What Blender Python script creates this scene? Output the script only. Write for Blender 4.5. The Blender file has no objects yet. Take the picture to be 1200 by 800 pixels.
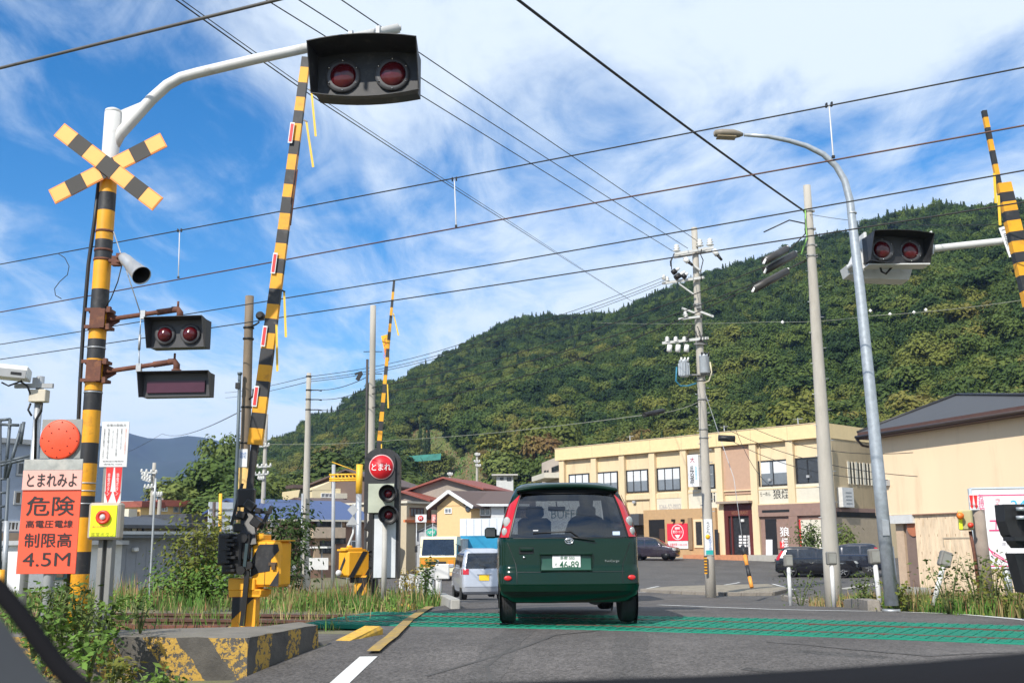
import bpy, math, random
import numpy as np
from mathutils import Vector, Matrix, noise
from math import sin, cos, pi, radians, sqrt, atan2, hypot, tan
S = bpy.context.scene
COL = S.collection
random.seed(7); np.random.seed(7)

# ---------------------------------------------------------------- camera
CAMZ = 2.0
PITCH = radians(11.1); ROLL = radians(0.4)
FPX = 1210.0
cam = bpy.data.cameras.new("camera")
camo = bpy.data.objects.new("camera", cam); COL.objects.link(camo)
cam.sensor_width = 36.0
cam.lens = 36.0 * FPX / 1200.0
cam.clip_start = 0.05; cam.clip_end = 20000
cam.dof.use_dof = True; cam.dof.focus_distance = 14.0; cam.dof.aperture_fstop = 8.0
RM = Matrix.Rotation(pi / 2 + PITCH, 4, 'X') @ Matrix.Rotation(-ROLL, 4, 'Z')
camo.matrix_world = Matrix.Translation((0, 0, CAMZ)) @ RM
S.camera = camo

def ray(px, py):
    v = Vector(((px - 600) / FPX, (400 - py) / FPX, -1.0))
    return (RM.to_3x3() @ v)
def at(px, py, Y):
    d = ray(px, py); t = Y / d.y
    return Vector((d.x * t, Y, CAMZ + d.z * t))
def gnd(px, py, z):
    d = ray(px, py); t = (z - CAMZ) / d.z
    return Vector((d.x * t, d.y * t, z))
def proj(p):
    v = RM.to_3x3().inverted() @ (Vector(p) - Vector((0, 0, CAMZ)))
    return (600 + FPX * v.x / -v.z, 400 - FPX * v.y / -v.z)

# ---------------------------------------------------------------- render look
S.view_settings.view_transform = 'Standard'
S.view_settings.look = 'None'
S.view_settings.exposure = 0.2
S.view_settings.gamma = 1.0
S.view_settings.use_curve_mapping = False
S.cycles.max_bounces = 8
S.cycles.transparent_max_bounces = 12
S.cycles.volume_bounces = 0

# ---------------------------------------------------------------- sky and sun
SUN_EL = radians(40); SUN_AZ = radians(212)        # clockwise from +Y: sun behind the camera, to its left
W = bpy.data.worlds.new("World"); S.world = W; W.use_nodes = True
nt = W.node_tree; nt.nodes.clear()
def N(t, **k):
    n = nt.nodes.new(t)
    for a, b in k.items(): setattr(n, a, b)
    return n
wo = N('ShaderNodeOutputWorld'); bg = N('ShaderNodeBackground')
sky = N('ShaderNodeTexSky', sky_type='NISHITA', sun_disc=False)
sky.sun_elevation = SUN_EL; sky.sun_rotation = SUN_AZ
sky.air_density = 1.0; sky.dust_density = 0.3; sky.ozone_density = 2.5; sky.altitude = 700
hs = N('ShaderNodeHueSaturation'); hs.inputs['Saturation'].default_value = 1.4; hs.inputs['Value'].default_value = 1.55
nt.links.new(sky.outputs[0], hs.inputs['Color'])
tc = N('ShaderNodeTexCoord')
sep = N('ShaderNodeSeparateXYZ'); nt.links.new(tc.outputs['Generated'], sep.inputs[0])
def mth(op, a, b=None, c=None):
    m = N('ShaderNodeMath', operation=op)
    for i, v in enumerate((a, b, c)):
        if v is None: continue
        if isinstance(v, (int, float)): m.inputs[i].default_value = v
        else: nt.links.new(v, m.inputs[i])
    return m.outputs[0]
zz = mth('ADD', mth('MAXIMUM', sep.outputs[2], 0.0), 0.12)
cu = mth('DIVIDE', sep.outputs[0], zz); cv = mth('DIVIDE', sep.outputs[1], zz)
cmb = N('ShaderNodeCombineXYZ'); nt.links.new(cu, cmb.inputs[0]); nt.links.new(cv, cmb.inputs[1])
mp = N('ShaderNodeMapping'); nt.links.new(cmb.outputs[0], mp.inputs[0])
mp.inputs['Rotation'].default_value = (0, 0, radians(62)); mp.inputs['Scale'].default_value = (1.0, 0.55, 1.0)
mp.inputs['Location'].default_value = (3.1, 1.7, 0)
n1 = N('ShaderNodeTexNoise'); n1.inputs['Scale'].default_value = 0.8; n1.inputs['Detail'].default_value = 9; n1.inputs['Roughness'].default_value = 0.62; n1.inputs['Distortion'].default_value = 0.5
n2 = N('ShaderNodeTexNoise'); n2.inputs['Scale'].default_value = 4.2; n2.inputs['Detail'].default_value = 8; n2.inputs['Roughness'].default_value = 0.6; n2.inputs['Distortion'].default_value = 0.9
nt.links.new(mp.outputs[0], n1.inputs['Vector']); nt.links.new(mp.outputs[0], n2.inputs['Vector'])
cl = mth('ADD', mth('MULTIPLY', n1.outputs['Fac'], 0.72), mth('MULTIPLY', n2.outputs['Fac'], 0.28))
# denser veil towards the zenith side on the right and low over the horizon
hor = mth('MULTIPLY', mth('POWER', mth('SUBTRACT', 1.0, mth('MAXIMUM', sep.outputs[2], 0.0)), 5.0), 0.42)
azi = mth('MAXIMUM', mth('MULTIPLY', sep.outputs[0], 0.15), -0.035)
hi = mth('MINIMUM', mth('MULTIPLY', mth('MAXIMUM', mth('SUBTRACT', sep.outputs[2], 0.36), 0.0), 1.2), 0.125)
cl = mth('ADD', mth('ADD', mth('ADD', cl, hor), azi), hi)
rmp = N('ShaderNodeMapRange', interpolation_type='SMOOTHSTEP'); nt.links.new(cl, rmp.inputs[0])
CLO = (0.465, 0.685)
rmp.inputs[1].default_value, rmp.inputs[2].default_value = CLO
rmp.inputs[3].default_value = 0.0; rmp.inputs[4].default_value = 0.93
mix = N('ShaderNodeMix', data_type='RGBA'); nt.links.new(rmp.outputs[0], mix.inputs[0])
nt.links.new(hs.outputs[0], mix.inputs[6])
mix.inputs[7].default_value = (8.0, 9.0, 10.0, 1)
nt.links.new(mix.outputs[2], bg.inputs[0]); bg.inputs[1].default_value = 0.1
nt.links.new(bg.outputs[0], wo.inputs[0])

sl = bpy.data.lights.new("sun", 'SUN'); sl.energy = 4.9; sl.angle = radians(0.5); sl.color = (1.0, 0.94, 0.84)
so = bpy.data.objects.new("sun", sl); COL.objects.link(so)
sd = Vector((sin(SUN_AZ) * cos(SUN_EL), cos(SUN_AZ) * cos(SUN_EL), sin(SUN_EL)))
so.rotation_euler = sd.to_track_quat('Z', 'Y').to_euler(); so.location = sd * 50

# ---------------------------------------------------------------- materials
MATS = {}
def M(name, col, rough=0.6, metal=0.0, var=0.10, scale=4.0, bump=0.0, bscale=60.0, dirt=None, dirt_amt=0.4, dscale=2.5, coat=0.0, spec=0.5, world=False, stretch=None):
    """procedural material: base colour broken up by two noises, optional dirt colour in patches, fine bump"""
    if name in MATS: return MATS[name]
    m = bpy.data.materials.new(name); m.use_nodes = True; t = m.node_tree; L = t.links
    b = t.nodes['Principled BSDF']
    b.inputs['Roughness'].default_value = rough; b.inputs['Metallic'].default_value = metal
    b.inputs['Specular IOR Level'].default_value = spec; b.inputs['Coat Weight'].default_value = coat
    tcn = t.nodes.new('ShaderNodeTexCoord')
    if world:
        g = t.nodes.new('ShaderNodeNewGeometry'); vec = g.outputs['Position']
    else: vec = tcn.outputs['Object']
    if stretch:
        mpn = t.nodes.new('ShaderNodeMapping'); mpn.inputs['Scale'].default_value = stretch; L.new(vec, mpn.inputs[0]); vec = mpn.outputs[0]
    def noi(s, d=5, r=0.6):
        n = t.nodes.new('ShaderNodeTexNoise'); n.inputs['Scale'].default_value = s; n.inputs['Detail'].default_value = d; n.inputs['Roughness'].default_value = r
        L.new(vec, n.inputs['Vector']); return n.outputs['Fac']
    a = noi(scale)
    mr = t.nodes.new('ShaderNodeMapRange'); L.new(a, mr.inputs[0]); mr.inputs[1].default_value = .3; mr.inputs[2].default_value = .7
    mr.inputs[3].default_value = 1 - var; mr.inputs[4].default_value = 1 + var
    hsn = t.nodes.new('ShaderNodeHueSaturation'); hsn.inputs['Color'].default_value = (*col[:3], 1); L.new(mr.outputs[0], hsn.inputs['Value'])
    out = hsn.outputs[0]
    if dirt:
        dn = noi(dscale, 8, .7); dr = t.nodes.new('ShaderNodeMapRange'); L.new(dn, dr.inputs[0])
        dr.inputs[1].default_value = .62 - dirt_amt * .3; dr.inputs[2].default_value = .72; dr.inputs[3].default_value = 0; dr.inputs[4].default_value = min(1, .35 + dirt_amt)
        mx = t.nodes.new('ShaderNodeMix'); mx.data_type = 'RGBA'; L.new(dr.outputs[0], mx.inputs[0]); L.new(out, mx.inputs[6]); mx.inputs[7].default_value = (*dirt[:3], 1); out = mx.outputs[2]
    L.new(out, b.inputs['Base Color'])
    rr = t.nodes.new('ShaderNodeMapRange'); L.new(a, rr.inputs[0]); rr.inputs[3].default_value = max(0.02, rough - .12 * rough); rr.inputs[4].default_value = min(1, rough + .2 * rough); L.new(rr.outputs[0], b.inputs['Roughness'])
    if bump:
        bn = noi(bscale, 6, .7); bp = t.nodes.new('ShaderNodeBump'); bp.inputs['Strength'].default_value = bump; bp.inputs['Distance'].default_value = .02
        L.new(bn, bp.inputs['Height']); L.new(bp.outputs[0], b.inputs['Normal'])
    MATS[name] = m; return m
def glass_mat(name, tint, alpha, rough=0.02):
    if name in MATS: return MATS[name]
    m = bpy.data.materials.new(name); m.use_nodes = True; t = m.node_tree; L = t.links; t.nodes.clear()
    o = t.nodes.new('ShaderNodeOutputMaterial'); mxs = t.nodes.new('ShaderNodeMixShader'); tr = t.nodes.new('ShaderNodeBsdfTransparent'); tr.inputs[0].default_value = (*tint, 1)
    gl = t.nodes.new('ShaderNodeBsdfGlossy'); gl.inputs['Roughness'].default_value = rough
    fr = t.nodes.new('ShaderNodeFresnel'); fr.inputs[0].default_value = 1.5
    ad = t.nodes.new('ShaderNodeMath'); ad.operation = 'ADD'; ad.inputs[1].default_value = alpha; L.new(fr.outputs[0], ad.inputs[0]); gb = t.nodes.new('ShaderNodeNewGeometry'); gm_ = t.nodes.new('ShaderNodeMapRange'); gm_.inputs[3].default_value = 1.5; gm_.inputs[4].default_value = 1 / 1.5; L.new(gb.outputs['Backfacing'], gm_.inputs[0]); L.new(gm_.outputs[0], fr.inputs[0])
    L.new(ad.outputs[0], mxs.inputs[0]); L.new(tr.outputs[0], mxs.inputs[1]); L.new(gl.outputs[0], mxs.inputs[2]); L.new(mxs.outputs[0], o.inputs[0])
    MATS[name] = m; return m

# ---------------------------------------------------------------- mesh builder
class MB:
    def __init__(s): s.v = []; s.f = []; s.m = []; s.sm = []
    def add(s, vs, fs, mi=0, smooth=False):
        o = len(s.v); s.v += [tuple(p) for p in vs]
        s.f += [tuple(i + o for i in f) for f in fs]; s.m += [mi] * len(fs); s.sm += [smooth] * len(fs)
        return s
    def box(s, c, d, rot=None, mi=0, bev=0.0):
        x, y, z = d[0] / 2, d[1] / 2, d[2] / 2
        if bev and min(d) > 2.2 * bev:
            b = bev; pts = []; 
            for sx in (-1, 1):
                for sy in (-1, 1):
                    for sz in (-1, 1):
                        pts += [(sx * (x - b), sy * (y - b), sz * z), (sx * (x - b), sy * y, sz * (z - b)), (sx * x, sy * (y - b), sz * (z - b))]
            idx = {}
            for i, (sx, sy, sz) in enumerate([(a, b_, c_) for a in (-1, 1) for b_ in (-1, 1) for c_ in (-1, 1)]): idx[(sx, sy, sz)] = i * 3
            I = lambda sx, sy, sz, k: idx[(sx, sy, sz)] + k
            fs = []
            for sz in (-1, 1):
                q = [I(-1, -1, sz, 0), I(1, -1, sz, 0), I(1, 1, sz, 0), I(-1, 1, sz, 0)]; fs.append(q if sz > 0 else q[::-1])
            for sy in (-1, 1):
                q = [I(-1, sy, -1, 1), I(-1, sy, 1, 1), I(1, sy, 1, 1), I(1, sy, -1, 1)]; fs.append(q if sy > 0 else q[::-1])
            for sx in (-1, 1):
                q = [I(sx, -1, -1, 2), I(sx, 1, -1, 2), I(sx, 1, 1, 2), I(sx, -1, 1, 2)]; fs.append(q if sx > 0 else q[::-1])
            for sy in (-1, 1):
                for sz in (-1, 1): 
                    q = [I(-1, sy, sz, 0), I(-1, sy, sz, 1), I(1, sy, sz, 1), I(1, sy, sz, 0)]; fs.append(q if sy * sz > 0 else q[::-1])
            for sx in (-1, 1):
                for sz in (-1, 1):
                    q = [I(sx, -1, sz, 0), I(sx, 1, sz, 0), I(sx, 1, sz, 2), I(sx, -1, sz, 2)]; fs.append(q if sx * sz < 0 else q[::-1])
            for sx in (-1, 1):
                for sy in (-1, 1):
                    q = [I(sx, sy, -1, 1), I(sx, sy, 1, 1), I(sx, sy, 1, 2), I(sx, sy, -1, 2)]; fs.append(q if sx * sy > 0 else q[::-1])
            for k in idx: 
                q = [idx[k], idx[k] + 1, idx[k] + 2]; fs.append(q if k[0] * k[1] * k[2] < 0 else q[::-1])
        else:
            pts = [(-x, -y, -z), (x, -y, -z), (x, y, -z), (-x, y, -z), (-x, -y, z), (x, -y, z), (x, y, z), (-x, y, z)]
            fs = [(3, 2, 1, 0), (4, 5, 6, 7), (0, 1, 5, 4), (1, 2, 6, 5), (2, 3, 7, 6), (3, 0, 4, 7)]
        R = rot if rot is not None else Matrix.Identity(3)
        c = Vector(c)
        return s.add([R @ Vector(p) + c for p in pts], fs, mi)
    def tube(s, path, r, n=10, mi=0, cap=True, mis=None):
        path = [Vector(p) for p in path]; k = len(path)
        rs = r if isinstance(r, (list, tuple)) else [r] * k
        vs = []; t0 = (path[1] - path[0]).normalized()
        up = Vector((0, 0, 1)) if abs(t0.z) < .9 else Vector((1, 0, 0))
        u = t0.cross(up).normalized()
        for i in range(k):
            t = (path[min(i + 1, k - 1)] - path[max(i - 1, 0)]).normalized()
            u = (u - t * u.dot(t)).normalized(); w = t.cross(u)
            for j in range(n):
                a = 2 * pi * j / n; vs.append(path[i] + (u * cos(a) + w * sin(a)) * rs[i])
        o = len(s.v); s.v += [tuple(p) for p in vs]
        for i in range(k - 1):
            for j in range(n):
                s.f.append((o + i * n + j, o + i * n + (j + 1) % n, o + (i + 1) * n + (j + 1) % n, o + (i + 1) * n + j)); s.m.append(mis[i] if mis else mi); s.sm.append(n > 4)
        if cap:
            s.f.append(tuple(o + j for j in range(n))[::-1]); s.f.append(tuple(o + (k - 1) * n + j for j in range(n)))
            s.m += [mis[0] if mis else mi, mis[-1] if mis else mi]; s.sm += [False, False]
        return s
    def lathe(s, prof, n=16, c=(0, 0, 0), axis='Z', mi=0, smooth=True, rot=None, mis=None):
        """prof: (radius, height) pairs"""
        vs = []
        for (r, h) in prof:
            for j in range(n):
                a = 2 * pi * j / n; p = Vector((r * cos(a), r * sin(a), h))
                if axis == 'X': p = Vector((p.z, p.x, p.y))
                elif axis == 'Y': p = Vector((p.y, p.z, p.x))
                if rot is not None: p = rot @ p
                vs.append(p + Vector(c))
        o = len(s.v); s.v += [tuple(p) for p in vs]
        for i in range(len(prof) - 1):
            for j in range(n):
                s.f.append((o + i * n + j, o + i * n + (j + 1) % n, o + (i + 1) * n + (j + 1) % n, o + (i + 1) * n + j)); s.m.append(mis[i] if mis else mi); s.sm.append(smooth)
        if prof[0][0] > 1e-5: s.f.append(tuple(o + j for j in range(n))[::-1]); s.m.append(mis[0] if mis else mi); s.sm.append(False)
        if prof[-1][0] > 1e-5: s.f.append(tuple(o + (len(prof) - 1) * n + j for j in range(n))); s.m.append(mis[-1] if mis else mi); s.sm.append(False)
        return s
    def prism(s, poly, origin, ux, uy, depth, mi=0):
        """poly 2D in plane (ux, uy) at origin, extruded by vector depth"""
        o = Vector(origin); ux = Vector(ux); uy = Vector(uy); d = Vector(depth); n = len(poly)
        a = [o + ux * p[0] + uy * p[1] for p in poly]
        vs = a + [p + d for p in a]
        fs = [tuple(range(n)), tuple(range(2 * n - 1, n - 1, -1))] + [((i + 1) % n, i, n + i, n + (i + 1) % n) for i in range(n)]
        if ux.cross(uy).dot(d) > 0: fs = [f[::-1] for f in fs]
        return s.add(vs, fs, mi)
    def quad(s, a, b, c, d, mi=0): return s.add([a, b, c, d], [(0, 1, 2, 3)], mi)
    def build(s, name, mats, parent=None, world=False, smooth=None):
        me = bpy.data.meshes.new(name)
        v = s.v
        if world and parent is not None:
            inv = root_matrix(parent).inverted(); v = [tuple(inv @ Vector(p)) for p in v]
        me.from_pydata(v, [], s.f)
        for m in (mats if isinstance(mats, (list, tuple)) else [mats]): me.materials.append(m)
        if len(s.f):
            me.polygons.foreach_set('material_index', s.m); me.polygons.foreach_set('use_smooth', s.sm if smooth is None else [smooth] * len(s.f))
        me.update()
        o = bpy.data.objects.new(name, me); COL.objects.link(o)
        if parent is not None: o.parent = parent
        return o
ROOTS = {}
def root_matrix(o):
    m = o.matrix_basis.copy() if True else None
    loc = Matrix.Translation(o.location) @ o.rotation_euler.to_matrix().to_4x4()
    if o.parent is not None: return root_matrix(o.parent) @ loc
    return loc
def thing(name, label, cat, loc=(0, 0, 0), rz=0.0, group=None):
    o = bpy.data.objects.new(name, None); COL.objects.link(o); o.empty_display_size = .2
    o.location = loc; o.rotation_euler = (0, 0, rz)
    o['label'] = label; o['category'] = cat
    if group: o['group'] = group
    return o
def tag(o, label, cat, group=None, kind=None):
    o['label'] = label; o['category'] = cat
    if group: o['group'] = group
    if kind: o['kind'] = kind
    return o
def struct(o, kind='structure'): o['kind'] = kind; return o
def pin(o, loc):
    """give a top-level mesh object its own origin at loc (mesh built in world coordinates)"""
    loc = Vector(loc); o.data.transform(Matrix.Translation(-loc)); o.location = loc; return o
def kids(o): return [c for c in bpy.data.objects if c.parent == o]
def dup(o, loc=None, rz=None, label=None, group=None):
    c = o.copy(); COL.objects.link(c)
    def rec(src, dst):
        for ch in kids(src):
            d = ch.copy(); COL.objects.link(d); d.parent = dst; rec(ch, d)
    rec(o, c)
    if loc is not None: c.location = loc
    if rz is not None: c.rotation_euler = (0, 0, rz)
    if label: c['label'] = label
    if group: c['group'] = group
    return c
TX = {}
def text_mesh(name, s, h, mat, parent, loc, rot=None, depth=.003, w=None, align='C', world=False, bold=0.0, vertical=False):
    """lettering standing in the local XZ plane and facing -Y; loc is the centre of the text"""
    key = (s, vertical, bold)
    if key not in TX:
        c = bpy.data.curves.new("t", 'FONT'); c.body = "\n".join(s) if vertical else s; c.size = 1; c.resolution_u = 3; c.offset = bold
        c.align_x = 'CENTER' if vertical else 'LEFT'
        c.space_line = 0.9
        o = bpy.data.objects.new("t", c); me = bpy.data.meshes.new_from_object(o)
        n = len(me.vertices); a = np.zeros(n * 3); me.vertices.foreach_get('co', a); a = a.reshape(-1, 3)
        fs = [tuple(p.vertices) for p in me.polygons]
        bpy.data.objects.remove(o); bpy.data.curves.remove(c); bpy.data.meshes.remove(me)
        TX[key] = (a, fs)
    a, fs = TX[key]
    lo = a.min(0); hi_ = a.max(0); sz = hi_ - lo
    k = h / sz[1]; kx = (w / sz[0]) if w else k
    R = (rot if rot is not None else Matrix.Identity(3)); loc = Vector(loc)
    cx = (lo[0] + hi_[0]) / 2; cy = (lo[1] + hi_[1]) / 2
    vs = [R @ Vector(((p[0] - cx) * kx, -depth, (p[1] - cy) * k)) + loc for p in a]
    mb = MB(); mb.add(vs, fs)
    return mb.build(name, mat, parent, world=world)
def Rz(a): return Matrix.Rotation(a, 3, 'Z')
def Rx(a): return Matrix.Rotation(a, 3, 'X')
def Ry(a): return Matrix.Rotation(a, 3, 'Y')
def facerot(p):
    """rotation that turns local -Y towards the camera side from point p (about Z only)"""
    return Rz(-atan2(p[0], p[1]))

# ---------------------------------------------------------------- common materials
YEL = M('yellow_paint', (.76, .35, .012), .45, var=.12, dirt=(.30, .13, .03), dirt_amt=.28, dscale=7)
BLK = M('black_paint', (.022, .023, .026), .5, var=.3, dirt=(.09, .085, .08), dirt_amt=.3, dscale=7)
BLKM = M('black_metal', (.012, .012, .013), .45, var=.2)
WHT = M('white_paint', (.60, .60, .59), .5, var=.08, dirt=(.34, .31, .26), dirt_amt=.2, dscale=5)
WHTP = M('white_plate', (.68, .69, .70), .45, var=.04, dirt=(.5, .48, .44), dirt_amt=.12)
GAL = M('galvanised_steel', (.42, .44, .46), .45, metal=.5, var=.12, scale=9, dirt=(.28, .27, .26), dirt_amt=.1)
GRYP = M('grey_paint', (.36, .37, .38), .5, var=.1, dirt=(.2, .19, .17), dirt_amt=.15)
RUST = M('rusty_brown_paint', (.13, .05, .032), .75, var=.3, scale=14, dirt=(.30, .12, .05), dirt_amt=.35, dscale=9, bump=.3)
CONC = M('concrete', (.36, .345, .31), .85, var=.14, scale=3, bump=.35, bscale=40, dirt=(.2, .19, .17), dirt_amt=.25, dscale=3)
CONCP = M('pole_concrete', (.40, .375, .33), .85, var=.12, scale=5, bump=.25, bscale=50, dirt=(.23, .21, .18), dirt_amt=.22, dscale=2.2, stretch=(1, 1, .25))
REDP = M('red_paint', (.62, .03, .03), .45, var=.1)
ORED = M('orange_red_board', (.86, .10, .045), .55, var=.05, dirt=(.7, .16, .1), dirt_amt=.1)
LETB = M('black_lettering', (.02, .02, .022), .6, var=.05)
LETW = M('white_lettering', (.82, .82, .82), .5, var=.03)
LETR = M('red_lettering', (.70, .05, .07), .5, var=.03)
RUBB = M('tyre_rubber', (.02, .02, .021), .8, var=.2)
DGLS = M('dark_window_glass', (.018, .022, .028), .06, var=.3, spec=.8)
LENS = M('dark_red_lens', (.075, .006, .010), .18, var=.3, coat=.25)
CHRM = M('chrome', (.75, .75, .76), .15, metal=1.0, var=.05)
WIRE = M('wire_black', (.015, .015, .016), .6, var=.1)
CERA = M('white_ceramic', (.75, .75, .73), .3, var=.06)
# ---------------------------------------------------------------- lie of the land
def sm(t): t = max(0.0, min(1.0, t)); return t * t * (3 - 2 * t)
def lerp_tab(tab, x):
    if x <= tab[0][0]: return tab[0][1:]
    for a, b in zip(tab, tab[1:]):
        if x <= b[0]:
            t = (x - a[0]) / (b[0] - a[0]); return tuple(p + (q - p) * t for p, q in zip(a[1:], b[1:]))
    return tab[-1][1:]
TRK = [(-60, 17.6), (-30, 17.0), (-18, 16.3), (-10, 15.55), (-5.5, 14.85), (-2, 14.05), (1.1, 13.05), (3.67, 11.84), (6, 10.4), (9, 8.5), (14, 5.2), (25, -2.5), (40, -13)]
def yc(x):
    return (lerp_tab(TRK, x - .8)[0] + lerp_tab(TRK, x)[0] * 2 + lerp_tab(TRK, x + .8)[0]) / 4
def tdir(x):
    d = Vector((-1, (yc(x - .5) - yc(x + .5)), 0)); return d.normalized()      # towards the left end of the line
def g(x, y):
    s = (y - yc(x)) * .88
    z = .75 + .30 * sm((s + 6) / 3.9)
    if s > 1.9: z = 1.05 * (1 - sm((s - 1.0) / 24.0)) + .0
    z += .95 * sm((y - 52) / 26.0) * sm((x + 1) / 7.0)
    return z
def verge(x, y):
    s = (y - yc(x)) * .88
    left = sm((-2.45 - x) / .3) * (1 - sm((s + 3.2) / .6)) * sm((y - 9.95) / .2)
    return g(x, y) * (1 - left) + max(g(x, y), 1.1) * left
def gp(px, py, dz=0.0):
    z = .9
    for _ in range(12):
        p = gnd(px, py, z); z = g(p.x, p.y) + dz
    return gnd(px, py, z)
# ground sheets
far = MB(); R_ = 9000
far.quad((-R_, -R_, -.6), (R_, -R_, -.6), (R_, R_, -.6), (-R_, R_, -.6))
GRASSG = M('grassy_soil', (.11, .12, .045), .95, var=.35, scale=.8, bump=.6, bscale=12, dirt=(.20, .15, .09), dirt_amt=.5, dscale=.35, world=True)
struct(far.build('far_ground', GRASSG))
xs = np.concatenate([np.arange(-60, -12, 2.0), np.arange(-12, 12, .5), np.arange(12, 62, 2.0)])
ys = np.concatenate([np.arange(-14, 4, 2.0), np.arange(4, 30, .5), np.arange(30, 116, 2.0)])
vs = []; fs = []
for y in ys:
    for x in xs:
        e = min(1, max(0, (60 - abs(x)) / 6)) * min(1, max(0, (114 - y) / 6))
        z = verge(x, y) - .06 + .02 * noise.noise(Vector((x, y, 0)))
        vs.append((x, y, z * e - .7 * (1 - e)))
nx = len(xs)
for j in range(len(ys) - 1):
    for i in range(nx - 1):
        fs.append((j * nx + i, j * nx + i + 1, (j + 1) * nx + i + 1, (j + 1) * nx + i))
struct(MB().add(vs, fs, 0, True).build('ground', M('dirt_and_grass', (.17, .145, .09), .95, var=.25, scale=1.2, bump=.6, bscale=25, dirt=(.10, .12, .04), dirt_amt=.6, dscale=.6, world=True)))

def strip(name, L, R, mat, dz, nu=10, nv=4, curve=None):
    """a sheet draped on the land between the polylines L and R"""
    vs = []; fs = []; rows = []
    for i in range(len(L) - 1):
        for k in range(nv):
            t = k / nv
            rows.append((Vector(L[i]).lerp(Vector(L[i + 1]), t), Vector(R[i]).lerp(Vector(R[i + 1]), t)))
    rows.append((Vector(L[-1]), Vector(R[-1])))
    for a, b in rows:
        for u in range(nu + 1):
            p = a.lerp(b, u / nu); vs.append((p.x, p.y, g(p.x, p.y) + dz))
    for i in range(len(rows) - 1):
        for u in range(nu):
            o = i * (nu + 1) + u; fs.append((o, o + 1, o + nu + 2, o + nu + 1))
    return MB().add(vs, fs, 0, True).build(name, mat)
def asphalt(name, col, patch=.14, scale=1.0):
    m = bpy.data.materials.new(name); m.use_nodes = True; t = m.node_tree; L = t.links; b = t.nodes['Principled BSDF']
    ge = t.nodes.new('ShaderNodeNewGeometry')
    def noi(s, d=3, r=.6):
        n = t.nodes.new('ShaderNodeTexNoise'); n.inputs['Scale'].default_value = s; n.inputs['Detail'].default_value = d; n.inputs['Roughness'].default_value = r; L.new(ge.outputs['Position'], n.inputs['Vector']); return n.outputs['Fac']
    v = t.nodes.new('ShaderNodeTexVoronoi'); v.inputs['Scale'].default_value = 55 * scale; L.new(ge.outputs['Position'], v.inputs['Vector'])
    sepc = t.nodes.new('ShaderNodeSeparateColor'); L.new(v.outputs['Color'], sepc.inputs[0])
    def mr(x, a, b_, c, d):
        n = t.nodes.new('ShaderNodeMapRange'); L.new(x, n.inputs[0])
        for i, q in enumerate((a, b_, c, d)): n.inputs[i + 1].default_value = q
        return n.outputs[0]
    def mul(x, y):
        n = t.nodes.new('ShaderNodeMath'); n.operation = 'MULTIPLY'; L.new(x, n.inputs[0]); L.new(y, n.inputs[1]); return n.outputs[0]
    val = mul(mul(mr(sepc.outputs[0], 0, 1, .62, 1.42), mr(noi(.5, 6, .65), .3, .7, 1 - patch, 1 + patch)), mr(noi(6, 4), .3, .7, .88, 1.12))
    h = t.nodes.new('ShaderNodeHueSaturation'); h.inputs['Color'].default_value = (*col, 1); L.new(val, h.inputs['Value']); L.new(h.outputs[0], b.inputs['Base Color'])
    b.inputs['Roughness'].default_value = .85; b.inputs['Specular IOR Level'].default_value = .3
    bp = t.nodes.new('ShaderNodeBump'); bp.inputs['Strength'].default_value = .7; bp.inputs['Distance'].default_value = .006; L.new(v.outputs['Distance'], bp.inputs['Height']); L.new(bp.outputs[0], b.inputs['Normal'])
    MATS[name] = m; return m
ASPH = asphalt('asphalt', (.098, .09, .085), .28); ASPH2 = asphalt('parking_asphalt', (.092, .088, .085), .2, .8)
RL = [(-3.0, -12), (-2.9, 0), (-2.62, 8.5), (-2.3, 9.5), (-1.9, 10.75), (-1.75, 12.5), (-1.55, 15.5), (-1.05, 18), (-1.3, 24), (-2.1, 29.8), (-3.2, 38), (-5.6, 48), (-10.5, 66), (-20, 92)]
RR = [(9.5, -12), (9.3, 0), (8.9, 8.5), (8.6, 9.5), (8.2, 10.75), (7.0, 12.5), (5.7, 15.5), (5.7, 18), (6.6, 24), (7.3, 29.8), (8, 38), (4.4, 48), (-2, 66), (-11.5, 92)]
struct(strip('parking_lot', [(7.0, 26), (7.4, 36), (4, 48), (0, 66), (-4, 90)], [(46, 26), (46, 36), (46, 48), (46, 66), (46, 90)], ASPH2, -.012, 14, 5))
struct(strip('road', RL, RR, ASPH, 0, 12, 5))
def ribbon(name, pts, w, mat, dz=.005, kind='structure', jit=0):
    vs = []; fs = []
    fine = []
    for a, b in zip(pts, pts[1:]):
        a = Vector(a); b = Vector(b); n = max(1, int((b - a).length / .35))
        for i in range(n): fine.append(a.lerp(b, i / n))
    fine.append(Vector(pts[-1]))
    for i, p in enumerate(fine):
        d = (fine[min(i + 1, len(fine) - 1)] - fine[max(i - 1, 0)]).normalized(); nn = Vector((-d.y, d.x))
        c = p + nn * jit * noise.noise(Vector((p.x * 3, p.y * 3, 1)))
        ww = w if not isinstance(w, (list, tuple)) else w[0] + (w[1] - w[0]) * i / (len(fine) - 1)
        for s_ in (-.5, .5):
            q = c + nn * ww * s_; vs.append((q.x, q.y, g(q.x, q.y) + dz))
    for i in range(len(fine) - 1): fs.append((2 * i + 1, 2 * i, 2 * i + 2, 2 * i + 3))
    o = MB().add(vs, fs).build(name, mat)
    if kind: o['kind'] = kind
    return o
def p2(px, py): q = gp(px, py); return (q.x, q.y)
RWHT = M('road_white_paint', (.62, .62, .60), .7, var=.08, scale=20, dirt=(.25, .24, .23), dirt_amt=.22, dscale=14, world=True)
RYEL = M('road_yellow_paint', (.42, .27, .05), .8, var=.2, scale=18, dirt=(.14, .125, .11), dirt_amt=.8, dscale=9, world=True)
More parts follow.
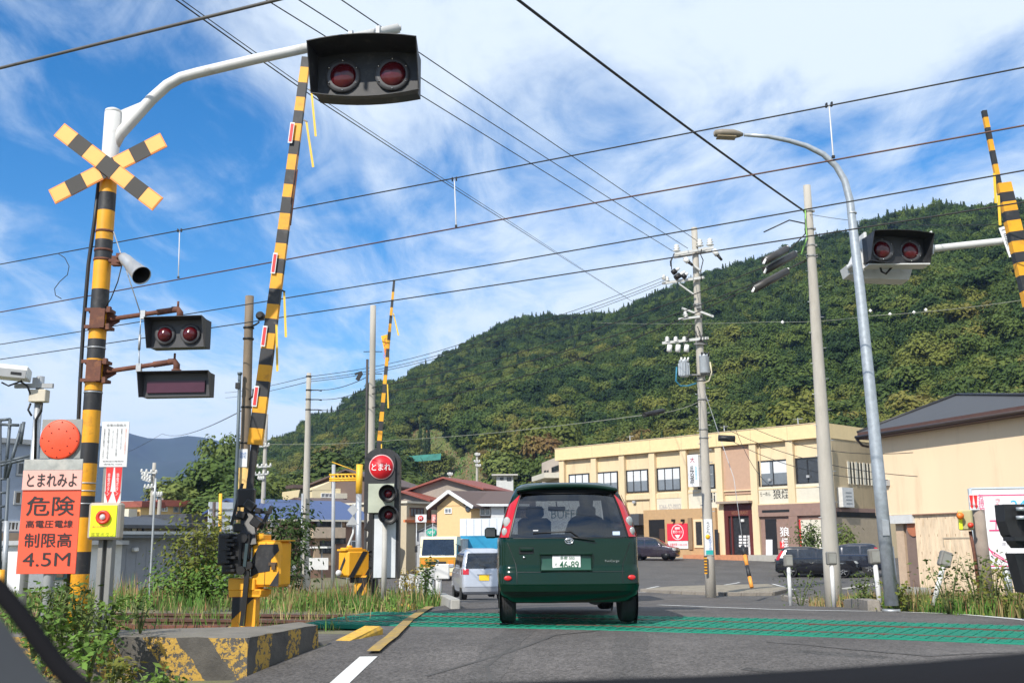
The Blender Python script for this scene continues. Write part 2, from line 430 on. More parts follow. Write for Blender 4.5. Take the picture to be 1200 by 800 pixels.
ribbon('yellow_edge_line', [p2(437, 767), p2(459, 748), p2(479, 728), p2(504, 712)], .125, RYEL, .028)
wl = p2(432, 771); wl2 = p2(398, 800); dd = (Vector(wl2) - Vector(wl)).normalized()
ribbon('white_edge_line', [tuple(Vector(wl2) + dd * 6), wl2, wl], .17, RWHT)
ribbon('white_edge_line', [p2(1262, 735), p2(1200, 726), p2(1120, 719), p2(1042, 716.3), p2(960, 715), p2(900, 713.5), p2(830, 711), p2(772, 708.5)], .14, RWHT)
ribbon('white_edge_line', [p2(757, 693.5), p2(700, 692.5), p2(640, 690), p2(612, 688)], .16, RWHT)
ribbon('white_edge_line', [p2(534, 711.5), p2(522, 705), p2(512, 699), p2(506, 693)], .13, RWHT)
CRK = M('crack_tar', (.066, .062, .058), .8, var=.2)
ribbon('road_crack', [p2(690, 738), p2(640, 748), p2(598, 765), p2(560, 778), p2(500, 792)], .045, CRK, .004, jit=.25)
ribbon('road_crack', [p2(598, 757), p2(585, 782), p2(588, 798)], .035, CRK, .0045, jit=.2)
ribbon('road_crack', [p2(900, 752), p2(990, 760), p2(1090, 768), p2(1190, 765)], .03, CRK, .004, jit=.3)
PATCH = asphalt('patched_asphalt', (.07, .066, .063), .2)
ribbon('asphalt_patch', [p2(905, 771), p2(1010, 782)], 1.1, PATCH, .003)
ribbon('asphalt_patch', [p2(600, 706), p2(628, 699)], 1.6, PATCH, .003)
for (a, b, w_) in (((560, 800), (612, 737), .34), ((742, 800), (738, 737), .34)): ribbon('tyre_polish', [p2(*a), p2(*b)], w_, asphalt('polished_asphalt', (.085, .079, .075), .15), .002, jit=.05)
# parking bay lines and a pale concrete gutter
for a, b in (((752, 664.5), (771, 662.5)), ((612, 668), (650, 664)), ((840, 662), (866, 660)), ((905, 676), (930, 672))):
    ribbon('parking_bay_line', [p2(*a), p2(*b)], .14, RWHT, .002)
ribbon('concrete_gutter', [p2(985, 690), p2(1040, 676)], .5, CONC, .004)
# ---------------------------------------------------------------- railway: ballast, rails, green crossing boards
def tp(x, n, z):
    d = tdir(x); nn = Vector((d.y, -d.x, 0))
    if nn.y < 0: nn = -nn
    return Vector((x, yc(x), 0)) + nn * n + Vector((0, 0, z))
ZR = 1.06
BAL = M('ballast_stone', (.21, .17, .14), .95, var=.35, scale=6, bump=.8, bscale=18, dirt=(.11, .075, .05), dirt_amt=.5, world=True)
vs = []; fs = []; X = np.arange(-60, 34.1, .5)
prof = [(-2.4, .80), (-1.5, .93), (-.6, .945), (.6, .945), (1.5, .93), (2.5, .70)]
for x in X:
    for n, z in prof: vs.append(tuple(tp(x, n, z + .01 * noise.noise(Vector((x, n, 3))))))
k = len(prof)
for i in range(len(X) - 1):
    for j in range(k - 1): fs.append((i * k + j, i * k + j + 1, (i + 1) * k + j + 1, (i + 1) * k + j))
struct(MB().add(vs, fs).build('ballast_bed', BAL))
st = MB()
rnd = random.Random(3)
for i in range(5200):
    x = rnd.uniform(-14, -1.6) if i % 5 else rnd.uniform(7.2, 12); n = rnd.choice([rnd.uniform(-1.7, -.62), rnd.uniform(-.45, .45), rnd.uniform(.62, 2.2), rnd.uniform(1.0, 2.2)])
    c = tp(x, n, lerp_tab(prof, n)[0] + .01); r = rnd.uniform(.018, .04)
    R3 = Matrix.Rotation(rnd.uniform(0, 6), 3, Vector((rnd.random(), rnd.random(), rnd.random() + .1)).normalized())
    pts = [R3 @ Vector(q) * r * rnd.uniform(.7, 1.2) + c for q in ((1, 0, 0), (-1, 0, 0), (0, 1, 0), (0, -1, 0), (0, 0, .7), (0, 0, -.7))]
    st.add(pts, [(0, 2, 4), (2, 1, 4), (1, 3, 4), (3, 0, 4), (2, 0, 5), (1, 2, 5), (3, 1, 5), (0, 3, 5)])
struct(st.build('ballast_stones', M('loose_ballast', (.33, .27, .22), .95, var=.3, scale=3, world=True)), 'stuff')
trk = thing('railway_track', 'single rusty railway track running across the road under green crossing boards', 'railway track', tuple(tp(0, 0, 0)))
RAILM = M('rusty_rail', (.105, .05, .035), .7, metal=.2, var=.3, scale=8, bump=.2); RAILT = M('rail_head_steel', (.13, .10, .08), .45, metal=.6, var=.2)
pf = [(-.065, 0), (-.065, .012), (-.010, .03), (-.010, .10), (-.033, .115), (-.033, .15), (.033, .15), (.033, .115), (.010, .10), (.010, .03), (.065, .012), (.065, 0)]
for sgn in (-1, 1):
    mb = MB(); vs = []; fs = []; ms = []
    XX = np.arange(-58, 34, .6)
    for x in XX:
        for a, b in pf: vs.append(tuple(tp(x, sgn * .5335 + a, ZR - .142 + b)))
    q = len(pf)
    for i in range(len(XX) - 1):
        for j in range(q): fs.append((i * q + j, (i + 1) * q + j, (i + 1) * q + (j + 1) % q, i * q + (j + 1) % q)); ms.append(1 if j == 5 else 0)
    mb.add(vs, fs); mb.m = ms
    mb.build('rail', [RAILM, RAILT], trk, world=True)
sl_m = M('concrete_sleeper', (.24, .21, .18), .9, var=.2)
sme = None
for i in range(38):
    x = -1.9 - i * .6 if i < 26 else 8.2 + (i - 26) * .6
    d = tdir(x)
    if sme is None:
        so_ = MB().box((0, 0, -.07), (.22, 2.0, .14), bev=.02).build('sleeper', sl_m, trk); sme = so_.data
    else:
        so_ = bpy.data.objects.new('sleeper', sme); COL.objects.link(so_); so_.parent = trk
    so_.location = tp(x, 0, ZR - .1) - trk.location; so_.rotation_euler = (0, 0, atan2(d.y, d.x))
def board_mat():
    m = M('green_crossing_board', (.006, .19, .12), .62, spec=.22, var=.2, scale=2, dirt=(.03, .075, .06), dirt_amt=.42, dscale=1.6)
    t = m.node_tree; L = t.links; b = t.nodes['Principled BSDF']
    tcn = t.nodes.new('ShaderNodeTexCoord'); w = t.nodes.new('ShaderNodeTexWave'); w.wave_type = 'BANDS'; w.bands_direction = 'X'; w.inputs['Scale'].default_value = 2.9; w.inputs['Distortion'].default_value = .0
    L.new(tcn.outputs['Object'], w.inputs['Vector']); bp = t.nodes.new('ShaderNodeBump'); bp.inputs['Strength'].default_value = .25; bp.inputs['Distance'].default_value = .01; L.new(w.outputs['Fac'], bp.inputs['Height']); L.new(bp.outputs[0], b.inputs['Normal'])
    return m
BOARD = board_mat()
bands = ((-1.02, -.62), (-.43, -.012), (.012, .43), (.62, .92), (.94, 1.24))
x = -2.35
while x < 10.6:
    for a, b in bands:
        L1 = .985; dx_ = L1 * abs(tdir(x + .5).x)
        p00 = tp(x, a, 0); p10 = tp(x + dx_, a, 0); p11 = tp(x + dx_, b, 0); p01 = tp(x, b, 0)
        c = (p00 + p10 + p11 + p01) / 4; d = (p10 - p00).normalized(); an = atan2(d.y, d.x); zt = ZR + .002
        wid = b - a; mb = MB(); mb.box((0, 0, -.03), ((p10 + p11 - p00 - p01).length / 2 + .008, wid, .06), bev=.008)
        if int(x * 7 + a * 11) % 4 == 0: pass
        for kk in range(8):   # raised ribs across the board
            mb.box((-L1 / 2 + .08 + kk * .118, 0, .003), (.05, wid - .05, .006))
        o = mb.build('crossing_board', BOARD, trk); o.location = Vector((c.x, c.y, zt + .003 * rnd.uniform(-1, 1))) - trk.location; o.rotation_euler = (rnd.uniform(-.004, .004), 0, an)
    x += 1.0 * abs(tdir(x + .5).x)
# rusty steel guard along the near side of the track, left of the crossing
mb = MB(); a = [tp(x, -1.75, .98) for x in np.arange(-11, -2.9, .5)]
for p, q in zip(a, a[1:]):
    d = (q - p); an = atan2(d.y, d.x); mb.box((p + q) / 2, (d.length + .01, .03, .19), Rz(an)); mb.box((p + q) / 2 + Vector((0, .04, .09)), (d.length + .01, .1, .02), Rz(an))
for p in a[::4]: mb.box(p + Vector((0, -.04, -.05)), (.05, .05, .3))
tag(pin(mb.build('trackside_guard', RUST), a[8]), 'long rusty steel guard plate beside the rails left of the gate machine', 'guard rail')

# ---------------------------------------------------------------- parapet wall with worn yellow and black stripes
def stripe_wear(name, dirv, period, duty, off, base=(.085, .078, .068), pale=(.46, .28, .05)):
    m = M(name, base, .9, var=.3, scale=5, bump=.7, bscale=28, dirt=(.07, .065, .06), dirt_amt=.5, dscale=3.5, world=True)
    t = m.node_tree; L = t.links; b = t.nodes['Principled BSDF']
    ge = t.nodes.new('ShaderNodeNewGeometry'); dot = t.nodes.new('ShaderNodeVectorMath'); dot.operation = 'DOT_PRODUCT'; L.new(ge.outputs['Position'], dot.inputs[0]); dot.inputs[1].default_value = dirv
    nz = t.nodes.new('ShaderNodeTexNoise'); nz.inputs['Scale'].default_value = 9; nz.inputs['Detail'].default_value = 8; L.new(ge.outputs['Position'], nz.inputs['Vector'])
    def mt(op, *a):
        n = t.nodes.new('ShaderNodeMath'); n.operation = op
        for i, v in enumerate(a):
            if isinstance(v, (int, float)): n.inputs[i].default_value = v
            else: L.new(v, n.inputs[i])
        return n.outputs[0]
    f = mt('FRACT', mt('DIVIDE', mt('ADD', mt('ADD', dot.outputs['Value'], off), mt('MULTIPLY', mt('SUBTRACT', nz.outputs['Fac'], .5), .12)), period))
    inside = mt('LESS_THAN', f, duty)
    nz2 = t.nodes.new('ShaderNodeTexNoise'); nz2.inputs['Scale'].default_value = 26; nz2.inputs['Detail'].default_value = 6; nz2.inputs['Roughness'].default_value = .75; L.new(ge.outputs['Position'], nz2.inputs['Vector'])
    wear = mt('GREATER_THAN', mt('ADD', nz2.outputs['Fac'], mt('MULTIPLY', nz.outputs['Fac'], .35)), .66)
    fac = mt('MULTIPLY', mt('MULTIPLY', inside, wear), .92)
    old = b.inputs['Base Color'].links[0].from_socket
    mx = t.nodes.new('ShaderNodeMix'); mx.data_type = 'RGBA'; L.new(fac, mx.inputs[0]); L.new(old, mx.inputs[6]); mx.inputs[7].default_value = (*pale, 1); L.new(mx.outputs[2], b.inputs['Base Color'])
    return m
SW1 = stripe_wear('worn_stripes_front', (1, -.05, .8), .64, .52, 2.33 - .08)
SW2 = stripe_wear('worn_stripes_side', (.32, .95, -.25), .5, .45, -9.5 + .32 * 2.33 + .1 + 1)
WTOP = M('wall_top_concrete', (.17, .155, .13), .9, var=.2, scale=4, bump=.7, bscale=26, dirt=(.16, .15, .11), dirt_amt=.4, world=True)
out = [(-6.4, 10.05), (-3.9, 9.74), (-2.36, 9.5), (-1.95, 10.66), (-2.25, 11.15), (-2.75, 10.3), (-3.9, 10.25), (-6.4, 10.55)]
ztop = {0: 1.19, 1: 1.20, 2: 1.20, 3: 1.225, 4: 1.225, 5: 1.2, 6: 1.2, 7: 1.19}
mb = MB()
def subface(a, b, zb, zta, ztb, mi, nu, nv=6):
    vs = []; fs = []
    for j in range(nv + 1):
        for i in range(nu + 1):
            t = i / nu; s = j / nv; zt_ = zta + (ztb - zta) * t
            p = Vector((a[0] + (b[0] - a[0]) * t, a[1] + (b[1] - a[1]) * t, zb + (zt_ - zb) * s))
            n = Vector((b[1] - a[1], -(b[0] - a[0]), 0)).normalized()
            amp = .018 if 0 < i < nu or True else 0
            q = noise.noise(p * 7) * amp + noise.noise(p * 23) * .008
            p = p + Vector((noise.noise(p * 5 + Vector((3, 3, 3))), noise.noise(p * 5), 0)) * .012 + n * (-.012 if j == nv else 0)
            p.z += noise.noise(Vector((p.x * 6, p.y * 6, 9))) * .012 * s
            vs.append(p)
    for j in range(nv):
        for i in range(nu): fs.append((j * (nu + 1) + i, j * (nu + 1) + i + 1, (j + 1) * (nu + 1) + i + 1, (j + 1) * (nu + 1) + i))
    mb.add(vs, fs, mi, True); return [vs[nv * (nu + 1) + i] for i in range(nu + 1)]
rim = []
for i in range(len(out)):
    a, b = out[i], out[(i + 1) % len(out)]; L_ = hypot(a[0] - b[0], a[1] - b[1])
    rim += subface(a, b, .45, ztop[i], ztop[(i + 1) % len(out)], (0 if i < 2 else 1 if i == 2 else 2), max(2, int(L_ / .08)))
mb.add(rim, [tuple(range(len(rim)))], 2)
tag(pin(mb.build('parapet_wall', [SW1, SW2, WTOP]), (-2.36, 9.5, .75)), 'rough concrete block wall with worn yellow and black stripes at road edge', 'wall')
def kerb_block(pts, z0, z1, label, name='kerb_block', mat=None):
    """a low prism on a footprint, its top slightly inset"""
    c = sum((Vector(p) for p in pts), Vector((0, 0))) / len(pts); n = len(pts)
    vs = [(p[0], p[1], z0[i] if isinstance(z0, (list, tuple)) else z0) for i, p in enumerate(pts)]
    zt = [(z1[i] if isinstance(z1, (list, tuple)) else z1) for i in range(n)]
    vs += [(c.x + (p[0] - c.x) * .98, c.y + (p[1] - c.y) * .98, zt[i] - .03) for i, p in enumerate(pts)]
    vs += [(c.x + (p[0] - c.x) * .86, c.y + (p[1] - c.y) * .93, zt[i]) for i, p in enumerate(pts)]
    fs = [tuple(range(2 * n, 3 * n))] + [(i + k * n, (i + 1) % n + k * n, (i + 1) % n + (k + 1) * n, i + (k + 1) * n) for i in range(n) for k in (0, 1)]
    return tag(pin(MB().add(vs, fs).build(name, mat), (c.x, c.y, min(vs[0][2], 9))), label, 'kerb')
KY = M('kerb_yellow', (.60, .36, .05), .85, var=.2, scale=14, bump=.5, bscale=40, dirt=(.25, .2, .13), dirt_amt=.4, dscale=12)
kerb_block([(-1.92, 10.95), (-1.74, 10.90), (-1.42, 11.62), (-1.62, 11.68)], [.8] * 4, [1.02, 1.02, 1.14, 1.14], 'yellow painted kerb block at the end of the striped wall', mat=KY)
kerb_block([(-2.02, 17.1), (-1.62, 17.0), (-1.58, 17.4), (-1.98, 17.5)], .85, 1.06, 'low yellow stone in the weeds on far side of the crossing', name='marker_stone', mat=M('stone_yellow', (.55, .34, .06), .9, var=.3, scale=7, dirt=(.2, .17, .1), dirt_amt=.5, dscale=6))
kerb_block([(-2.9, 11.3), (-2.0, 11.15), (-1.75, 12.2), (-2.7, 12.4)], .7, 1.01, 'dark rough concrete footing behind the yellow kerb block', name='concrete_footing', mat=M('dark_footing', (.11, .10, .09), .95, var=.3, bump=.6))
def kerb_run(pts, w, h, label, mat, z_off=0.0):
    pts = [Vector(p) for p in pts]; root = thing('kerb', label, 'kerb', (pts[0].x, pts[0].y, g(*pts[0])))
    tot = sum((b - a).length for a, b in zip(pts, pts[1:])); 
    for a, b in zip(pts, pts[1:]):
        n = max(1, int((b - a).length / .6)); d = (b - a) / n; an = atan2(d.y, d.x)
        for i in range(n):
            c = a + d * (i + .5); z = g(c.x, c.y) + z_off
            q = MB().box((0, 0, 0), (d.length - .012, w, h + .2), bev=.015).build('kerbstone', mat, root)
            q.location = Vector((c.x, c.y, z + h - (h + .2) / 2)) - root.location; q.rotation_euler = (0, -(g(*(c + d * .5)) - g(*(c - d * .5))) / d.length * 1.0, an)
    return root
KC = M('kerbstone_concrete', (.24, .215, .185), .9, var=.2, scale=6, bump=.4, bscale=40, dirt=(.10, .09, .07), dirt_amt=.4, dscale=5)
kerb_run([p2(918, 702), p2(970, 708), p2(1025, 716)], .18, .16, 'weathered concrete kerb in front of the reflector posts and weeds', KC)
kerb_run([p2(752, 693), p2(800, 695.5), p2(850, 697.5), p2(905, 697), p2(925, 692)], .18, .13, 'broken pale kerb round the foot of the transformer pole', KC)
kerb_run([p2(534, 713), p2(521, 706), p2(510, 700), p2(503, 693), p2(480, 684)], .15, .14, 'kerb stones along the left road edge beyond the crossing', M('pale_kerb', (.38, .37, .34), .85, var=.15, bump=.3))
# small island of soil round the transformer pole
vs = [gp(x_, y_) for x_, y_ in ((752, 692), (800, 695), (850, 697), (905, 696.5), (925, 691), (900, 686), (850, 687), (790, 688.5))]
mbi = MB(); mbi.add([Vector(v) + Vector((0, 0, .09 if i > 4 or True else 0)) for i, v in enumerate(vs)] + [sum(vs, Vector()) / 8 + Vector((0, 0, .2))], [(i, (i + 1) % 8, 8) for i in range(8)])
struct(mbi.build('soil_island', M('soil_pale', (.24, .21, .16), .95, var=.25, bump=.5, bscale=20)))

# ---------------------------------------------------------------- hills
def dirh(px, py):
    d = ray(px, py); h = hypot(d.x, d.y); return d.x / h, d.y / h, d.z / h
RIDGE = [(-1500, 600, 420, 300), (150, 612, 420, 330), (240, 600, 420, 320), (285, 560, 420, 300), (315, 517, 420, 270), (350, 505, 425, 235), (367, 487, 430, 225), (400, 477, 430, 215), (432, 449, 430, 205), (472, 443, 430, 190), (485, 429, 440, 185), (515, 419, 450, 180), (550, 401, 465, 170), (600, 375, 480, 160), (640, 369, 480, 150), (675, 371, 480, 145), (720, 368, 475, 140), (770, 345, 465, 135), (837, 318, 450, 130), (900, 300, 430, 125), (957, 278, 410, 122), (1000, 270, 395, 120), (1050, 248, 375, 115), (1112, 234, 355, 110), (1150, 238, 345, 108), (1200, 230, 330, 105), (1350, 235, 300, 100), (1600, 250, 280, 95), (2400, 300, 260, 95)]
def az_px(a):                                  # azimuth (from +Y, clockwise) to a column on the horizon
    return 600 + FPX * tan(max(-1.35, min(1.35, a))) * .98
def hill_par(a):
    py, R, B = lerp_tab(RIDGE, az_px(a))
    sl_ = dirh(az_px(a), py)[2]
    return R, B, max(1.0, CAMZ + sl_ * R - 7.5)
HC = {}
def hillh(x, y):
    a = atan2(x, y); r = hypot(x, y); k = round(a, 3)
    if k not in HC: HC[k] = hill_par(a)
    R, B, H = HC[k]
    if r <= B: return -.5 + 1.0 * sm((r - B + 60) / 60)
    t = (r - B) / (R - B)
    n = noise.noise(Vector((x * .012, y * .012, 0))) * 5 + noise.noise(Vector((x * .03, y * .03, 5))) * 2.2
    if t <= 1: return .5 + (H - .5) * (.72 * t + .28 * sm(t)) + n * min(1, t * 4) * (1 - .75 * sm((t - .7) / .3))
    return H - (r - R) * .22 + n * .25
vs = []; fs = []
AZ = np.radians(np.arange(-50, 62.1, .6)); TT = [-.35, -.2, -.05] + list(np.arange(0, 1.01, .03)) + [1.08, 1.2, 1.5, 2.0]
for a in AZ:
    R, B, H = hill_par(a)
    for t in TT:
        r = B + (R - B) * t; x, y = r * sin(a), r * cos(a); vs.append((x, y, hillh(x, y)))
k = len(TT)
for i in range(len(AZ) - 1):
    for j in range(k - 1): fs.append((i * k + j, (i + 1) * k + j, (i + 1) * k + j + 1, i * k + j + 1))
struct(MB().add(vs, fs, 0, True).build('hillside', M('hillside_grass', (.115, .13, .035), .95, var=.4, scale=.06, bump=.8, bscale=.8, dirt=(.16, .115, .055), dirt_amt=.55, dscale=.045, world=True)))
# far mountains
MT = [(-2600, 560), (-1200, 500), (-600, 470), (-300, 505), (-100, 540), (0, 536), (45, 517), (100, 500), (150, 506), (182, 513), (205, 514), (225, 511), (245, 513), (262, 517), (285, 526), (320, 545), (420, 560), (700, 570), (2600, 560)]
vs = []; fs = []; AZ2 = np.radians(np.arange(-68, 66, .25)); TT2 = np.arange(0, 1.5, .04)
for a in AZ2:
    px = az_px(a); py = lerp_tab(MT, px)[0]; sl_ = dirh(px, py)[2]; H = CAMZ + sl_ * 2700
    for t in TT2:
        r = 1300 + 1400 * t; x, y = r * sin(a), r * cos(a)
        rid = abs(noise.noise(Vector((x * .0022, y * .0022, 2)))) * 90 + noise.noise(Vector((x * .007, y * .007, 7))) * 30
        h = H * sm(t) * 1.0 if t <= 1 else H * (1 - (t - 1) * .5)
        vs.append((x, y, h - rid * min(1, t * 2) * (1 - .85 * sm((t - .6) / .4)) - 3))
k = len(TT2)
for i in range(len(AZ2) - 1):
    for j in range(k - 1): fs.append((i * k + j, (i + 1) * k + j, (i + 1) * k + j + 1, i * k + j + 1))
struct(MB().add(vs, fs, 0, True).build('far_mountains', M('far_forest', (.022, .036, .026), .95, var=.35, scale=.01, bump=1.0, bscale=.06, world=True)))
# ---------------------------------------------------------------- foliage
def fol_mat(name, cols, rough=.7, patch=.05, val=.3, obj_random=True, zone=0.0):
    m = bpy.data.materials.new(name); m.use_nodes = True; t = m.node_tree; L = t.links; b = t.nodes['Principled BSDF']
    b.inputs['Roughness'].default_value = rough; b.inputs['Specular IOR Level'].default_value = .25
    oi = t.nodes.new('ShaderNodeObjectInfo'); ge = t.nodes.new('ShaderNodeNewGeometry'); tcn = t.nodes.new('ShaderNodeTexCoord')
    nz = t.nodes.new('ShaderNodeTexNoise'); nz.inputs['Scale'].default_value = patch; nz.inputs['Detail'].default_value = 3; L.new(ge.outputs['Position'], nz.inputs['Vector'])
    def mt(op, *a):
        n = t.nodes.new('ShaderNodeMath'); n.operation = op
        for i, v in enumerate(a):
            if isinstance(v, (int, float)): n.inputs[i].default_value = v
            else: L.new(v, n.inputs[i])
        return n.outputs[0]
    f = mt('ADD', mt('MULTIPLY', oi.outputs['Random'], .55 if obj_random else 0), mt('MULTIPLY', mt('SUBTRACT', nz.outputs['Fac'], .25), .9))
    if zone:
        sz_ = t.nodes.new('ShaderNodeSeparateXYZ'); L.new(ge.outputs['Position'], sz_.inputs[0]); f = mt('SUBTRACT', f, mt('MULTIPLY', mt('SUBTRACT', sz_.outputs[2], 38.0), zone))
    r = t.nodes.new('ShaderNodeValToRGB'); L.new(f, r.inputs[0]); e = r.color_ramp.elements
    while len(e) < len(cols): e.new(.5)
    for i, c in enumerate(cols): e[i].position = i / (len(cols) - 1); e[i].color = (*c, 1)
    n3 = t.nodes.new('ShaderNodeTexWhiteNoise'); n3.noise_dimensions = '3D'
    sn = t.nodes.new('ShaderNodeVectorMath'); sn.operation = 'SNAP'; L.new(tcn.outputs['Object'], sn.inputs[0]); sn.inputs[1].default_value = (.12, .12, .12); L.new(sn.outputs[0], n3.inputs['Vector'])
    v = mt('MULTIPLY', mt('ADD', 1 - val, mt('MULTIPLY', n3.outputs['Value'], 2 * val)), mt('ADD', .8, mt('MULTIPLY', oi.outputs['Random'], .4)))
    h = t.nodes.new('ShaderNodeHueSaturation'); L.new(r.outputs[0], h.inputs['Color']); L.new(v, h.inputs['Value']); L.new(h.outputs[0], b.inputs['Base Color'])
    # a little light through the leaves
    tr = t.nodes.new('ShaderNodeBsdfTranslucent'); L.new(h.outputs[0], tr.inputs[0]); mx = t.nodes.new('ShaderNodeMixShader'); mx.inputs[0].default_value = .22
    L.new(b.outputs[0], mx.inputs[1]); L.new(tr.outputs[0], mx.inputs[2]); L.new(mx.outputs[0], t.nodes['Material Output'].inputs[0])
    MATS[name] = m; return m
F_HILL = fol_mat('hill_foliage', [(.020, .046, .014), (.034, .072, .016), (.062, .105, .018), (.088, .125, .023), (.155, .16, .03), (.16, .095, .036)], patch=.028, val=.12, zone=.0042)
F_CON = fol_mat('conifer_foliage', [(.016, .038, .016), (.028, .055, .018), (.045, .075, .02), (.07, .095, .025)], val=.12)
F_MID = fol_mat('tree_foliage', [(.035, .070, .018), (.06, .10, .022), (.10, .135, .03), (.15, .155, .035)])
F_VINE = fol_mat('vine_foliage', [(.05, .10, .02), (.10, .15, .03), (.16, .19, .05), (.20, .19, .06)])
F_YEL = fol_mat('yellowing_foliage', [(.09, .13, .02), (.16, .18, .03), (.24, .20, .04), (.26, .17, .04)], patch=2.5)
F_GRN = fol_mat('fresh_green_foliage', [(.05, .12, .02), (.09, .18, .03), (.13, .22, .04), (.20, .22, .05)], patch=3)
BARK = M('bark', (.10, .075, .055), .95, var=.25, bump=.6, bscale=20)

def leaves_mesh(name, centers, normals, size, mat, aspect=.62, seed=0, fold=.25, jit=.34):
    """one leaf-like quad (two triangles, folded) per centre"""
    rs = np.random.RandomState(seed); n = len(centers)
    c = np.asarray(centers); nn = np.asarray(normals) + rs.normal(0, jit, (n, 3)); nn /= np.linalg.norm(nn, axis=1)[:, None]
    rv = rs.normal(0, 1, (n, 3)); u = np.cross(nn, rv); u /= np.linalg.norm(u, axis=1)[:, None]; w = np.cross(nn, u)
    s = (size * rs.uniform(.6, 1.35, n))[:, None]
    v = np.stack([c - u * s, c + w * s * aspect + nn * s * fold * .3, c + u * s, c - w * s * aspect - nn * s * fold * .3], 1).reshape(-1, 3)
    f = np.arange(n * 4).reshape(-1, 4)
    me = bpy.data.meshes.new(name); me.vertices.add(n * 4); me.vertices.foreach_set('co', v.ravel())
    me.loops.add(n * 4); me.loops.foreach_set('vertex_index', f.ravel().astype(np.int32)); me.polygons.add(n)
    me.polygons.foreach_set('loop_start', np.arange(0, n * 4, 4).astype(np.int32))
    me.materials.append(mat); me.update(calc_edges=True); return me
def crown_points(seed, n, kind='round', lumps=11):
    rs = np.random.RandomState(seed); P = []; Q = []
    if kind == 'conifer':
        h = rs.uniform(0, 1, n) ** 1.35; ang = rs.uniform(0, 2 * pi, n); tier = .75 + .25 * np.sin(h * 38 + np.sin(ang * 3 + seed) * 1.1)
        r = (1.02 - h) ** .6 * tier * rs.uniform(.55, 1.0, n) * (1 + .18 * np.sin(ang * 5 + seed))
        P = np.stack([r * np.cos(ang) * .62, r * np.sin(ang) * .62, h * 2.4 - 1.1], 1); Q = np.stack([np.cos(ang), np.sin(ang), np.full(n, .7)], 1); return P, Q
    cs = []; 
    for i in range(lumps):
        a = rs.uniform(0, 2 * pi); rr = rs.uniform(.0, .68); z = rs.uniform(-.45, .62) if kind == 'round' else rs.uniform(-.2, .35)
        cs.append((rr * cos(a), rr * sin(a), z, rs.uniform(.28, .50)))
    w = np.array([c[3] ** 2 for c in cs]); w /= w.sum(); idx = rs.choice(lumps, n, p=w); cs = np.array(cs)
    d = rs.normal(0, 1, (n, 3)); d[:, 2] = np.where(d[:, 2] < -.4 * np.abs(d[:, 0]), -d[:, 2] * .6, d[:, 2]); d /= np.linalg.norm(d, axis=1)[:, None]
    rad = cs[idx, 3] * rs.uniform(.72, 1.08, n) * (1 + .16 * np.sin(d[:, 0] * 9 + idx) * np.cos(d[:, 1] * 8))
    P = cs[idx, :3] + d * rad[:, None]; Q = d * .8 + P * .35 + np.array([0, 0, .25]); return P, Q
def trunk_mb(h, r, seed=0, limbs=5, top=.7):
    rd = random.Random(seed); mb = MB()
    mb.tube([(0, 0, -.3), (rd.uniform(-.05, .05) * h, 0, h * .35), (rd.uniform(-.06, .06) * h, rd.uniform(-.05, .05) * h, h * top)], [r, r * .75, r * .35], 7)
    for i in range(limbs):
        a = rd.uniform(0, 2 * pi); z = h * rd.uniform(.3, .62); l = h * rd.uniform(.2, .4)
        mb.tube([(0, 0, z), (cos(a) * l * .5, sin(a) * l * .5, z + l * .35), (cos(a) * l, sin(a) * l, z + l * .8)], [r * .4, r * .25, r * .08], 5)
    return mb
CROWNS = []
for i in range(5):
    P, Q = crown_points(20 + i, 4600, 'round', 16); CROWNS.append(leaves_mesh('crown', P, Q, .058, F_HILL, seed=i))
for i in range(3):
    P, Q = crown_points(40 + i, 2600, 'conifer'); CROWNS.append(leaves_mesh('crown', P, Q, .062, F_CON, seed=i))
CMID = []
for i in range(3):
    P, Q = crown_points(60 + i, 4200, 'round', 16); CMID.append(leaves_mesh('crown', P, Q, .062, F_MID, seed=i))
P, Q = crown_points(70, 4200, 'round', 16); CVINE = leaves_mesh('crown', P, Q, .068, F_VINE, seed=9)
TRK_ME = {}
def tree(x, y, h, w, crown, label, name='broadleaf_tree', group='trees on the lower hillside', z=None, seed=0, cat='tree'):
    z = z if z is not None else (hillh(x, y) if hypot(x, y) > 100 else g(x, y))
    root = thing(name, label, cat, (x, y, z - .3), random.Random(seed).uniform(0, 6.28), group)
    if 't' not in TRK_ME: TRK_ME['t'] = [trunk_mb(1, .035, s).build('trunk', BARK, root).data for s in range(3)]; [bpy.data.objects.remove(o) for o in list(kids(root))]
    t = bpy.data.objects.new('trunk', TRK_ME['t'][seed % 3]); COL.objects.link(t); t.parent = root; t.scale = (h, h, h * .8)
    c = bpy.data.objects.new('crown', crown); COL.objects.link(c); c.parent = root
    c.scale = (w / 2, w / 2, h * (.44 if name != 'conifer_tree' else .36)); c.location = (0, 0, h * (.56 if name != 'conifer_tree' else .5))
    return root
